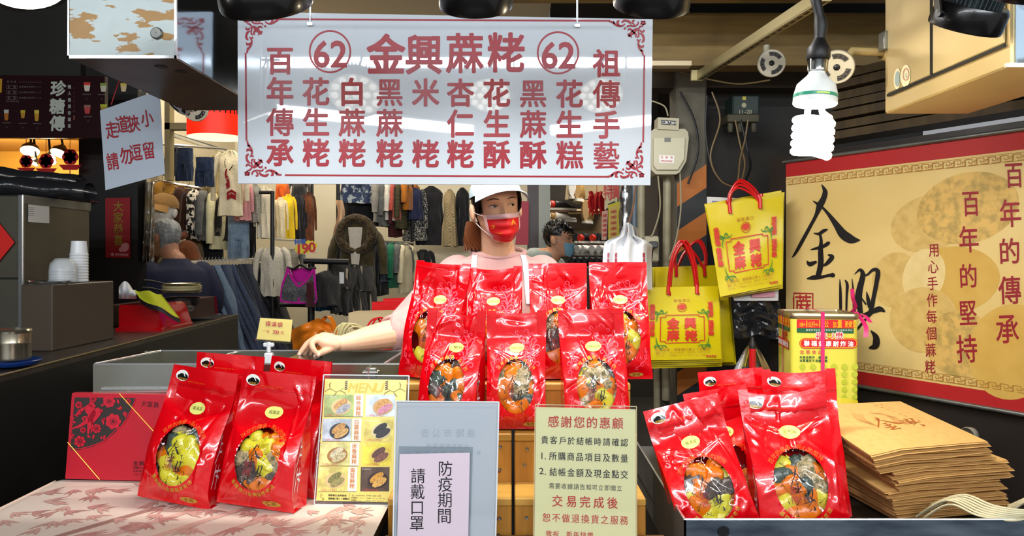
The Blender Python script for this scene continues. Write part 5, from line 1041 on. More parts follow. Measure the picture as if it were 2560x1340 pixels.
for i, (x0, x1, y, Y, rr, lab) in enumerate(((-60,226,474,2.95,.04,'black plastic film roll on top of the fridge, lower and nearer'),(-60,205,448,3.05,.035,'black plastic film roll on top of the fridge, upper'),(60,236,492,3.15,.03,'black folded plastic edge drooping off the fridge roof'))):
    a, b_ = P(x0,y-14,Y), P(x1,y+10,Y+.25); a.z = max(a.z,1.69+rr); b_.z = max(b_.z,1.69+rr*.9); q = MB()
    q.grid(lambda u, v: a.lerp(b_, v)+V((0,cos(2*pi*u)*rr*1.3,sin(2*pi*u)*rr))*(1+.25*noise.noise(V((u*4,v*6,i)))), 18, 24, mat('black_plastic'), cu=True); q.obj('plastic_roll', label=lab, cat='plastic roll', smooth=50)
# cup tower and lids on the brown box
CUPM = mat('cup_white','e4e8ea',.3); tz = 1.345
for i in range(10):
    q = MB(); z = tz+.002+i*.0115; q.lathe([(.033,z-tz),(.0335,z-tz+.003),(.0345,z-tz+.004),(.0315,z-tz+.0118)], (-1.745,2.98,tz), CUPM, 24)
    if i == 9: q.lathe([(.0315,z-tz+.0118),(.0275,z-tz+.06),(.001,z-tz+.06)], (-1.745,2.98,tz), CUPM, 24)
    q.obj('paper_cup', label='topmost upturned white cup of the tower on the brown box' if i == 9 else 'white cup in the upturned tower on the brown box', cat='cup', group=None if i == 9 else 'white cups stacked upside down', loc=(-1.745,2.98,z))
for i in range(8):
    q = MB(); z = tz+.004+i*.006; q.lathe([(.05,z-tz),(.052,z-tz+.002),(.049,z-tz+.004),(.046,z-tz+.03),(.028,z-tz+.05),(.012,z-tz+.052)], (-1.735,2.86,tz), mat('lid_clear','eef3f5',.08,al=.28), 24); q.obj('dome_cover', label='clear dome lid in the nested pile before the cup tower', cat='lid', group='clear dome lids nested on the brown box', loc=(-1.735,2.86,z))
q = MB(); q.lathe([(.001,.002),(.07,.002),(.075,.012),(.072,.012),(.066,.005)], (-1.745,2.78,tz), film('tray_clear','eef3f5',.7,.08), 30); q.obj('clear_tray', label='flat clear lid lying at the near end of the brown box', cat='lid')
t = T('steel_canister', 'round lidded stainless steel canister on a blue plate', 'canister', P(35,880,2.3)); c = V((-1.575,2.33,1.125)); CN = mat('canister_steel','a8a08c',.22,.9)
q = MB(); q.lathe([(.001,0),(.052,0),(.053,.01),(.053,.05),(.054,.053),(.053,.056),(.053,.088)], c, CN, 40); q.obj('pot_body', t); q = MB(); q.lathe([(.055,.084),(.056,.09),(.052,.096),(.02,.1),(.001,.1)], c, CN, 40); q.obj('lid', t)
q = MB(); q.lathe([(.001,.003),(.05,.003),(.075,.010),(.084,.022),(.082,.023),(.06,.008),(.001,.006)], (-1.575,2.33,1.10), mat('plate_blue','1c3f8a',.2), 40); q.obj('blue_plate', label='blue plate under the steel canister on the counter edge', cat='plate')
# red machine, cloths, pans behind the brown box
t = T('red_machine', 'glossy red moulded machine cover on the counter beyond the brown box', 'machine', (-1.74,3.5,1.1)); q = MB()
f = lambda x, y, Y: P(x, y, Y)
RM = mat('glossy_red','b0040f',.08,coat=1)
pro = [(297,822),(297,770),(300,762),(380,762),(392,768),(400,790),(410,820)]; q.prism([P(x,y,3.45) for x, y in pro], (0,.3,0), RM); q.obj('cover', t, smooth=25)
q = MB(); q.bx(P(297,0,3.45).x, P(412,0,3.45).x, 3.42, 3.75, 1.10, 1.118, RM); q.obj('skirt', t, smooth=0)
q = MB(); pts = [(297,706),(318,704),(334,722),(330,744),(297,752)]; q.grid(lambda u, v: P(297+44*u, 735-32*sin(pi*min(1,u+.2)*.9)*(1-v)+12*v, 3.48-.05*sin(pi*v)+.01*sin(20*u)), 14, 10, mat('towel_white','dcdfe4',.8)); q.obj('white_towel', label='crumpled white towel on top of the red machine', cat='towel', smooth=60)
q = MB(); YT = mat('towel_yellow','b7bd1c',.9)
def tw_(u, v): x = 335+68*u+46*v*(u*.7+.3); y = 730+4*u-6*(1-u)+60*v*(.35+.65*u)+3*sin(9*u); return P(x, y, 3.46-.06*v-.03*sin(pi*u))
q.grid(tw_, 18, 12, YT); o = q.obj('yellow_towel', label='yellow microfibre towel draped over the machine corner', cat='towel', smooth=60); WL[o.name] = V(o.location)
q = MB(); q.grid(lambda u, v: tw_(u, 1)+(tw_(1, 1)-tw_(1,.9))*v*1.0+V((0,-.004,-.012*v)), 12, 2, BLACK); q.grid(lambda u, v: tw_(1, v)+V((.014*u,-.004,-.02*u)), 2, 10, BLACK); q.obj('black_trim', o, smooth=60)
t = T('wooden_chest', 'brown wooden chest with oval silver badge behind the yellow towel', 'cabinet', P(460,790,3.95)); WC = mat('chest_brown','4a3a32',.35,nz=(3,'38291f',.3,.7,(1,1,5)))
q = MB(); q.prism([P(380,815,3.6), P(538,786,4.1), P(534,742,4.1), P(380,765,3.6)], (-.25,.05,0), WC); q.obj('front_board', t, smooth=0); q = MB(); q.prism([P(538,786,4.1), P(546,784,4.12), P(541,741,4.12), P(534,742,4.1)], (-.2,.05,0), mat('chest_red','5c0c14',.3)); q.obj('edge_board', t, smooth=0)
pm = plane_px(P(380,815,3.6), P(538,786,4.1), P(380,765,3.6)); q = MB(); q.disc(pm(.002), 475, 771, 10, 8, mat('badge_silver','c9c9c0',.2,.8), 20); q.text('三三', pm(.004), 472, 771, 479, 771, 8, 9, INK, .02); q.obj('silver_badge', t, smooth=0)
PANM = mat('pan_steel','b7b39d',.2,.9)
for i, (y, rr, lab) in enumerate(((744,.088,'dark pan at the bottom of the stack on the wooden chest'),(724,.102,'steel pan stacked on the dark pan'),(718,.100,'cream rimmed pan in the middle of the pan stack'),(712,.100,'cream rimmed pan directly under the top pan'),(706,.095,'shiny steel pan on top of the pan stack'))):
    c = P(455, y, 3.95); m = BLACK if i == 0 else mat('pan_cream','cdc698',.3) if i in (2,3) else PANM
    t = T('frying_pan', lab, 'pan', c); q = MB(); q.lathe([(.001,0),(rr*.85,0),(rr*.97,.008 if i else .04),(rr,.016 if i else .05),(rr*.96,.015),(rr*.84,.004),(.001,.004)], c-V((0,0,.02 if i else .05)), m, 36); q.obj('bowl', t)
    if i in (1,4):
        q = MB(); q.tube([c+V((-rr,0,-.008)), c+V((-rr-.05,-.03,.008)), c+V((-rr-.085,-.05,.012))], .006, BLACK, 8); q.obj('handle', t)
# ---- dark tea shop board ----
mf = plane_px(P(0,190,3.8), P(260,190,3.8), P(0,345,3.8)); zb_ = lambda off: Z(mf(off), 0, 170, 7.446)
t = T('tea_menu_board', 'dark maroon drinks menu board with large pale brush characters', 'menu board', P(120,345,3.8)); q = MB(); q.prism([P(-140,187,3.8), P(262,190,3.8), P(262,345,3.8), P(-140,345,3.8)], (0,.03,0), mat('board_maroon','24080e',.25)); q.obj('panel', t, smooth=0)
q = MB(); g = zb_(.002); BW = mat('board_white','aeb4a8',.5); BD_ = mat('board_dim','7a706a',.5); BG = mat('board_gold','b98a24',.4)
for c, x, y in (('珍',1068,380),('糖',1065,712),('傳',1085,1030)): q.ch(c, lambda x_, y_: g(x_-(y_-700)*.06, y_), x, y, 290, 300, BW, .035)
q.text('職人南貢珍珠茶', g, 1293, 350, 1293, 1080, 66, 80, BW, .01); q.text('古法手炒黑糖', g, 1380, 370, 1380, 800, 34, 50, mat('board_red','6a1c22',.5)); q.text('養生', g, 1380, 905, 1380, 950, 34, 40, mat('board_pink','c9705a',.5))
for j in range(3):
    y = 352+j*102; q.text('黑糖', g, 165, y, 270, y, 40, 44, BD_); q.ribbon(g, [(125,y-30,4),(315,y-30,4),(322,y,4),(315,y+30,4),(125,y+30,4),(118,y,4),(125,y-30,4)], BD_, 1, False); q.text('珍珠鮮奶茶系列', g, 375, y, 640, y, 34, 34, BD_); q.text('60元', g, 690, y, 750, y, 26, 28, BD_)
q.text('學特區', g, 150, 255, 285, 255, 40, 40, BD_); q.ribbon(g, [(350,262,4),(770,266,4)], BD_, 1, False); q.text('●冰塊糖度可調', g, 130, 618, 340, 622, 28, 28, BD_)
def cup(x, y, w_, h_, top, bot, rnd_=False):
    s_ = .86 if not rnd_ else .82
    q.poly([g(x-w_/2,y-h_/2), g(x+w_/2,y-h_/2), g(x+w_/2*(1-(1-s_)*.35),y-h_*.18), g(x-w_/2*(1-(1-s_)*.35),y-h_*.18)], mat('cup_'+top, top, .4))
    q.poly([g(x-w_/2*.95,y-h_*.18), g(x+w_/2*.95,y-h_*.18), g(x+w_/2*s_*.85,y+h_*.42), g(x+w_/2*.5,y+h_/2), g(x-w_/2*.5,y+h_/2), g(x-w_/2*s_*.85,y+h_*.42)], mat('cup_'+bot, bot, .4))
for a in ((118,875,92,200,'aeb4a8','a8641e'),(425,860,88,150,'b8a82a','b0802a'),(683,885,92,205,'c9b24a','b98a24'),(1620,350,125,165,'c8352a','c9c4b0'),(1925,360,125,165,'7a8a3a','b9b8a0'),(1625,770,125,165,'8a5a50','b03a3a'),(1930,745,130,140,'a9b42a','a08a2a'),(10,330,60,260,'b98a24','b98a24'),(2300,360,120,160,'c9b24a','c9b48a'),(2640,350,120,160,'c8352a','c9c4b0')): cup(*a, True)
for x, y in ((125,1020),(430,1030),(690,1035),(1615,490),(1900,495),(1635,905)):
    n = 7; q.text('黑糖珍珠鮮奶茶'[:n], g, x-70, y, x+70, y, 22, 24, BD_); q.text('60', g, x-10, y+80, x+12, y+80, 26, 28, BD_)
q.obj('print', t, kind='stuff', smooth=0)
# ---- bright neighbour stall below the board ----
q = MB(); q.bx(-4.4,-2.46,5.3,5.36,0,3.2, mat('stall_gold','d9a845',.6)); q.bx(-3.0,-2.46,4.35,4.4,1.2,2.2, mat('stall_glass','5a4630',.3)) if 0 else None; q.obj('wall_far_left', kind='structure', smooth=0)
q = MB(); q.bx(-4.4,-2.46,4.1,5.3,2.2,2.24, mat('stall_ceiling','c99a52',.6)); q.obj('ceiling_far_left', kind='structure', smooth=0)
q = MB(); q.bx(-4.4,-2.5,4.6,4.7,.9,1.0, mat('stall_counter','9a7a3a',.5)); q.bx(-4.4,-2.5,4.65,4.7,0,.9, mat('stall_counter')); q.obj('stall_counter', label='yellowish counter of the far left neighbouring stall', cat='counter', smooth=0)
HL = mat('halogen','fff2cc',.3,em=14)
for i, (x, y, rr) in enumerate(((75,378,.052),(120,402,.045),(148,384,.05),(82,408,.03))):
    c = P(x, y, 4.3); rot = V((.2-.15*i,-.45,-.8)).normalized().to_track_quat('Z','Y').to_matrix(); t = T('halogen_spot', ('lit clamp lamp over the neighbouring stall, leftmost','lit clamp lamp partly behind the middle red ornament','lit clamp lamp tilted to the right over the neighbouring stall','small lit clamp lamp low between the red ornaments')[i], 'lamp', c)
    q = MB(); q.lathe([(rr,0),(rr*.85,-rr*.5),(rr*.4,-rr),(.012,-rr*1.2)], c, mat('shade_silver','8a8478',.25,.8), 24, R=rot); q.obj('shade', t); q = MB(); q.lathe([(.001,-.001),(rr*.92,-.001)], c, HL, 20, R=rot); q.obj('bulb', t); q = MB(); q.tube([c-rot @ V((0,0,rr*1.1)), V((c.x, c.y, 2.2))], .006, BLACK, 6); q.obj('stem', t)
OR_ = mat('ornament_red','b8161a',.45)
for i, (x, y, s_) in enumerate(((66,408,.05),(116,408,.058),(176,398,.062))):
    c = P(x, y, 4.1); t = T('lucky_ornament', ('red paper new year ornament, left of the three','red paper new year ornament with tassel, middle of the three','red paper new year ornament shaped like a coin, right of the three')[i], 'ornament', c); f = lambda a, b_, c=c, s_=s_: c+V((a*s_, -.004, -b_*s_))
    q = MB()
    for k in range(6): q.prism([f(.35*cos(k*1.047)+.5*cos(k*1.047+j*.785)*.8, -.2+.35*sin(k*1.047)+.5*sin(k*1.047+j*.785)*.8) for j in range(8)], (0,.004,0), OR_)
    q.obj('flower', t, smooth=0); q = MB(); q.prism([f(-1,.5), f(1,.5), f(.6,.95), f(-.6,.95)], (0,.006,0), OR_); q.tube([f(0,.9), f(0,1.5)], .0025, OR_, 6); q.lathe([(.001,0),(.008,-.004),(.012,-.035),(.001,-.036)], f(0,1.4), OR_, 10); q.obj('tassel', t)
    q = MB(); q.tube([f(0,-.9), V((c.x,c.y,2.18))], .0015, OR_, 5); q.obj('string', t)
# ---- red couplet poster on the dark column ----
f = yplane(4.19)(.001); t = T('red_couplet', 'red poster with vertical gold characters on the dark column', 'poster', P(294,645,4.19)); q = MB(); q.prism([P(263,495,4.185), P(325,494,4.185), P(325,645,4.185), P(264,644,4.185)], (0,.004,0), mat('poster_red','8e1018',.5)); q.obj('sheet', t, smooth=0)
q = MB(); g = yplane(4.18)(0)
for i, c in enumerate('大家恭喜'): q.ch(c, g, 296, 516+i*28, 26, 28, mat('poster_gold','9c7a2c',.4,.3), .02)
q.text('基隆市議員敬賀', g, 290, 636, 318, 637, 6, 6, mat('poster_pink','c9858a',.5), .02); q.disc(g, 281, 636, 4, 4, mat('poster_pink'), 12); q.disc(g, 312, 618, 10, 12, mat('poster_pink'), 16, .5); q.disc(g, 303, 624, 6, 6, mat('poster_pink'), 16); q.obj('lettering', t, smooth=0)
# ---- handwritten sign under the steel box ----
A, B, C = P(249,275,1.95), P(412,436,1.93), P(398,225,1.93); mp = plane_px(P(249,275,1.95), P(412,436,1.92), P(264,475,1.95)); t = T('handwritten_sign', 'white laminated sign with red brush characters hanging from a red string', 'sign', P(335,470,1.94)); zz = lambda off: Z(mp(off), 0, 0, 2.9125)
q = MB(); g = zz(0); q.prism([g(*p) for p in [(728,805),(1160,655),(1198,1268),(768,1385)]], (0,.002,0), mat('sign_paper','c8ccd4',.3,coat=.5)); q.obj('sheet', t, smooth=0)
q = MB(); quad(q, zz(.0015), [(722,800),(1164,648),(1203,1272),(764,1392)], PVC); q.obj('laminate', t, smooth=0)
q = MB(); g = zz(.0008); HRD = mat('marker_red','b0202c',.45)
for s_, pts in (('走道狹小',((812,945),(888,905),(970,900),(1070,860))),('請勿逗留',((820,1175),(915,1135),(990,1110),(1082,1095)))):
    for c, (x, y) in zip(s_, pts): q.ch(c, g, x, y, 92, 132, HRD, .016, -.16)
q.obj('lettering', t, smooth=0)
q = MB(); q.tube([P(*p) for p in catmull([(278,262,1.94),(290,225,1.94),(301,193,1.92)], 4)], .0015, mat('red_string','9c1a22',.6), 6); q.tube([P(398,226,1.93), P(392,214,1.9)], .002, CLEAR, 6); q.obj('red_string', t)
# ---- red drum lantern ----
LR = mat('lantern_red','f02a10',.5,em=1.1,ecol='f01c06'); t = T('red_drum_lantern', 'glowing red drum shaped hanging lamp by the clothes shop', 'lamp', P(540,350,3.6)); c = P(542,344,3.6); R_ = .135
q = MB(); q.lathe([(R_,0),(R_,.10)], c, LR, 48); q.obj('drum_shade', t); q = MB(); q.lathe([(.001,.006),(R_*.97,.006),(R_,0)], c, mat('lantern_diffuser','f4dcb4',.5,em=1.3), 48); q.obj('diffuser', t)
q = MB(); q.lathe([(R_*.72,.10),(R_*.72,.165)], c, LR, 48); q.obj('upper_drum', t); q = MB()
for k in range(24): a = 2*pi*k/24; q.box(c+V((R_*.725*cos(a), R_*.725*sin(a), .132)), (.006,.006,.066), BLACK, Matrix.Rotation(a,3,'Z'))
for z in (.102,.134,.165): q.lathe([(R_*.73,z),(R_*.73,z+.006)], c, BLACK, 48)
q.lathe([(R_*.75,.16),(R_*.75,.168),(.001,.17)], c, BLACK, 36); q.tube([c+V((0,0,.168)), V((c.x,c.y,3.0))], .006, BLACK, 8); q.obj('lattice_frame', t)
# shop entrance beam and ceiling rail
q = MB(); q.tube([P(424,336,4.5), P(575,384,5.9)], .012, BRIGHT, 8); q.tube([P(418,330,4.5), P(575,378,5.9)], .006, DGR, 6); q.obj('ceiling_rail', label='chrome rail running back under the clothes shop ceiling', cat='rail')
q = MB(); q.bx(P(415,0,4.4).x, P(428,0,4.4).x, 4.38, 4.44, 1.9, 2.6, mat('frame_beige','9c8a5c',.5)); q.bx(P(415,0,4.4).x, P(640,0,4.4).x, 4.38, 4.44, 2.20, 2.24, mat('frame_beige')); q.obj('trim_8', kind='structure', smooth=0)
q = MB(); q.grid(lambda u, v: P(352+34*u, 455+200*v, 4.25+.05*sin(13*u+3*v)+.03*noise.noise(V((u*3,v*4,1)))), 30, 24, film('clear_curtain','c9c6bc',.62,.15)); q.obj('plastic_curtain', label='clear plastic sheet hanging beside the mannequin', cat='curtain', smooth=60)

# ---------- clothes shop ----------
def fab(nm, c, c2=None, sc_=20, lo=.4, hi=.6, r_=.85, st=(1,1,1)): return mat('fabric_'+nm, c, r_, bs=70, bd=.9, nz=(sc_, c2, lo, hi, st) if c2 else None, sheen=.2, sp=.2)
DEN = [fab('denim%d' % i, a, b_, 26, .3, .7) for i, (a, b_) in enumerate((('7e93a6','64798f'),('5c7188','4b6078'),('2c3b57','202c44'),('1d2438','151a2a'),('16171d','101115')))]
HG = mat('hanger_wood','c79a4f',.4); HGW = mat('hanger_white','d6d6d0',.4)
def hanger(c, w_, m, R_, lab, grp):
    q = MB(); g = lambda v: c+R_ @ V(v)
    q.tube([g(p) for p in catmull([(-w_/2,0,-.055),(-w_*.25,0,-.03),(0,0,-.012),(w_*.25,0,-.03),(w_/2,0,-.055)], 4)], .009, m, 8)
    q.tube([g(p) for p in catmull([(0,0,-.012),(0,0,.015),(.016,0,.028),(.016,0,.045),(0,0,.056),(-.012,0,.046)], 4)], .0022, STEELD, 6)
    q.obj('clothes_hanger', label=lab, cat='hanger', group=grp, loc=g((0,0,0)))
def garment(kind, x0, x1, y0, y1, Y, yaw, m, label, group=None, seed=0, lean=0, sl=.78, m2=None, hang=None, nm=None):
    top = P((x0+x1)/2, y0, Y); w_ = (x1-x0)/F*Y; h = (y1-y0)/F*Y; R_ = Matrix.Rotation(radians(yaw), 3, 'Z'); dps = 1; r = rnd(seed+int(x0)); ph = r.uniform(0,9); k1 = r.choice((3,4,5))
    if abs(yaw) > 40: yaw = 76 if yaw > 0 else -76; R_ = Matrix.Rotation(radians(yaw), 3, "Z"); w_ = .34; dps = .5
    NM = nm or {'top':'hanging_sweater','coat':'hanging_coat','pants':'hanging_trousers','skirt':'hanging_skirt','shorts':'hanging_shorts','dress':'hanging_dress'}[kind]
    t = T(NM, label, {'top':'clothes','coat':'coat','pants':'trousers','skirt':'skirt','shorts':'shorts','dress':'dress'}[kind], top, group)
    G_ = lambda x, y, z: top+R_ @ V((x+lean*(-z), y, z))
    def loft(hw, dp, z0, z1, cx=lambda v: 0, fo=.012, nu=32, nv=16, name='body', mm=m, pleat=0):
        def fn(u, v):
            a = 2*pi*u; z = z0+(z1-z0)*v; c, s_ = cos(a), sin(a); f_ = 1.5*fo*sst(.05,.45,v)*(.55*sin(k1*a+ph+2.2*v)+.45*sin(2.4*k1*a+2*ph-3*v))+1.1*fo*noise.noise(V((c*3+ph,s_*3,z*9+c*2))); z += .010*noise.noise(V((c*3,s_*3,ph)))*sst(.8,1,v)
            if pleat: f_ += pleat*sin(14*a)*v
            x = cx(v)+hw(v)*(abs(c)**.8*(1 if c >= 0 else -1))*(1+.25*f_/.03*sst(.2,.8,v)*.3); y = (dp(v)*dps+f_*dps)*s_; return G_(x+f_*.4*c, y, z)
        q = MB(); q.grid(fn, nu, nv, mm, cu=True); q.poly([fn(i/nu, 1) for i in range(nu)], mm); q.poly([fn(i/nu, 0) for i in range(nu)][::-1], mm); return q.obj(name, t, smooth=60)
    if kind in ('top','coat','dress'):
        b_ = .30 if sl else .46
        if kind == 'dress' and not sl: b_ = .42
        loft(lambda v: w_*(.10+(b_-.10)*sst(0,.10,v)+.03*sst(.3,1,v)+(.10*sst(.35,1,v) if kind == 'dress' else 0)), lambda v: .028+.03*sst(0,.25,v), -.012, -h, pleat=.006 if kind == 'dress' else 0)
        if sl:
            for s_ in (-1,1):
                q = MB(); pts = catmull([(s_*w_*.24,0,-.035),(s_*w_*.36,-.01,-h*.18),(s_*w_*.43,-.02,-h*sl*.55),(s_*w_*.45,-.02,-h*sl)], 5); n = len(pts)
                q.tube([G_(*p) for p in pts], [w_*(.10-.04*i/n)*(1+.05*sin(i*1.1+ph)+.04*sin(i*2.3+2*ph)) for i in range(n)], m2 or m, 12); q.obj('sleeve', t, smooth=60)
        if kind == 'coat':
            q = MB(); q.grid(lambda u, v: G_((u-.5)*.03+.0*v, -.066-.02*sst(0,.3,v)+.02*(1-sst(0,.2,v)), -.03-(h-.04)*v), 2, 12, fab('placket','2a2c2a')); q.obj('placket', t, smooth=60)
        q = MB(); q.tube([G_(w_*.095*cos(a), .024*dps*sin(a), -.016) for a in [2*pi*i/16 for i in range(17)]], .0055, m2 or m, 6, cap=False); q.obj('neckline', t)
    elif kind in ('pants','shorts'):
        loft(lambda v: w_*.46, lambda v: .035, 0, -min(.22,h*.5), fo=.004, name='waist')
        for s_ in (-1,1): loft(lambda v: w_*(.23-.04*v*(h > .4)), lambda v: .032, -min(.20,h*.4), -h, cx=lambda v, s_=s_: s_*w_*.235, fo=.008, name='leg', nu=20)
    elif kind == 'skirt': loft(lambda v: w_*(.38+.12*v), lambda v: .03+.02*v, 0, -h, fo=.010, pleat=.008, nu=56); q = MB(); q.tube([G_(w_*.385*cos(a), .036*sin(a), -.012) for a in [2*pi*i/24 for i in range(25)]], .010, m, 6, cap=False); q.obj('waistband', t)
    if hang: hanger(top, min(w_*.6,.34), hang, R_, 'wooden hanger holding the '+label if hang is HG else 'white hanger holding the '+label, None) if False else None
    return t, G_, w_, h
CR = fab('cream','e4d7b4','d8caa4',14); BRN_ = fab('brown','4a2a18','3a2012'); GRY = fab('grey','6a6b68','5c5d5b'); BLK = fab('black','17171a','202024'); OLV = fab('olive','4b4127','3c341f'); PNK = fab('pink','c98a90')
LEO = fab('leopard','e8e0cc','141312',34,.49,.51); PLR = mat('plaid_red','5a1218',.85,wave=(26,'1a0c10',.4,.6,'Z')); PLO = mat('plaid_olive','55502f',.85,wave=(30,'2c2a1c',.4,.6,'Z')); ZIG = mat('zigzag','c9b384',.8,wave=(60,'2a241a',.45,.55,'DIAGONAL',1.5)); FLO = fab('floral','26334f','9aa4a8',26,.52,.6); DOT = fab('speckle','1e2128','a8a396',110,.5,.55); STR = mat('stripe_bw','c8c6b8',.8,wave=(60,'22221e',.45,.55,'Z'))
G = garment
G('skirt',412,448,368,440,4.9,0,DEN[3],'dark denim skirt at the left end of the upper rail')
G('shorts',440,484,371,452,4.75,0,DEN[2],'faded dark denim shorts on the upper rail beside the denim skirt',seed=3)
G('shorts',488,537,394,466,4.8,0,DEN[2],'denim shorts with turned-up hems beside the reindeer sweater',seed=7)
G('coat',512,556,384,500,5.1,20,fab('beige','b8a878'),'beige coat half hidden behind the reindeer sweater')
t, g_, w_, h_ = G('top',532,622,372,540,4.85,8,CR,'cream sweater with a red reindeer motif and ribbon banner',seed=5)
q = MB(); ff = lambda x, y: g_(x*w_, -.084, -y*h_); RDS = fab('motif_red','8e1620'); BKS = fab('motif_black','1b1614')
for pts, m_ in (([(-.03,.32,.03),(-.05,.40,.06),(.0,.48,.07),(.03,.56,.05)],RDS),([(-.06,.30,.02),(-.08,.22,.015),(-.05,.17,.01)],BKS),([(.04,.34,.02),(.10,.30,.02),(.14,.26,.01)],BKS),([(-.02,.52,.08),(.02,.60,.09)],RDS)): q.ribbon(ff, pts, m_, 3)
q.poly([ff(-.02,.66), ff(.10,.62), ff(.22,.66), ff(.21,.78), ff(.09,.74), ff(-.02,.78)], RDS); q.ribbon(ff, [(.02,.70,.01),(.10,.67,.01),(.18,.70,.01)], CR, 3)
for k in range(6): q.disc(lambda x, y: g_(x*w_, -.0845, -y*h_), -.03+.02*(k % 3), .40+.05*(k//3)+.02*(k % 2), .008, .008, CR, 8)
q.obj('reindeer_motif', t, smooth=0)
G('top',578,634,452,552,5.0,10,PNK,'dusty pink sweater hanging behind the reindeer sweater',seed=2)
G('top',622,654,455,556,5.1,20,STR,'black and white patterned shirt at the end of the left rail',seed=8)
for (x0,x1,y0,y1,Y,m_,lab,s_) in ((395,452,455,560,4.95,fab('mustard','a87a2a'),'mustard sweater on the lower rail above the mannequin',1),(440,506,468,594,4.98,BRN_,'dark brown sweater with balloon sleeves on the lower rail',2),(482,528,474,598,5.03,LEO,'black and white leopard print top on the lower rail',3),
    (500,552,476,602,5.08,GRY,'grey sweater between the leopard print top and the cream one',4),(524,580,480,624,5.13,fab('cream2','ddd6a8'),'pale cream sweater with long sleeve on the lower rail',5),(553,592,490,602,5.2,fab('blackbeige','1e1b18','a8987a',6,.55,.6),'black and beige top at the right end of the lower rail',6)):
    G('top',x0,x1,y0,y1,Y,50,m_,lab,seed=s_,sl=.9)
    hanger(P((x0+x1)/2-6,y0+2,Y), .26, HG, Matrix.Rotation(radians(35),3,'Z'), 'curved wooden hanger carrying the '+lab.split(' on ')[0].split(' with ')[0].split(' between')[0].split(' at the')[0], 'wooden hangers on the lower left rail')
q = MB(); q.tube([P(385,452,4.9), P(600,486,5.25)], .012, BRIGHT, 8); q.obj('clothes_rail', label='chrome clothes rail with wooden hangers above the mannequin', cat='rail')
q = MB(); q.tube([P(405,360,4.6), P(560,372,5.1)], .010, BRIGHT, 8); q.tube([P(385,505,4.4), P(405,497,4.5)], .01, BRIGHT, 8) if 0 else None; q.obj('clothes_rail', label='upper chrome rail holding the denim shorts', cat='rail')
q = MB(); GM = mat('grid_wire','bdb490',.4,.4)
for i in range(26): q.tube([V((-2.33,4.4+i*.075,.9)), V((-2.33,4.4+i*.075,2.2))], .002, GM, 4)
for j in range(18): q.tube([V((-2.33,4.4,.9+j*.075)), V((-2.33,6.28,.9+j*.075))], .002, GM, 4)
q.obj('wire_grid_panel', label='wire grid panel on the left wall of the clothes shop', cat='grid panel', kind='thing')
G('skirt',462,508,590,655,5.1,0,fab('tan','8a7450'),'tan leatherette skirt showing under the brown sweater'); G('pants',500,560,600,700,5.15,0,BLK,'black trousers under the grey sweater',seed=4)
G('pants',570,624,538,660,5.1,15,DEN[0],'light blue jeans hanging below the reindeer sweater',seed=5); G('pants',614,640,545,660,5.3,25,BLK,'slim black trousers beside the light blue jeans',seed=6)
G('top',636,686,462,596,5.2,15,fab('offwhite','d6cdb6'),'off-white cardigan with buttons left of the black rack post',seed=9)
G('top',682,720,490,598,5.3,20,fab('ecru','dfcfaa'),'ecru sweatshirt just right of the black rack post',seed=1); G('top',700,742,482,600,5.45,25,fab('yellow','e2c21e'),'bright yellow sweatshirt with a dark print',seed=2)
G('top',690,722,452,500,5.6,0,fab('orange','e0661a'),'orange top glimpsed above the yellow sweatshirt',seed=3,sl=0); G('top',724,766,484,602,5.55,30,BLK,'black sweatshirt hanging behind the yellow one',seed=4); G('top',752,790,476,604,5.6,30,fab('leather','6a3a1e','3a1e10',9,.4,.6),'brown leather jacket at the end of the middle rail',seed=5)
G('top',720,778,450,505,5.8,0,fab('darkmix','2a2b2c','4a4a44',9,.4,.6),'dark jacket above the black sweatshirt',seed=6,sl=.6)
G('top',636,730,612,740,5.0,5,fab('lightgrey','c6bfae'),'light grey wide-neck sweater hanging in the middle',seed=11); G('top',706,744,618,710,5.15,55,STR,'black and white striped tops behind the grey sweater',seed=12)
q = MB(); q.tube([P(681,478,4.95), P(681,900,4.95)], .014, BLACK, 8); q.tube([P(648,481,4.95), P(681,481,4.95)], .012, BLACK, 8); q.tube([P(682,598,5.0), P(752,601,5.4)], .009, BRIGHT, 8); q.tube([P(780,460,5.9), P(782,600,5.9)], .012, BLACK, 8); q.obj('clothes_rack', kind='thing', label='black steel clothes rack with a chrome rail in the middle', cat='rack')
# jeans row
r = rnd(33)
for i in range(19):
    f_ = i/18; x = 498+150*f_; m_ = DEN[0] if i in (1,3) else DEN[1] if i in (0,2,4,6) else DEN[2] if i < 12 else DEN[3] if i < 16 else DEN[4]
    top = P(x, 664-6*f_, 4.6+.5*f_); h = .55; t = T('folded_jeans', ('pale blue folded jeans near the left end of the packed jeans row','faded blue folded jeans in the packed jeans row','navy folded jeans in the packed jeans row','very dark folded jeans towards the right of the jeans row','black folded jeans at the right end of the jeans row')[DEN.index(m_)], 'jeans', top, 'jeans packed on the low rack, shade %d' % (DEN.index(m_)+1))
    def jf(u, v, top=top, i=i, d=0, s1=r.uniform(-.01,.01)):
        a = 2*pi*u; return top+V((.022*cos(a)+.28*v*(.5+.5*f_)+.01*sin(6*v+i)+s1, .10*sin(a)*(1-.1*v), -h*v*(1+.1*f_)-.0))
    q = MB(); q.grid(jf, 16, 16, m_, cu=True); q.poly([jf(k/16, 1) for k in range(16)], m_); q.poly([jf(k/16, 0) for k in range(16)][::-1], m_); q.obj('leg', t, smooth=60)
    q = MB(); q.box(top+V((0,-.09,.008)), (.012,.03,.03), mat('clip_clear','b9ad94',.3)); q.tube([top+V((0,-.02,.02)), top+V((0,0,.05))], .0025, STEELD, 5); q.obj('clip', t, smooth=0)
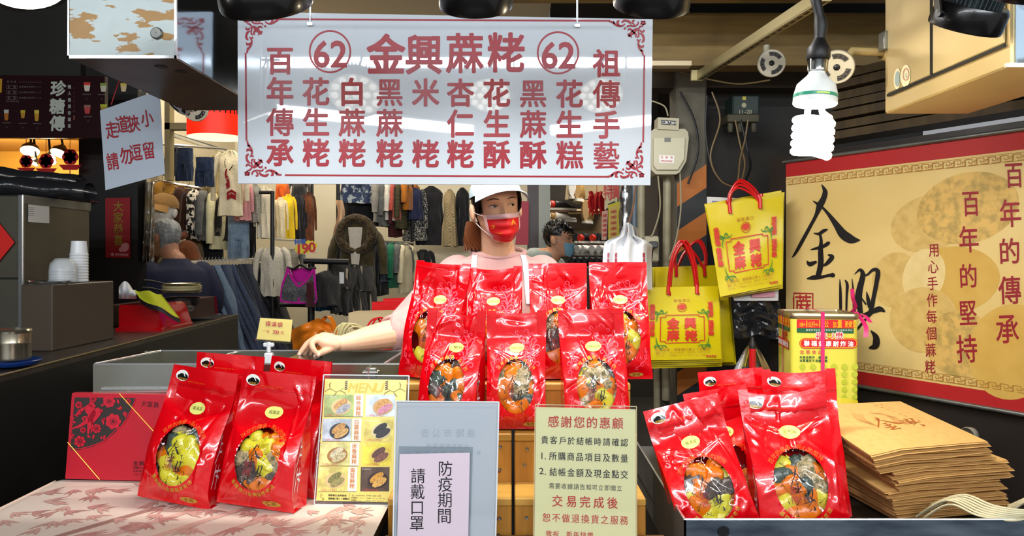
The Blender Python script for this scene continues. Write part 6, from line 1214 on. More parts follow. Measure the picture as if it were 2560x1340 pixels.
q = MB(); q.tube([P(475,656,4.58), P(665,648,5.15)], .012, BRIGHT, 8); q.tube([P(664,648,5.15), P(664,1000,5.15)], .012, BLACK, 8); q.tube([P(475,656,4.58), P(475,1100,4.58)], .012, BLACK, 8); q.obj('jeans_rack', label='low chrome rack carrying the packed row of jeans', cat='rack')
# 190 price burst
t = T('price_burst', 'yellow starburst price card reading 190', 'price card', P(765,637,4.8)); c = P(765,618,4.8); q = MB(); pts = []
for k in range(32): a = 2*pi*k/32; rr = 1 if k % 2 else .86; pts.append(c+V((.077*rr*cos(a), 0, -.044*rr*sin(a)+.012*cos(a))))
q.tube([c, V((c.x, 4.83, c.z-.03)), P(752,601,5.4)], .003, STEELD, 5); q.prism(pts, (0,.003,0), mat('burst_yellow','f0e01c',.4)); q.obj('card', t, smooth=0)
q = MB(); f = yplane(4.795)(0)
for c_, x, y in (('1',747,622),('9',763,620),('0',780,617)): q.ch(c_, f, x, y, 36, 34, mat('burst_red','d01c24',.4), .035)
q.text('特價', f, 743, 605, 757, 604, 15, 14, mat('burst_blue','2a5ab0',.4), .04); q.ch('元', f, 787, 631, 8, 8, mat('burst_red')); q.obj('lettering', t, smooth=0)
# sports bra
t = T('sports_bra', 'grey and magenta zip-front sports bra on a black hanger', 'sports bra', P(750,668,4.3)); MG = fab('magenta','c81c9c'); HTR = fab('heather','4a4a4e','6a6a6e',90,.4,.6); FB = yplane(4.3)(0)
def cupf(x, y): p = FB(x, y); b_ = exp(-((x-727)/16)**2-((y-728)/16)**2)+exp(-((x-769)/16)**2-((y-728)/16)**2); p.y -= .035*b_+.01; return p
def bra(u, v):
    y = 682+72*v; xl = 713-10*sst(.15,.8,v); xr = 787+8*sst(.15,.8,v); c = .5-abs(u-.5); return cupf(xl+(xr-xl)*u, y-(1-v)*16*c*-1 if False else y+(1-v)*24*sst(0,.5,.5-abs(u-.5)))
q = MB(); q.grid(bra, 30, 18, HTR); q.obj('cups', t, smooth=60)
q = MB(); gg = lambda x, y: cupf(x, y)+V((0,-.003,0))
for pts in ([(722,670,7),(716,690,6),(708,712,5),(703,750,4)],[(786,672,7),(788,690,6),(790,715,5),(793,750,4)],[(722,672,6),(732,695,7),(748,716,6)],[(784,674,6),(772,695,7),(752,716,6)],[(703,752,5),(748,757,5),(792,755,5)],[(750,714,5),(748,755,5)]): q.ribbon(gg, pts, MG, 5)
q.poly([P(x,y,4.34) for x, y in ((725,670),(784,672),(774,700),(752,712),(735,700))], MG); q.obj('magenta_trim', t, smooth=0)
q = MB(); q.tube([P(*p) for p in catmull([(718,668,4.3),(735,672,4.3),(752,662,4.3),(770,672,4.3),(790,670,4.3)], 4)], .007, BLACK, 8); q.obj('hanger', t)
t = T('garment_stand', 'black stand and arm carrying the sports bra and leggings', 'stand', P(775,880,4.4)); q = MB(); q.tube([P(760,652,4.35), P(872,655,4.35)], .018, BLACK, 10); q.obj('top_bar', t); q = MB(); q.tube([P(778,660,4.4), P(778,1100,4.4)], .02, BLACK, 10); q.obj('post', t); q = MB(); q.tube([P(700,762,4.4), P(845,764,4.4)], .012, BLACK, 8); q.obj('lower_bar', t)
G('top',786,848,676,776,4.55,10,fab('blue','1c7ab8'),'bright blue top hanging behind the bras',seed=3,sl=0); G('top',800,836,672,764,4.45,60,BLK,'black top hanging beside the magenta bra',seed=5,sl=0); G('top',790,812,690,764,4.4,60,fab('maroon','4a1c24'),'maroon top squeezed beside the sports bra',seed=6,sl=0)
for i in range(7):
    m_ = BLK if i % 2 == 0 else mat('track_stripe','1a1a1c',.85,wave=(9,'cfc2ac',.86,.9,'X'))
    G('pants',838+i*9,866+i*9,660+i,780+i*2,4.6+.05*i,62,m_,('black leggings hanging on the stand beside the blue top' if i % 2 == 0 else 'black track trousers with pale side stripes on the stand'),'leggings on the garment stand' if i % 2 == 0 else 'striped track trousers on the stand',seed=i,lean=.10+.02*i)
q = MB(); q.prism([P(848,680,4.4), P(860,681,4.4), P(860,709,4.4), P(849,709,4.4)], (0,.002,0), WHITE); q.obj('price_tag', label='white price tag on the black leggings', cat='tag', smooth=0)
# parka
t, g_, w_, h_ = G('coat',822,968,566,758,5.2,0,OLV,'olive hooded parka with a dark fur trim','',1,sl=.62)
q = MB(); FUR = fab('fur','2a2117','55472e',60,.4,.65,1)
def hood(u, v): a = 2*pi*u; c_ = 2*pi*v; R1, R2 = .098, .032+.006*noise.noise(V((u*14,v*6,0))); return g_((R1+R2*cos(c_))*cos(a)*1.12, -.07+R2*sin(c_), -.06-(R1*1.15+R2*cos(c_))*sin(a))
q.grid(hood, 60, 12, FUR, cu=True); q.obj('fur_hood', t)
q = MB(); q.lathe([(.001,.03),(.05,.025),(.09,0)], g_(0,-.06,-.06), OLV, 24, R=Matrix.Rotation(pi/2,3,'X')); q.obj('hood_lining', t)
q = MB(); q.grid(lambda u, v: g_((u-.5)*(.10-.05*v), -.10+.02*abs(u-.5), -.01-.27*v), 8, 12, fab('scarf','b9b2a6')); q.obj('scarf', t)
q = MB(); q.box(g_(.08,-.09,-.36), (.085,.012,.10), OLV, None, .006); q.box(g_(.08,-.098,-.32), (.088,.008,.028), OLV, None, .004); q.box(g_(-.09,-.09,-.36), (.085,.012,.10), OLV, None, .006); q.obj('pocket', t)
G('skirt',844,950,452,508,5.5,0,FLO,'blue floral skirt hanging above the parka'); G('skirt',848,952,498,566,5.6,0,BLK,'black lace skirt between the floral skirt and the parka')
for (x0,x1,y1,m_,lab,sd_) in ((938,966,556,fab('grey2','86827a'),'grey tee right of the black lace skirt',1),(952,978,566,GRY,'dark grey cardigan second on the right rail',2),(968,990,552,fab('white2','d9d2c4'),'white top on the right rail',3),(980,996,550,fab('coral','c9584a'),'coral top next to the white one',4),(968,1006,592,PLR,'red plaid shirt on the right rail',5),(992,1016,572,PLO,'olive plaid shirt on the right rail',6),(1012,1032,526,fab('rust','b06a1e'),'rust orange top at the right end of the rail',7)):
    G('top',x0,x1,454,y1,5.5+.04*sd_,60,m_,lab,seed=sd_)
G('dress',1004,1070,466,602,5.9,0,DOT,'navy and speckled dress on the back wall',seed=1); G('dress',1044,1112,462,612,5.95,0,BLK,'black waistcoat dress on the back wall',seed=2,sl=0); G('dress',1106,1142,470,616,5.9,0,ZIG,'beige zigzag dress with a black belt',seed=3,sl=0); G('dress',1136,1176,466,614,6.0,0,BLK,'black dress right of the zigzag one',seed=4,sl=0); G('top',1016,1058,466,550,5.85,0,fab('navy','232a48'),'navy vest over the speckled dress',seed=5,sl=0)
t, g_, w_, h_ = G('coat',1026,1090,620,720,5.9,0,BLK,'short black jacket low on the back wall',None,7)
for i, (x0, x1, y1, m_, lab) in enumerate(((944,964,738,BLK,'black shirt at the left of the low right rack'),(954,984,704,fab('slate','4a5360'),'slate blue sweatshirt on the low right rack'),(976,1002,718,fab('green','1e6a4c'),'green sweatshirt on the low right rack'),(992,1014,702,GRY,'grey shirt on the low right rack'),(1004,1024,732,CR,'cream shirt at the right of the low right rack'))): G('top',x0,x1,606+i,y1,5.4+.04*i,60,m_,lab,seed=i)
q = MB(); q.tube([P(940,604,5.35), P(1030,608,5.7)], .010, BRIGHT, 8); q.tube([P(845,455,5.45), P(1030,462,5.8)], .010, BRIGHT, 8); q.tube([P(845,455,5.45), P(845,700,5.45)], .014, BLACK, 8); q.tube([P(1030,460,5.8), P(1030,760,5.8)], .012, BLACK, 8); q.obj('clothes_rack', label='black rack with rails of shirts right of the parka', cat='rack')
for i, (x, y, lab) in enumerate(((820,540,'beige scarf end beside the parka'),)): q = MB(); q.grid(lambda u, v: P(838+18*u+6*sin(5*v), 500+100*v, 5.4+.03*sin(8*u)), 8, 12, fab('nude','c9a27c')); q.obj('hanging_scarf', label=lab, cat='scarf')
# things between case and shop: orange bag, kraft and red bags with cord handles
q = MB(); OB = mat('orange_plastic','c46a16',.3,0,20,.5)
q.grid(lambda u, v: P(722+118*u+10*sin(3*v), 795+90*v+26*abs(u-.62)*2, 3.0+.05*noise.noise(V((u*4,v*4,5)))-.08*sin(pi*u)), 26, 20, OB); t = T('orange_plastic_bag', 'crumpled orange plastic bag behind the display case', 'plastic bag', P(780,885,2.9)); q.obj('bag_body', t, smooth=40)
q = MB(); q.grid(lambda u, v: P(*[(a+(b_-a)*0) for a, b_ in zip(catmull([(800,830),(808,800),(822,790),(834,810),(842,850)],5)[min(20,int(v*20))],(0,0))][:2], 2.96+.02*u)+V((.02*(u-.5),0,0)), 2, 20, OB); q.obj('handle', t, smooth=40)
q = MB(); q.bx(-1.5,-.3,2.75,3.35,1.0,1.02, DC); q.bx(-1.45,-.35,2.8,3.3,0,1.0, DC); q.obj('low_shelf', label='low dark shelf behind the display case', cat='shelf', smooth=0)
for i in range(6):
    q = MB(); x0 = 871+i*4; q.prism([P(x0,782-i,2.95+.012*i), P(1010,780-i,2.95+.012*i), P(1010,908,2.95+.012*i), P(x0,908,2.95+.012*i)], (0,.007,0), mat('kraft_pale','b9a47c',.7)); q.obj('flat_paper_bag', label='frontmost pale kraft bag standing behind the woman\'s forearm' if i == 0 else 'pale kraft bag in the row behind the forearm', cat='paper bag', group=None if i == 0 else 'pale kraft bags behind the forearm', smooth=0)
for i in range(2):
    q = MB(); q.prism([P(930+28*i,755-8*i,3.1+.03*i), P(1040,750-8*i,3.1+.03*i), P(1040,895,3.1+.03*i), P(930+28*i,895,3.1+.03*i)], (0,.02,0), RED); q.obj('red_gift_bag', label=('shiny red gift bag behind the pale kraft bags','second red gift bag behind the first')[i], cat='gift bag', smooth=0)
r = rnd(9)
for i in range(11):
    m_ = mat('cord_cream','c9be86',.6) if i < 7 else HR; x = 838+i*5 if i < 7 else 905+(i-7)*12; q = MB()
    pts = [(x,872,2.7),(x-2+r.uniform(-4,4),835,2.68),(x+14,812+r.uniform(-4,6),2.68),(x+44,822+r.uniform(-5,5),2.7),(x+70,840,2.74)] if i < 7 else [(x-40,852,2.7),(x,835,2.68),(x+22,800+r.uniform(-6,6),2.7),(x+40,796,2.72),(x+44,815,2.74),(x+20,825,2.75)]
    q.tube([P(*p) for p in catmull(pts, 5)], .0035, m_, 6); q.obj('cord_loop', label='cream cord handle loop behind the display case' if i < 7 else 'red cord handle loop in front of the kraft bags', cat='cord', group='cream cord loops' if i < 7 else 'red cord loops')
for i in range(7):
    q = MB(); m_ = (HR, mat('cord_cream'), GOLD)[i % 3]; pts = [(940+i*8,868-r.uniform(0,10),2.5),(965+i*5,858+r.uniform(-8,8),2.48),(985+i*4,850+r.uniform(-6,12),2.5),(1010+r.uniform(-5,10),858+r.uniform(-8,14),2.52)]; q.tube([P(*p) for p in catmull(pts, 5)], .004, m_, 6); q.obj('ribbon_cord', label=('red','cream','golden')[i % 3]+' cord lying in the tangle under the forearm', cat='cord', group=('red','cream','golden')[i % 3]+' cords in the tangle')
q = MB(); q.bx(-.62,-.30,2.38,2.6,1.0,1.14, mat('red_carton','a01018',.4)); q.obj('red_carton', label='red carton under the cord tangle', cat='carton', smooth=0)
# ---------- shoe shop beyond the grey post ----------
SHW = mat('shoe_white','e6e2da',.4); SHB = mat('shoe_black','1b1b1e',.35); SHT = mat('shoe_tan','b08a50',.4); SHR = mat('shoe_red','c03020',.4); SHS = mat('shoe_sole','d8d4c8',.5)
shoe_me = {}
def shoe(x, y, Y, m_, yaw, lab, grp, s_=1.0, boot=0):
    k = (m_.name, boot)
    if k not in shoe_me:
        t = T('sneaker' if not boot else 'boot', lab, 'shoe', (0,0,0), grp); q = MB()
        def fn(u, v):
            a = 2*pi*u; x_ = -.13+.26*v; wd = (.036+.012*sin(pi*v**1.4))*(1-.5*sst(.9,1,v))*(sst(-.05,.06,v)*.6+.4); ht = (.075 if not boot else .16)*(1-sst(.35,.75,v)*.62)*(1-.5*sst(.93,1,v)); return V((x_, wd*cos(a), .018+ht*.5*(1+sin(a))))
        q.grid(fn, 16, 16, m_, cu=True); q.poly([fn(i/16,0) for i in range(16)], m_); q.poly([fn(i/16,1) for i in range(16)], m_); q.obj('upper', t, local=True, smooth=60)
        q = MB()
        def fs(u, v): a = 2*pi*u; return V((.14*cos(a), (.042+.008*cos(a))*sin(a), .022*v))
        q.grid(fs, 24, 1, SHS, cu=True); q.poly([fs(i/24,1) for i in range(24)], SHS); q.obj('sole', t, local=True, smooth=40); shoe_me[k] = t
        t.location = P(x, y, Y); t.rotation_euler = (0,0,yaw); t.scale = (s_,)*3
    else:
        t = dup(shoe_me[k], loc=P(x, y, Y), rot=(0,0,yaw), label=lab, group=grp)
        t.scale = (s_,)*3
SH2 = mat('shelf_wood','6a4a34',.5); r = rnd(77)
for (x0, x1, y, Y, lab) in ((1435,1512,610,6.4,'brown shelf of dark shoes'),(1425,1512,640,6.0,'lowest visible shelf with white sneakers'),(1372,1420,556,6.6,'shelf of mixed shoes beside the grey post'),(1372,1420,527,6.6,'upper shelf of shoes beside the grey post'),(1415,1510,524,7.2,'long beige shelf at the back of the shoe shop'),(1425,1512,672,5.8,'bottom shelf of dark shoes')):
    a, b_ = P(x0,y,Y), P(x1,y,Y); q = MB(); q.bx(a.x,b_.x,Y-.12,Y+.15,a.z-.02,a.z, SH2 if 'beige' not in lab else mat('shelf_beige','b9a47c',.5)); q.obj('shoe_shelf', label=lab, cat='shelf', smooth=0)
GS = lambda c, w_: '%s shoes on the %s shelf' % (c, w_)
for i in range(6): shoe(1446+i*12, 639-(i % 2)*0, 5.95, SHW, 1.2+r.uniform(-.3,.3), 'white sneaker in the front row of the shoe shop', GS('white','front'), .9)
for i in range(5): shoe(1448+i*14, 609, 6.35, SHB, 1.2+r.uniform(-.4,.4), 'black sneaker on the brown shelf of the shoe shop', GS('black','brown'), .95)
for i in range(2): shoe(1462+i*30, 608, 6.30, SHR, 1.0, 'red sneaker on the brown shelf of the shoe shop', GS('red','brown'), .8)
for i in range(4): shoe(1380+i*11, 555, 6.55, (SHT, SHW)[i % 2], .6, ('tan','white')[i % 2]+' shoe on the shelf beside the grey post', GS(('tan','white')[i % 2],'post'), .9)
for i in range(4): shoe(1380+i*11, 526, 6.55, (SHB, SHW, SHR, SHB)[i], .6, ('black','white','red','black')[i]+' shoe on the upper shelf beside the grey post', GS(('black','white','red','black')[i],'upper post'), .9)
for i in range(5): shoe(1440+i*15, 671, 5.75, SHB, 1.2, 'black shoe on the bottom shelf of the shoe shop', GS('black','bottom'), .95)
for x, y, m_, lab in ((1434,500,SHW,'white boot hanging high in the shoe shop'),(1447,506,SHT,'tan boot hanging high in the shoe shop'),(1468,560,SHT,'tan boot on the back wall of the shoe shop')): shoe(x, y, 6.5, m_, 1.4, lab, None, 1.15, 1)
q = MB(); q.prism([P(x,y,7.3) for x, y in ((1416,462),(1516,462),(1516,495),(1412,499))], (0,.01,0), mat('poster_beige','a08c6a',.6)); q.obj('beige_sign', label='beige sign panel high in the shoe shop', cat='sign', smooth=0)
q = MB(); q.bx(P(1415,0,7.4).x, P(1515,0,7.4).x, 7.38, 7.45, P(0,600,7.4).z, P(0,528,7.4).z, mat('display_tan','8e7450',.5)); q.obj('display_board', label='tan display panel behind the shoes', cat='panel', smooth=0)
t = T('red_lucky_bag', 'red fringed new year decoration in the shoe shop', 'ornament', P(1490,535,5.2)); q = MB()
for k in range(22): a = P(1478+r.uniform(-4,30), 482+r.uniform(-4,20), 5.2+r.uniform(-.05,.05)); q.tube([a, a+V((r.uniform(-.02,.02),0,-.05)), a+V((r.uniform(-.03,.03)*.6,0,-.10-r.uniform(0,.04)))], [.012,.014,.003], OR_, 6)
q.obj('red_fringe', t, kind='stuff'); q = MB(); q.tube([P(1492,480,5.2), P(1492,380,5.2)], .002, OR_, 5); q.obj('string', t)
for k, (pts, c_, lab) in enumerate((([(1512,462),(1545,462),(1543,508),(1511,524)],'d8cda0','pale poster with large red characters on the shop corner'),([(1521,512),(1549,503),(1549,598),(1521,600)],'d6c820','yellow framed menu poster on the shop corner'),([(1505,528),(1520,526),(1516,600),(1504,600)],'d9a890','narrow pink price list left of the yellow poster'))):
    Yp = 3.9-.02*k; t = T('wall_poster', lab, 'poster', P(pts[3][0], pts[3][1], Yp)); q = MB(); q.prism([P(x,y,Yp) for x, y in pts], (0,.003,0), mat('poster_%s' % c_, c_, .5)); q.obj('sheet', t, smooth=0); q = MB(); f = yplane(Yp)(.002)
    if k == 0: q.text('特價', f, 1520, 480, 1537, 476, 24, 44, BTX, .03); q.ribbon(f, [(1520,512,4),(1538,504,4)], INK, 1, False)
    elif k == 1: q.poly([f(1525,519), f(1543,513), f(1543,596), f(1524,598)], mat('poster_inner','d9b860',.5)); [q.text('特價品', yplane(Yp)(.004), 1529, 530+j*14, 1539, 528+j*14, 5, 8, BTX, .02) for j in range(5)]
    else: [q.text('特賣', f, 1509, 540+j*12, 1514, 539+j*12, 6, 8, BTX, .02) for j in range(5)]
    q.obj('lettering', t, smooth=0)
q = MB(); q.bx(P(1550,0,3.95).x, P(1558,0,3.95).x, 3.95, 4.0, 0, 2.3, mat('post_bluegrey','8a9aa8',.4)); q.obj('corner_post', label='blue grey metal post beside the posters', cat='post', smooth=0)
q = MB(); q.prism([P(1298,503,5.2), P(1322,503,5.2), P(1321,612,5.2), P(1288,612,5.2)], (0,.004,0), mat('poster_rose','b0243c',.5)); q.obj('red_spring_poster', label='rose red poster on the door frame behind the woman', cat='poster', smooth=0)

# ---------- people ----------
from mathutils.bvhtree import BVHTree
def interp(tab, z):
    if z <= tab[0][0]: return tab[0][1]
    for (a, p), (b_, q_) in zip(tab, tab[1:]):
        if z <= b_: t = (z-a)/(b_-a); return p+(q_-p)*t
    return tab[-1][1]
def smooth_tab(tab, n=60):
    z0, z1 = tab[0][0], tab[-1][0]; f = lambda z: interp(tab, z); d = .006
    return [(z0+(z1-z0)*i/n, (f(z0+(z1-z0)*i/n) if i in (0,n) else (f(z0+(z1-z0)*i/n-d)+2*f(z0+(z1-z0)*i/n)+f(z0+(z1-z0)*i/n+d))/4)) for i in range(n+1)]
HW = smooth_tab([(-.1125,.008),(-.110,.022),(-.104,.034),(-.09,.044),(-.07,.053),(-.045,.061),(-.02,.067),(.01,.0715),(.04,.0735),(.065,.069),(.085,.059),(.098,.046),(.107,.03),(.1125,.006)])
HF = smooth_tab([(-.1125,.066),(-.110,.074),(-.10,.082),(-.08,.084),(-.06,.084),(-.03,.083),(0,.082),(.025,.087),(.05,.084),(.07,.074),(.09,.056),(.103,.036),(.1125,.008)])
HB = smooth_tab([(-.1125,-.03),(-.10,-.01),(-.08,.02),(-.06,.052),(-.03,.078),(0,.092),(.03,.098),(.06,.092),(.085,.072),(.1,.05),(.1125,.008)])
def ga(x, z, cx, cz, sx, sz): return exp(-((x-cx)/sx)**2-((z-cz)/sz)**2)
def face_y(x, z, W):
    t = max(0, 1-min(1, abs(x/W))**2.2)**(1/2.0); y = interp(HF, z)*t
    y += .019*ga(x,z,0,-.022,.0085,.012)+.011*ga(x,z,0,-.006,.0075,.018)+.006*ga(abs(x),z,.011,-.027,.006,.007)
    y -= .0075*ga(abs(x),z,.030,.006,.015,.010); y += .003*ga(abs(x),z,.030,.004,.010,.006)+.0035*ga(abs(x),z,.03,.026,.022,.008)
    y += .004*ga(abs(x),z,.038,-.022,.018,.018)+.006*ga(x,z,0,-.058,.018,.007)+.004*ga(x,z,0,-.069,.014,.005)-.002*ga(x,z,0,-.0635,.022,.002)+.004*ga(x,z,0,-.098,.016,.01)
    return y
def head_pt(a, z, k=1.0):    # a: azimuth, 0 = face (-Y), z height
    W = interp(HW, z); s_, c = sin(a), cos(a); x = W*(abs(s_)**.92)*(1 if s_ >= 0 else -1)
    if c >= 0: y = -face_y(x, z, W)
    else: y = interp(HB, z)*(-c)**.95 if interp(HB, z) > 0 else interp(HB, z)*(-c)
    return V((x*k, y*k, z*k))
def head_mesh(q, M, m):
    q.grid(lambda u, v: M @ head_pt(2*pi*u, -.1125+.225*(.5-.5*cos(pi*v))), 72, 64, m, cu=True)
    q.poly([M @ head_pt(2*pi*i/72, -.1125) for i in range(72)][::-1], m); q.poly([M @ head_pt(2*pi*i/72, .1125) for i in range(72)], m)
    for s_ in (-1,1):    # ears
        def ear2(u, v): t, a = pi*v, 2*pi*u; return M @ (V((s_*.073,.012,-.010))+V((s_*(.004+.009*sin(t)*cos(a)+.004), .019*sin(t)*sin(a)+.006*cos(t), .031*cos(t))))
        q.grid(ear2, 16, 14, m, cu=True)
def remesh(objs_mb, name, parent, m, vox, smooth_it=2):
    me = bpy.data.meshes.new(name); me.from_pydata([tuple(p) for p in objs_mb.v], [], objs_mb.f)
    tmp = bpy.data.objects.new('tmp', me); COL.objects.link(tmp); md = tmp.modifiers.new('r', 'REMESH'); md.mode = 'VOXEL'; md.voxel_size = vox; md.use_smooth_shade = True
    ms = tmp.modifiers.new('s', 'SMOOTH'); ms.factor = .5; ms.iterations = smooth_it
    bpy.context.view_layer.update(); dg = bpy.context.evaluated_depsgraph_get(); m2 = bpy.data.meshes.new_from_object(tmp.evaluated_get(dg)); bpy.data.objects.remove(tmp)
    base = WL[parent.name]; 
    vs = [v.co.copy() for v in m2.vertices]; bvh = BVHTree.FromPolygons(vs, [tuple(p.vertices) for p in m2.polygons])
    m2.transform(Matrix.Translation(-base)); m2.materials.clear(); m2.materials.append(m); m2.name = name; m2.shade_smooth()
    o = bpy.data.objects.new(name, m2); COL.objects.link(o); o.parent = parent; WL[o.name] = V(base); return o, bvh
def ball(q, c, r, m, sx=(1,1,1), R_=None, n=14):
    def fn(u, v): t, a = pi*v, 2*pi*u; p = V((r*sx[0]*sin(t)*cos(a), r*sx[1]*sin(t)*sin(a), r*sx[2]*cos(t))); return (R_ @ p if R_ else p)+V(c)
    q.grid(fn, n, n, m, cu=True)
def limb(q, pts, rs, m, sub=4, n=16):
    p4 = catmull([tuple(p)+(r_,) for p, r_ in zip(pts, rs)], sub); q.tube([a[:3] for a in p4], [a[3] for a in p4], m, n)
    for e in (p4[0], p4[-1]): ball(q, e[:3], e[3]*.98, m, n=10)
def loftz(q, rings, m, n=36):  # rings (cx, cy, z, rx, ry)
    rr = catmull([tuple(r_) for r_ in rings], 4); N = len(rr)-1
    def fn(u, v): cx, cy, z, rx, ry = rr[min(N, int(round(v*N)))]; a = 2*pi*u; c, s_ = cos(a), sin(a); return V((cx+rx*(abs(c)**.85)*(1 if c > 0 else -1), cy+ry*s_, z))
    q.grid(fn, n, N, m, cu=True); q.poly([fn(i/n,0) for i in range(n)][::-1], m); q.poly([fn(i/n,1) for i in range(n)], m)
def on(bvh, px, py, off=.002):
    O = V((0,0,CZ)); d = V(((px-CX)/F, 1, -(py-HY)/F)).normalized(); h = bvh.ray_cast(O, d)
    return h[0]-d*off if h[0] is not None else None
HAIRB = mat('hair_black','120d0b',.35,0,160,.5,sp=.4,aniso=(1,1,.15)); EYEW = mat('eye_white','d8cfc6',.3); IRIS = mat('iris','1c100a',.12); LASH = mat('lash','1a100c',.5); BROW = mat('brow','4a3224',.6); LIP = mat('lip','b06a5e',.4)
def facial(root, M, look=.0, brow=BROW, glasses=False):
    fs = lambda off: (lambda x, y: M @ V((x, -face_y(x, y, interp(HW, y))-off, y)))
    for s_ in (-1,1):
        cx = s_*.031; q = MB(); k = 14
        up = [(cx-.0145+.029*i/k, .0045+.0040*sin(pi*i/k)) for i in range(k+1)]; lo = [(cx-.0145+.029*i/k, .0045-.0024*sin(pi*i/k)) for i in range(k+1)]
        for i in range(k): q.add([fs(.0012)(*up[i]), fs(.0012)(*up[i+1]), fs(.0012)(*lo[i+1]), fs(.0012)(*lo[i])], [(0,1,2,3)], EYEW)
        o = q.obj('eye', root, smooth=0); q = MB(); q.disc(fs(.0020), cx+look, .0047, .0046, .0037, IRIS, 16); q.disc(fs(.0026), cx+look+.0015, .0066, .001, .001, WHITE, 8); q.obj('iris', o, smooth=0)  # the tiny white disc is a catchlight painted over the iris
        q = MB(); q.ribbon(fs(.0026), [(cx-.0155,.0046,.001),(cx-.008,.0080,.0018),(cx+.001,.0089,.0020),(cx+.009,.0076,.0018),(cx+.0155,.0040,.001)], LASH, 4); q.ribbon(fs(.0012), [(cx-.013,.0120,.0004),(cx,.0142,.0008),(cx+.013,.0115,.0004)], mat('lid_crease','a8765a',.6), 4); q.obj('eyelash', root, smooth=0)
        q = MB(); q.ribbon(fs(.0012), [(cx-s_*.017,.0250,.0018),(cx-s_*.006,.0285,.0042),(cx+s_*.006,.0290,.0038),(cx+s_*.019,.0245,.0012)], brow, 5); q.obj('eyebrow', root, smooth=0)
    q = MB(); q.ribbon(fs(.001), [(-.022,-.0635,.002),(-.008,-.0585,.007),(0,-.060,.006),(.008,-.0585,.007),(.022,-.0635,.002)], LIP, 4); q.ribbon(fs(.001), [(-.02,-.064,.002),(0,-.069,.009),(.02,-.064,.002)], LIP, 4); q.obj('lips', root, smooth=0)
    if glasses:
        q = MB(); GLM = mat('glasses_dark','2a2420',.3)
        for s_ in (-1,1):
            q.tube([M @ V((s_*.031+.023*cos(a), -.096, .003+.016*sin(a))) for a in [2*pi*i/20 for i in range(21)]], .0014, GLM, 6, cap=False); q.tube([M @ V((s_*.054,-.094,.006)), M @ V((s_*.075,-.06,.006)), M @ V((s_*.080,.015,.004))], .0016, GLM, 6)
        q.tube([M @ V((-.008,-.098,.006)), M @ V((.008,-.098,.006))], .0014, GLM, 6); q.obj('glasses', root)
def hair_shell(root, M, m, cond, k=1.05, fuzz=.004, name='hair', seed=1):
    q = MB(); NU, NV = 90, 56
    def fn(u, v): a, z = 2*pi*u, -.07+.1825*v; p = head_pt(a, z); n = V((p.x, p.y, max(0,z)*.9+.0)); n = n.normalized() if n.length else n; return M @ (p*1.0+n*((k-1)*.16+fuzz*noise.noise(V((p.x*60+seed, p.y*60, z*14)))))
    q.grid(fn, NU, NV, m, cu=True, mf=lambda u, v: m if cond(((u*360+180) % 360)-180, -.07+.1825*v) else None); q.obj(name, root, smooth=60)
def mask(root, M, m, band=None, prints=False):
    def ms(u, v, off=0):
        z = -.020-.088*v-.006*cos(pi*(u-.5)*1); wd = .061-.006*sst(.0,1,v)-.012*sst(.55,1,v); x = (u-.5)*2*wd; zz = z+.012*(abs(u-.5)*2)**2*sst(.5,1,v)+(.004*(1-abs(u-.5)*2))*(1-v)
        y = .104-.004*sst(.4,1,v)-.010*(1-sst(0,.25,v))*0+.004*sin(pi*v); y -= 14.5*x*x*(1+.3*sst(.5,1,v)); y += .0016*sin(v*20)*(1-(abs(u-.5)*2)**3)
        y += .006*ga(x, v, 0, .12, .012, .12)-.012*sst(.82,1,v); return M @ V((x, -y-off, zz))
    q = MB(); q.grid(ms, 30, 30, m, mf=(lambda u, v: band if v < .17 else m) if band else None); o = q.obj('face_mask', root, smooth=60)
    q = MB()
    for s_, u in ((-1,0),(1,1)):
        e = M @ V((s_*.082,.016,-.004)); e2 = M @ V((s_*.079,.016,-.034)); lw = mat('mask_loop','e9d0cc',.6)
        q.tube(catmull([tuple(ms(u,.04)), tuple((ms(u,.04)+e)/2+M.to_3x3() @ V((s_*.004,0,0))), tuple(e)], 5), .0016, lw, 6); q.tube(catmull([tuple(ms(u,.92)), tuple((ms(u,.92)+e2)/2+M.to_3x3() @ V((s_*.004,0,0))), tuple(e2)], 5), .0016, lw, 6)
    q.obj('ear_loop', root)
    if prints:
        q = MB(); g = lambda x, y: ms(x, y, .0012); GP_ = mat('mask_gold','e88a2a',.4); PE = mat('mask_edge','e8b9b4',.6)
        q.ribbon(g, [(.70,.22,.03),(.66,.34,.06),(.62,.42,.02)], GP_, 4); q.ribbon(g, [(.70,.22,.03),(.74,.36,.05),(.78,.42,.02)], GP_, 4); q.ribbon(g, [(.10,.42,.025),(.17,.38,.03),(.15,.48,.03),(.09,.52,.02)], GP_, 4); q.ribbon(g, [(.16,.66,.01),(.28,.68,.03),(.36,.66,.01)], GP_, 4)
        for v_ in (.035,.085,.135): q.ribbon(g, [(.04,v_,.012),(.5,v_,.012),(.96,v_,.012)], PE, 6)
        q.grid(lambda u, v: ms(.055*u, v, .001), 2, 20, PE); q.grid(lambda u, v: ms(.945+.055*u, v, .001), 2, 20, PE); q.obj('mask_print', o, smooth=60) if 0 else q.obj('mask_print', root, smooth=60)
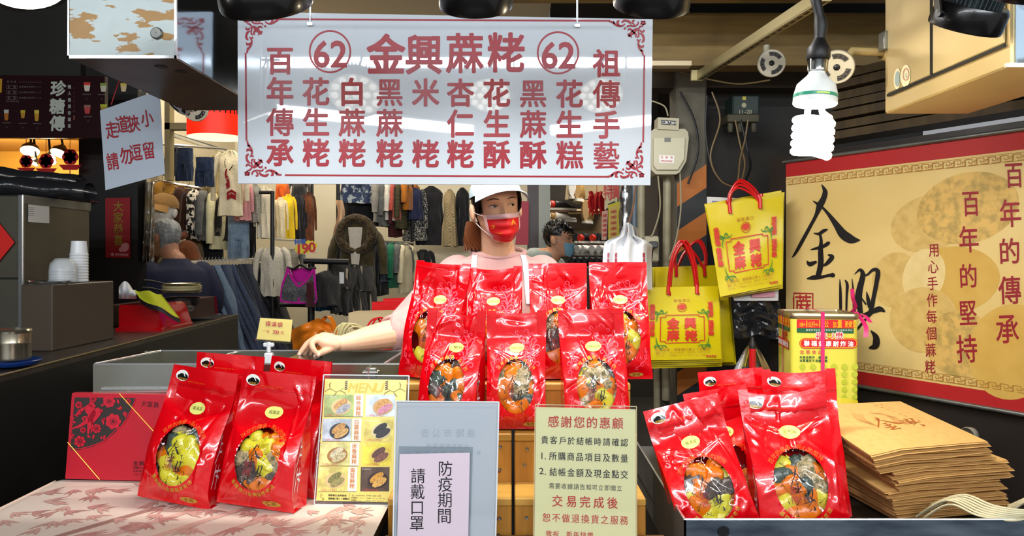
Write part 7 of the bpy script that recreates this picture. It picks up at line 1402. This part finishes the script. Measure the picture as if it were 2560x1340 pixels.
def cap(root, M, m, vis=True, brim=.065, down=0.0, z0=.040):
    q = MB()
    def fn(u, v): a = 2*pi*u; z = z0-.02*(-cos(a)*.5+.5)+(.1145-z0)*v*.999; z = min(z, .1122); p = head_pt(a, z); n = V((p.x, p.y, .03+max(0,z-.05)*1.5)).normalized(); return M @ (p+n*(.013+.001*cos(6*a)))
    q.grid(fn, 60, 24, m, cu=True); q.obj('cap_crown', root, smooth=60)
    if vis:
        q = MB()
        def vf(u, v, t=0):
            a = (u-.5)*2*1.25; p = head_pt(a, z0+.004); ex = brim*cos(a*.92)**.7 if abs(a*.92) < pi/2 else 0; base = V((p.x*1.14, p.y*1.12-.004, z0+.010))
            return M @ (base+V((sin(a)*ex*v*.35, -ex*v, down*v*-.02-.030*(sin(a)**2)*(.5+.5*v)+.008-t)))
        q.grid(lambda u, v: vf(u, v), 30, 8, m); q.grid(lambda u, v: vf(1-u, v, .003), 30, 8, m); q.grid(lambda u, v: vf(u, 1, .003*v), 30, 1, m); q.obj('cap_visor', root, smooth=60)

# --- the woman ---
hc = V(((1241-CX)/F*2.27, 2.27, 1.598)); Mh = Matrix.Translation(hc) @ (Matrix.Rotation(radians(17),4,'Z') @ Matrix.Rotation(radians(-6),4,'Y') @ Matrix.Rotation(radians(2),4,'X') @ Matrix.Scale(.92,4))
wm = T('person', 'woman in a white cap, red mask, pink sweater and white apron behind the stall', 'person', (hc.x, 2.36, 0))
q = MB(); head_mesh(q, Mh, SKIN)
nb = V((-.038,2.345,1.42)); limb(q, [Mh @ V((0,.022,-.05)), Mh @ V((0,.028,-.10)), nb+V((0,0,.0))], [.050,.049,.058], SKIN); ball(q, Mh @ V((0,-.045,-.092)), .030, SKIN, (1.2,1.1,.7))
loftz(q, [(-.04,2.355,1.45,.055,.05),(-.04,2.36,1.42,.12,.07),(-.04,2.365,1.34,.16,.09),(-.04,2.37,1.2,.14,.09),(-.04,2.37,1.05,.13,.085)], SKIN)
Ls = V((-.195,2.37,1.385)); El = P(1040,806,2.27); w1 = P(986,832,2.19); w2 = P(925,845,2.135); w3 = P(858,858,2.09)
limb(q, [Ls, Ls.lerp(El,.5), El], [.048,.043,.042], SKIN); limb(q, [El, w1, w2, w3, P(846,858,2.085)], [.042,.043,.036,.0235,.022], SKIN)
Rs = V((.115,2.37,1.385)); limb(q, [Rs, V((.17,2.38,1.22)), V((.18,2.33,1.10))], [.048,.043,.038], SKIN)
# right hand (image left): palm and five fingers closing on the black lid
limb(q, [P(850,858,2.085), P(830,856,2.08), P(806,850,2.075), P(794,847,2.07)], [.0215,.023,.022,.014], SKIN, n=12)
limb(q, [P(828,850,2.10), P(806,846,2.098), P(796,846,2.095)], [.019,.018,.012], SKIN, n=12); limb(q, [P(838,862,2.065), P(815,858,2.055), P(798,850,2.05)], [.017,.018,.011], SKIN, n=12)
for pts, rs in (([(836,866,2.065),(816,876,2.045),(801,883,2.04),(788,890,2.042)],[.0125,.0105,.009,.0065]), ([(796,847,2.052),(780,857,2.036),(783,872,2.030),(796,888,2.032)],[.0105,.0088,.008,.006]), ([(794,844,2.068),(771,857,2.062),(758,872,2.056),(747,887,2.052)],[.0105,.009,.008,.006]),
    ([(796,846,2.088),(776,860,2.086),(766,875,2.080),(761,887,2.076)],[.010,.0085,.0075,.006]), ([(801,850,2.106),(787,863,2.106),(779,876,2.100),(776,886,2.096)],[.009,.0075,.0068,.0055])): limb(q, [P(*p) for p in pts], rs, SKIN, n=10)
body, hb = remesh(q, 'body', wm, SKIN, .0028)
q = MB(); NAIL = mat('nail','e6b9a4',.25)
for a, b_, r_ in (((749,884,2.047),(747,888,2.047),.0045),((794,886,2.026),(797,889,2.026),.0045),((789,889,2.035),(786,891,2.035),.005)): ball(q, (P(*a)+P(*b_))/2, r_, NAIL, (1,.5,1.2), n=8)
q.obj('fingernails', wm)
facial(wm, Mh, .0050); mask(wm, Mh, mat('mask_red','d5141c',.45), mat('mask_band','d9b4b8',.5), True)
hair_shell(wm, Mh, HAIRB, lambda a, z: (abs(a) > 54 and z > -.012-.0004*(abs(a)-54) and not (80 < abs(a) < 112 and z < .018)) or (abs(a) > 116 and z > -.06) or z > .05-.0*a, 1.035)
q = MB()
for s_ in (-1,1):
    for k in range(5): q.tube([Mh @ p for p in (V((s_*(.066+.002*k),-.052+.008*k,.05)), V((s_*(.0715+.001*k),-.046+.008*k,.02)), V((s_*(.0735),-.034+.006*k,-.008-.003*k)))], [.006,.005,.002], HAIRB, 6)
q.obj('side_hair', wm)
q = MB(); HBN = mat('hair_brown','6b3a1c',.35,0,140,.5,aniso=(1,1,.2)); r = rnd(3)
for k in range(16): a = 2*pi*k/16; c = Mh @ V((-.062,.085,-.075)); pts = [c+V((.018*cos(a+j*.5)*(1+.2*j), .02*sin(a+j*.5), .03-.022*j)) for j in range(5)]; q.tube(catmull([tuple(p) for p in pts], 3), [.008,.009,.010,.010,.009,.009,.008,.008,.007,.006,.005,.004,.003], HBN, 6)
q.obj('hair_bun', wm)
CAPW = mat('cap_white','cfe2ea',.7,0,300,.2); cap(wm, Mh, CAPW, True, .060, .6, .046)
SWT = mat('sweater_pink','d0a29c',.9,0,0,0,wave=(95,'c59690',.3,.7,'X'),sheen=.3)
q = MB()
loftz(q, [(-.042,2.345,1.462,.078,.064),(-.042,2.352,1.446,.104,.076),(-.042,2.360,1.425,.160,.087),(-.042,2.366,1.39,.194,.098),(-.042,2.368,1.30,.186,.112),(-.042,2.37,1.20,.172,.120),(-.042,2.37,1.05,.170,.115),(-.042,2.37,.95,.18,.12)], SWT, 48)
limb(q, [Ls+V((.02,0,.005)), Ls.lerp(El,.5)+V((-.008,0,0)), El+V((-.01,0,.004)), El.lerp(w1,.55), w1+V((.012,0,.001))], [.066,.062,.064,.058,.050], SWT); limb(q, [Rs+V((-.02,0,.005)), V((.175,2.38,1.22)), V((.185,2.33,1.08))], [.066,.058,.052], SWT)
for k in range(4): c = El.lerp(w1, .35+.2*k)+V((0,0,.004)); ball(q, c, .056, SWT, (.28,1,1.06), n=12)
sw, sb = remesh(q, 'sweater', wm, SWT, .0045, 3)
q = MB(); n = 60
q.tube([V((-.042+.083*cos(2*pi*i/n), 2.346+.068*sin(2*pi*i/n), 1.462+.016*sin(2*pi*i/n))) for i in range(n+1)], .0075, SWT, 8, cap=False); q.obj('neckband', wm)
q = MB()
for k in range(5): p = w1.lerp(El, -.02+.035*k); d = (El-w1).normalized(); a = d.orthogonal().normalized(); b_ = d.cross(a); q.tube([p+a*.049*cos(t)+b_*.049*sin(t) for t in [2*pi*i/24 for i in range(25)]], .0058, SWT, 6, cap=False)
q.obj('rolled_cuff', wm)
APW = mat('apron_white','d9e3ea',.7)
for pts in ([(1196,612),(1190,624),(1187,640),(1185,660),(1184,690),(1183,730)],[(1294,618),(1305,632),(1311,650),(1314,672),(1317,700),(1322,760)]):
    q = MB(); hit = []
    for x, y in [(a, b_) for a, b_ in catmull(pts, 4)]:
        A_, B_ = on(sb, x-6.5, y, .004), on(sb, x+6.5, y, .004)
        if A_ and B_ and abs(A_.y-B_.y) < .05: hit.append((A_, B_))
    if len(hit) > 1:
        q.add([p for h in hit for p in h], [(2*i, 2*i+1, 2*i+3, 2*i+2) for i in range(len(hit)-1)], APW); q.obj('apron_strap', wm, smooth=60)
q = MB(); q.grid(lambda u, v: V((-.042+.12*(u*2-1), 2.262-.012+.05*(u*2-1)**2, 1.28-.5*v)), 16, 10, APW); q.obj('apron_bib', wm, smooth=60)
q = MB(); q.tube([p for p in (on(hb, x, y, .001) for x, y in catmull([(1207,617),(1211,632),(1222,642),(1240,647),(1258,642),(1272,630),(1281,612)], 4)) if p], .0007, GOLD, 5); p = on(hb, 1222, 641, .002); 
if p: ball(q, p, .002, GOLD, n=6)
q.obj('necklace', wm)
q = MB(); loftz(q, [(-.042,2.37,.99,.175,.118),(-.042,2.37,.8,.19,.12),(-.042,2.37,.6,.16,.1),(-.042,2.37,.05,.13,.09)], mat('trousers_dark','1f2228',.8)); q.obj('trousers', wm)
q = MB()
for s_ in (-1,1): q.bx(-.042+s_*.07-.045, -.042+s_*.07+.045, 2.22, 2.46, 0, .06, BLACK, .02)
q.obj('shoes', wm)
# black lid she is lifting, resting on the case rim
q = MB(); q.prism([P(741,887,2.055), P(806,890,2.045), P(778,903,1.945), P(693,905,1.945)], (0,0,-.004), mat('lid_black','141618',.15,sp=.6)); q.obj('black_cover', label='black plastic lid lifted between the fingers over the display case', cat='lid', smooth=0)

def bust(lab, hx, hy, Y, yaw, pitch, sh, top_m, skin, seed=0, nbo=(.065,-.155)):
    c = P(hx, hy, Y); M = Matrix.Translation(c) @ (Matrix.Rotation(radians(yaw),4,'Z') @ Matrix.Rotation(radians(pitch),4,'X')); t = T('person', lab, 'person', (c.x, Y+.05, 0))
    q = MB(); head_mesh(q, M, skin); nb = M @ V((0,)+nbo); limb(q, [M @ V((0,.02,-.05)), M @ V((0,.03,-.11)), nb], [.056,.055,.062], skin); R_ = Matrix.Rotation(radians(sh),3,'Z')
    f = lambda x, y, z: nb+R_ @ V((x, y, z))
    for s_ in (-1,1): limb(q, [f(s_*.17,0,-.06), f(s_*.21,.0,-.2), f(s_*.22,-.02,-.34), f(s_*.17,-.16,-.42), f(s_*.12,-.28,-.38)], [.05,.05,.042,.04,.026], skin); ball(q, f(s_*.11,-.31,-.375), .034, skin, (1,1.4,.7))
    o, bv = remesh(q, 'body', t, skin, .0045)
    q = MB(); rings = [(0,0,.018,.068,.062),(0,0,-.004,.09,.074),(0,0,-.03,.135,.088),(0,0,-.06,.20,.105),(0,0,-.13,.215,.12),(0,0,-.3,.20,.125),(0,0,-.6,.19,.13)]; rr = catmull(rings, 4); N = len(rr)-1
    def fn(u, v): cx, cy, z, rx, ry = rr[min(N, int(round(v*N)))]; a = 2*pi*u; return f(rx*cos(a), ry*sin(a)+.006*noise.noise(V((cos(a)*3,z*8,seed))), z)
    q.grid(fn, 40, N, top_m, cu=True); q.poly([fn(i/40,1) for i in range(40)], top_m); q.poly([fn(i/40,0) for i in range(40)][::-1], top_m)
    for s_ in (-1,1): limb(q, [f(s_*.15,0,-.065), f(s_*.215,.0,-.19), f(s_*.225,-.02,-.30)], [.068,.066,.062], top_m)
    remesh(q, 'shirt', t, top_m, .007, 3)
    q = MB(); loftz(q, [(c.x,Y+.05,c.z-.75,.19,.14),(c.x,Y+.05,c.z-.95,.19,.14),(c.x,Y+.05,.4,.15,.12),(c.x,Y+.05,.0,.13,.12)], mat('trousers_dark','1f2228',.8)); q.obj('trousers', t)
    return t, M, f
t, M, f = bust('man with spiky black hair, grey jacket and pale blue mask in profile', 1397, 598, 4.9, 72, 4, 50, mat('jacket_grey','a4b0aa',.8,nz=(14,'b8c0ba',.4,.6)), mat('skin_man','d39a76',.5), 0, (.10,-.125))
q = MB(); q.tube([f(.072*cos(a_), .066*sin(a_)+.01, .012+.012*sin(a_)) for a_ in [2*pi*i/28 for i in range(29)]], .038, mat('jacket_grey'), 12, cap=False); q.obj('jacket_hood', t)
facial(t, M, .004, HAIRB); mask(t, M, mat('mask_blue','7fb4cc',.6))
hair_shell(t, M, HAIRB, lambda a, z: (z > .052) or (abs(a) > 68 and z > .022) or (abs(a) > 112 and z > -.055), 1.06, .01, seed=4)
q = MB(); r = rnd(6)
for k in range(150):
    a, z = r.uniform(-pi,pi), r.uniform(.035,.11); p = head_pt(a, z); n = V((p.x, p.y, max(.0,z-.02)*1.6)).normalized(); d = (n+V((r.uniform(-.4,.4), r.uniform(-.4,.2), .5))).normalized(); q.tube([M @ (p+n*.006), M @ (p+n*.014+d*.016)], [.004,.0008], HAIRB, 5)
q.obj('hair_spikes', t)
t, M, f = bust('grey-haired man with glasses in a navy shirt seen from behind at the left stall', 413, 594, 4.5, -112, 8, -140, mat('shirt_navy','161c38',.85), mat('skin_man2','a8765a',.5), 3)
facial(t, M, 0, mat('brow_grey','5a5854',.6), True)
HG2 = mat('hair_grey','6c7072',.5,0,150,.6,nz=(60,'8e9394',.4,.65)); hair_shell(t, M, HG2, lambda a, z: (z > .050) or (abs(a) > 70 and z > .015) or (abs(a) > 108 and z > -.07), 1.045, .005, seed=9)
# --- mannequin in a brown hoodie ---
c = P(410,530,4.8); M = Matrix.Translation(c) @ Matrix.Rotation(radians(-20),4,'Z'); t = T('mannequin', 'white shop mannequin wearing a tan cap and brown hoodie', 'mannequin', (c.x, 4.8, 0)); MW = mat('mannequin_white','d6d4ce',.25)
q = MB(); head_mesh(q, M, MW); nb = M @ V((0,.04,-.18)); limb(q, [M @ V((0,.02,-.06)), nb], [.055,.06], MW); f = lambda x, y, z: nb+V((x, y, z))
limb(q, [f(-.14,0,-.07), f(-.165,-.02,-.25), f(-.155,-.07,-.42), f(-.15,-.10,-.50)], [.045,.04,.034,.026], MW)
ball(q, f(-.15,-.11,-.55), .036, MW, (.7,.8,1.3))
for k in range(4): limb(q, [f(-.17+.014*k,-.115,-.58), f(-.172+.014*k,-.12,-.62), f(-.17+.013*k,-.118,-.65)], [.009,.008,.006], MW, n=8)
limb(q, [f(-.125,-.12,-.56), f(-.112,-.135,-.60)], [.010,.007], MW, n=8); limb(q, [f(.14,0,-.07), f(.17,0,-.3), f(.15,-.08,-.48)], [.045,.04,.03], MW)
remesh(q, 'figure', t, MW, .005); q = MB(); HD = fab('hoodie','7a4526','6c3c20',12); rr = catmull([(0,0,.03,.07,.065),(0,0,-.02,.115,.085),(0,0,-.07,.175,.105),(0,0,-.2,.18,.12),(0,0,-.5,.17,.12)], 4); N = len(rr)-1
q.grid(lambda u, v: f(rr[min(N,int(round(v*N)))][3]*cos(2*pi*u), rr[min(N,int(round(v*N)))][4]*sin(2*pi*u)+.008*sin(9*v+4*u), rr[min(N,int(round(v*N)))][2]), 40, N, HD, cu=True)
for s_ in (-1,1): limb(q, [f(s_*.12,0,-.07), f(s_*.168,-.0,-.2), f(s_*.17,-.03,-.33)], [.07,.062,.052], HD)
remesh(q, 'hoodie', t, HD, .008, 3); q = MB(); q.tube([f(.095*cos(a), .01+.08*sin(a), .03+.02*sin(a)) for a in [2*pi*i/24 for i in range(25)]], .024, HD, 10, cap=False); q.obj('hood', t)
cap(t, M, fab('tan_cap','a8804a'), True, .05, 1.5, .03)
q = MB(); q.tube([V((c.x,4.8,0)), V((c.x,4.8,c.z-.6))], .02, STEELD, 10); q.lathe([(.001,.012),(.15,.010),(.155,0)], (c.x,4.8,0), STEELD, 30); q.obj('stand', t)
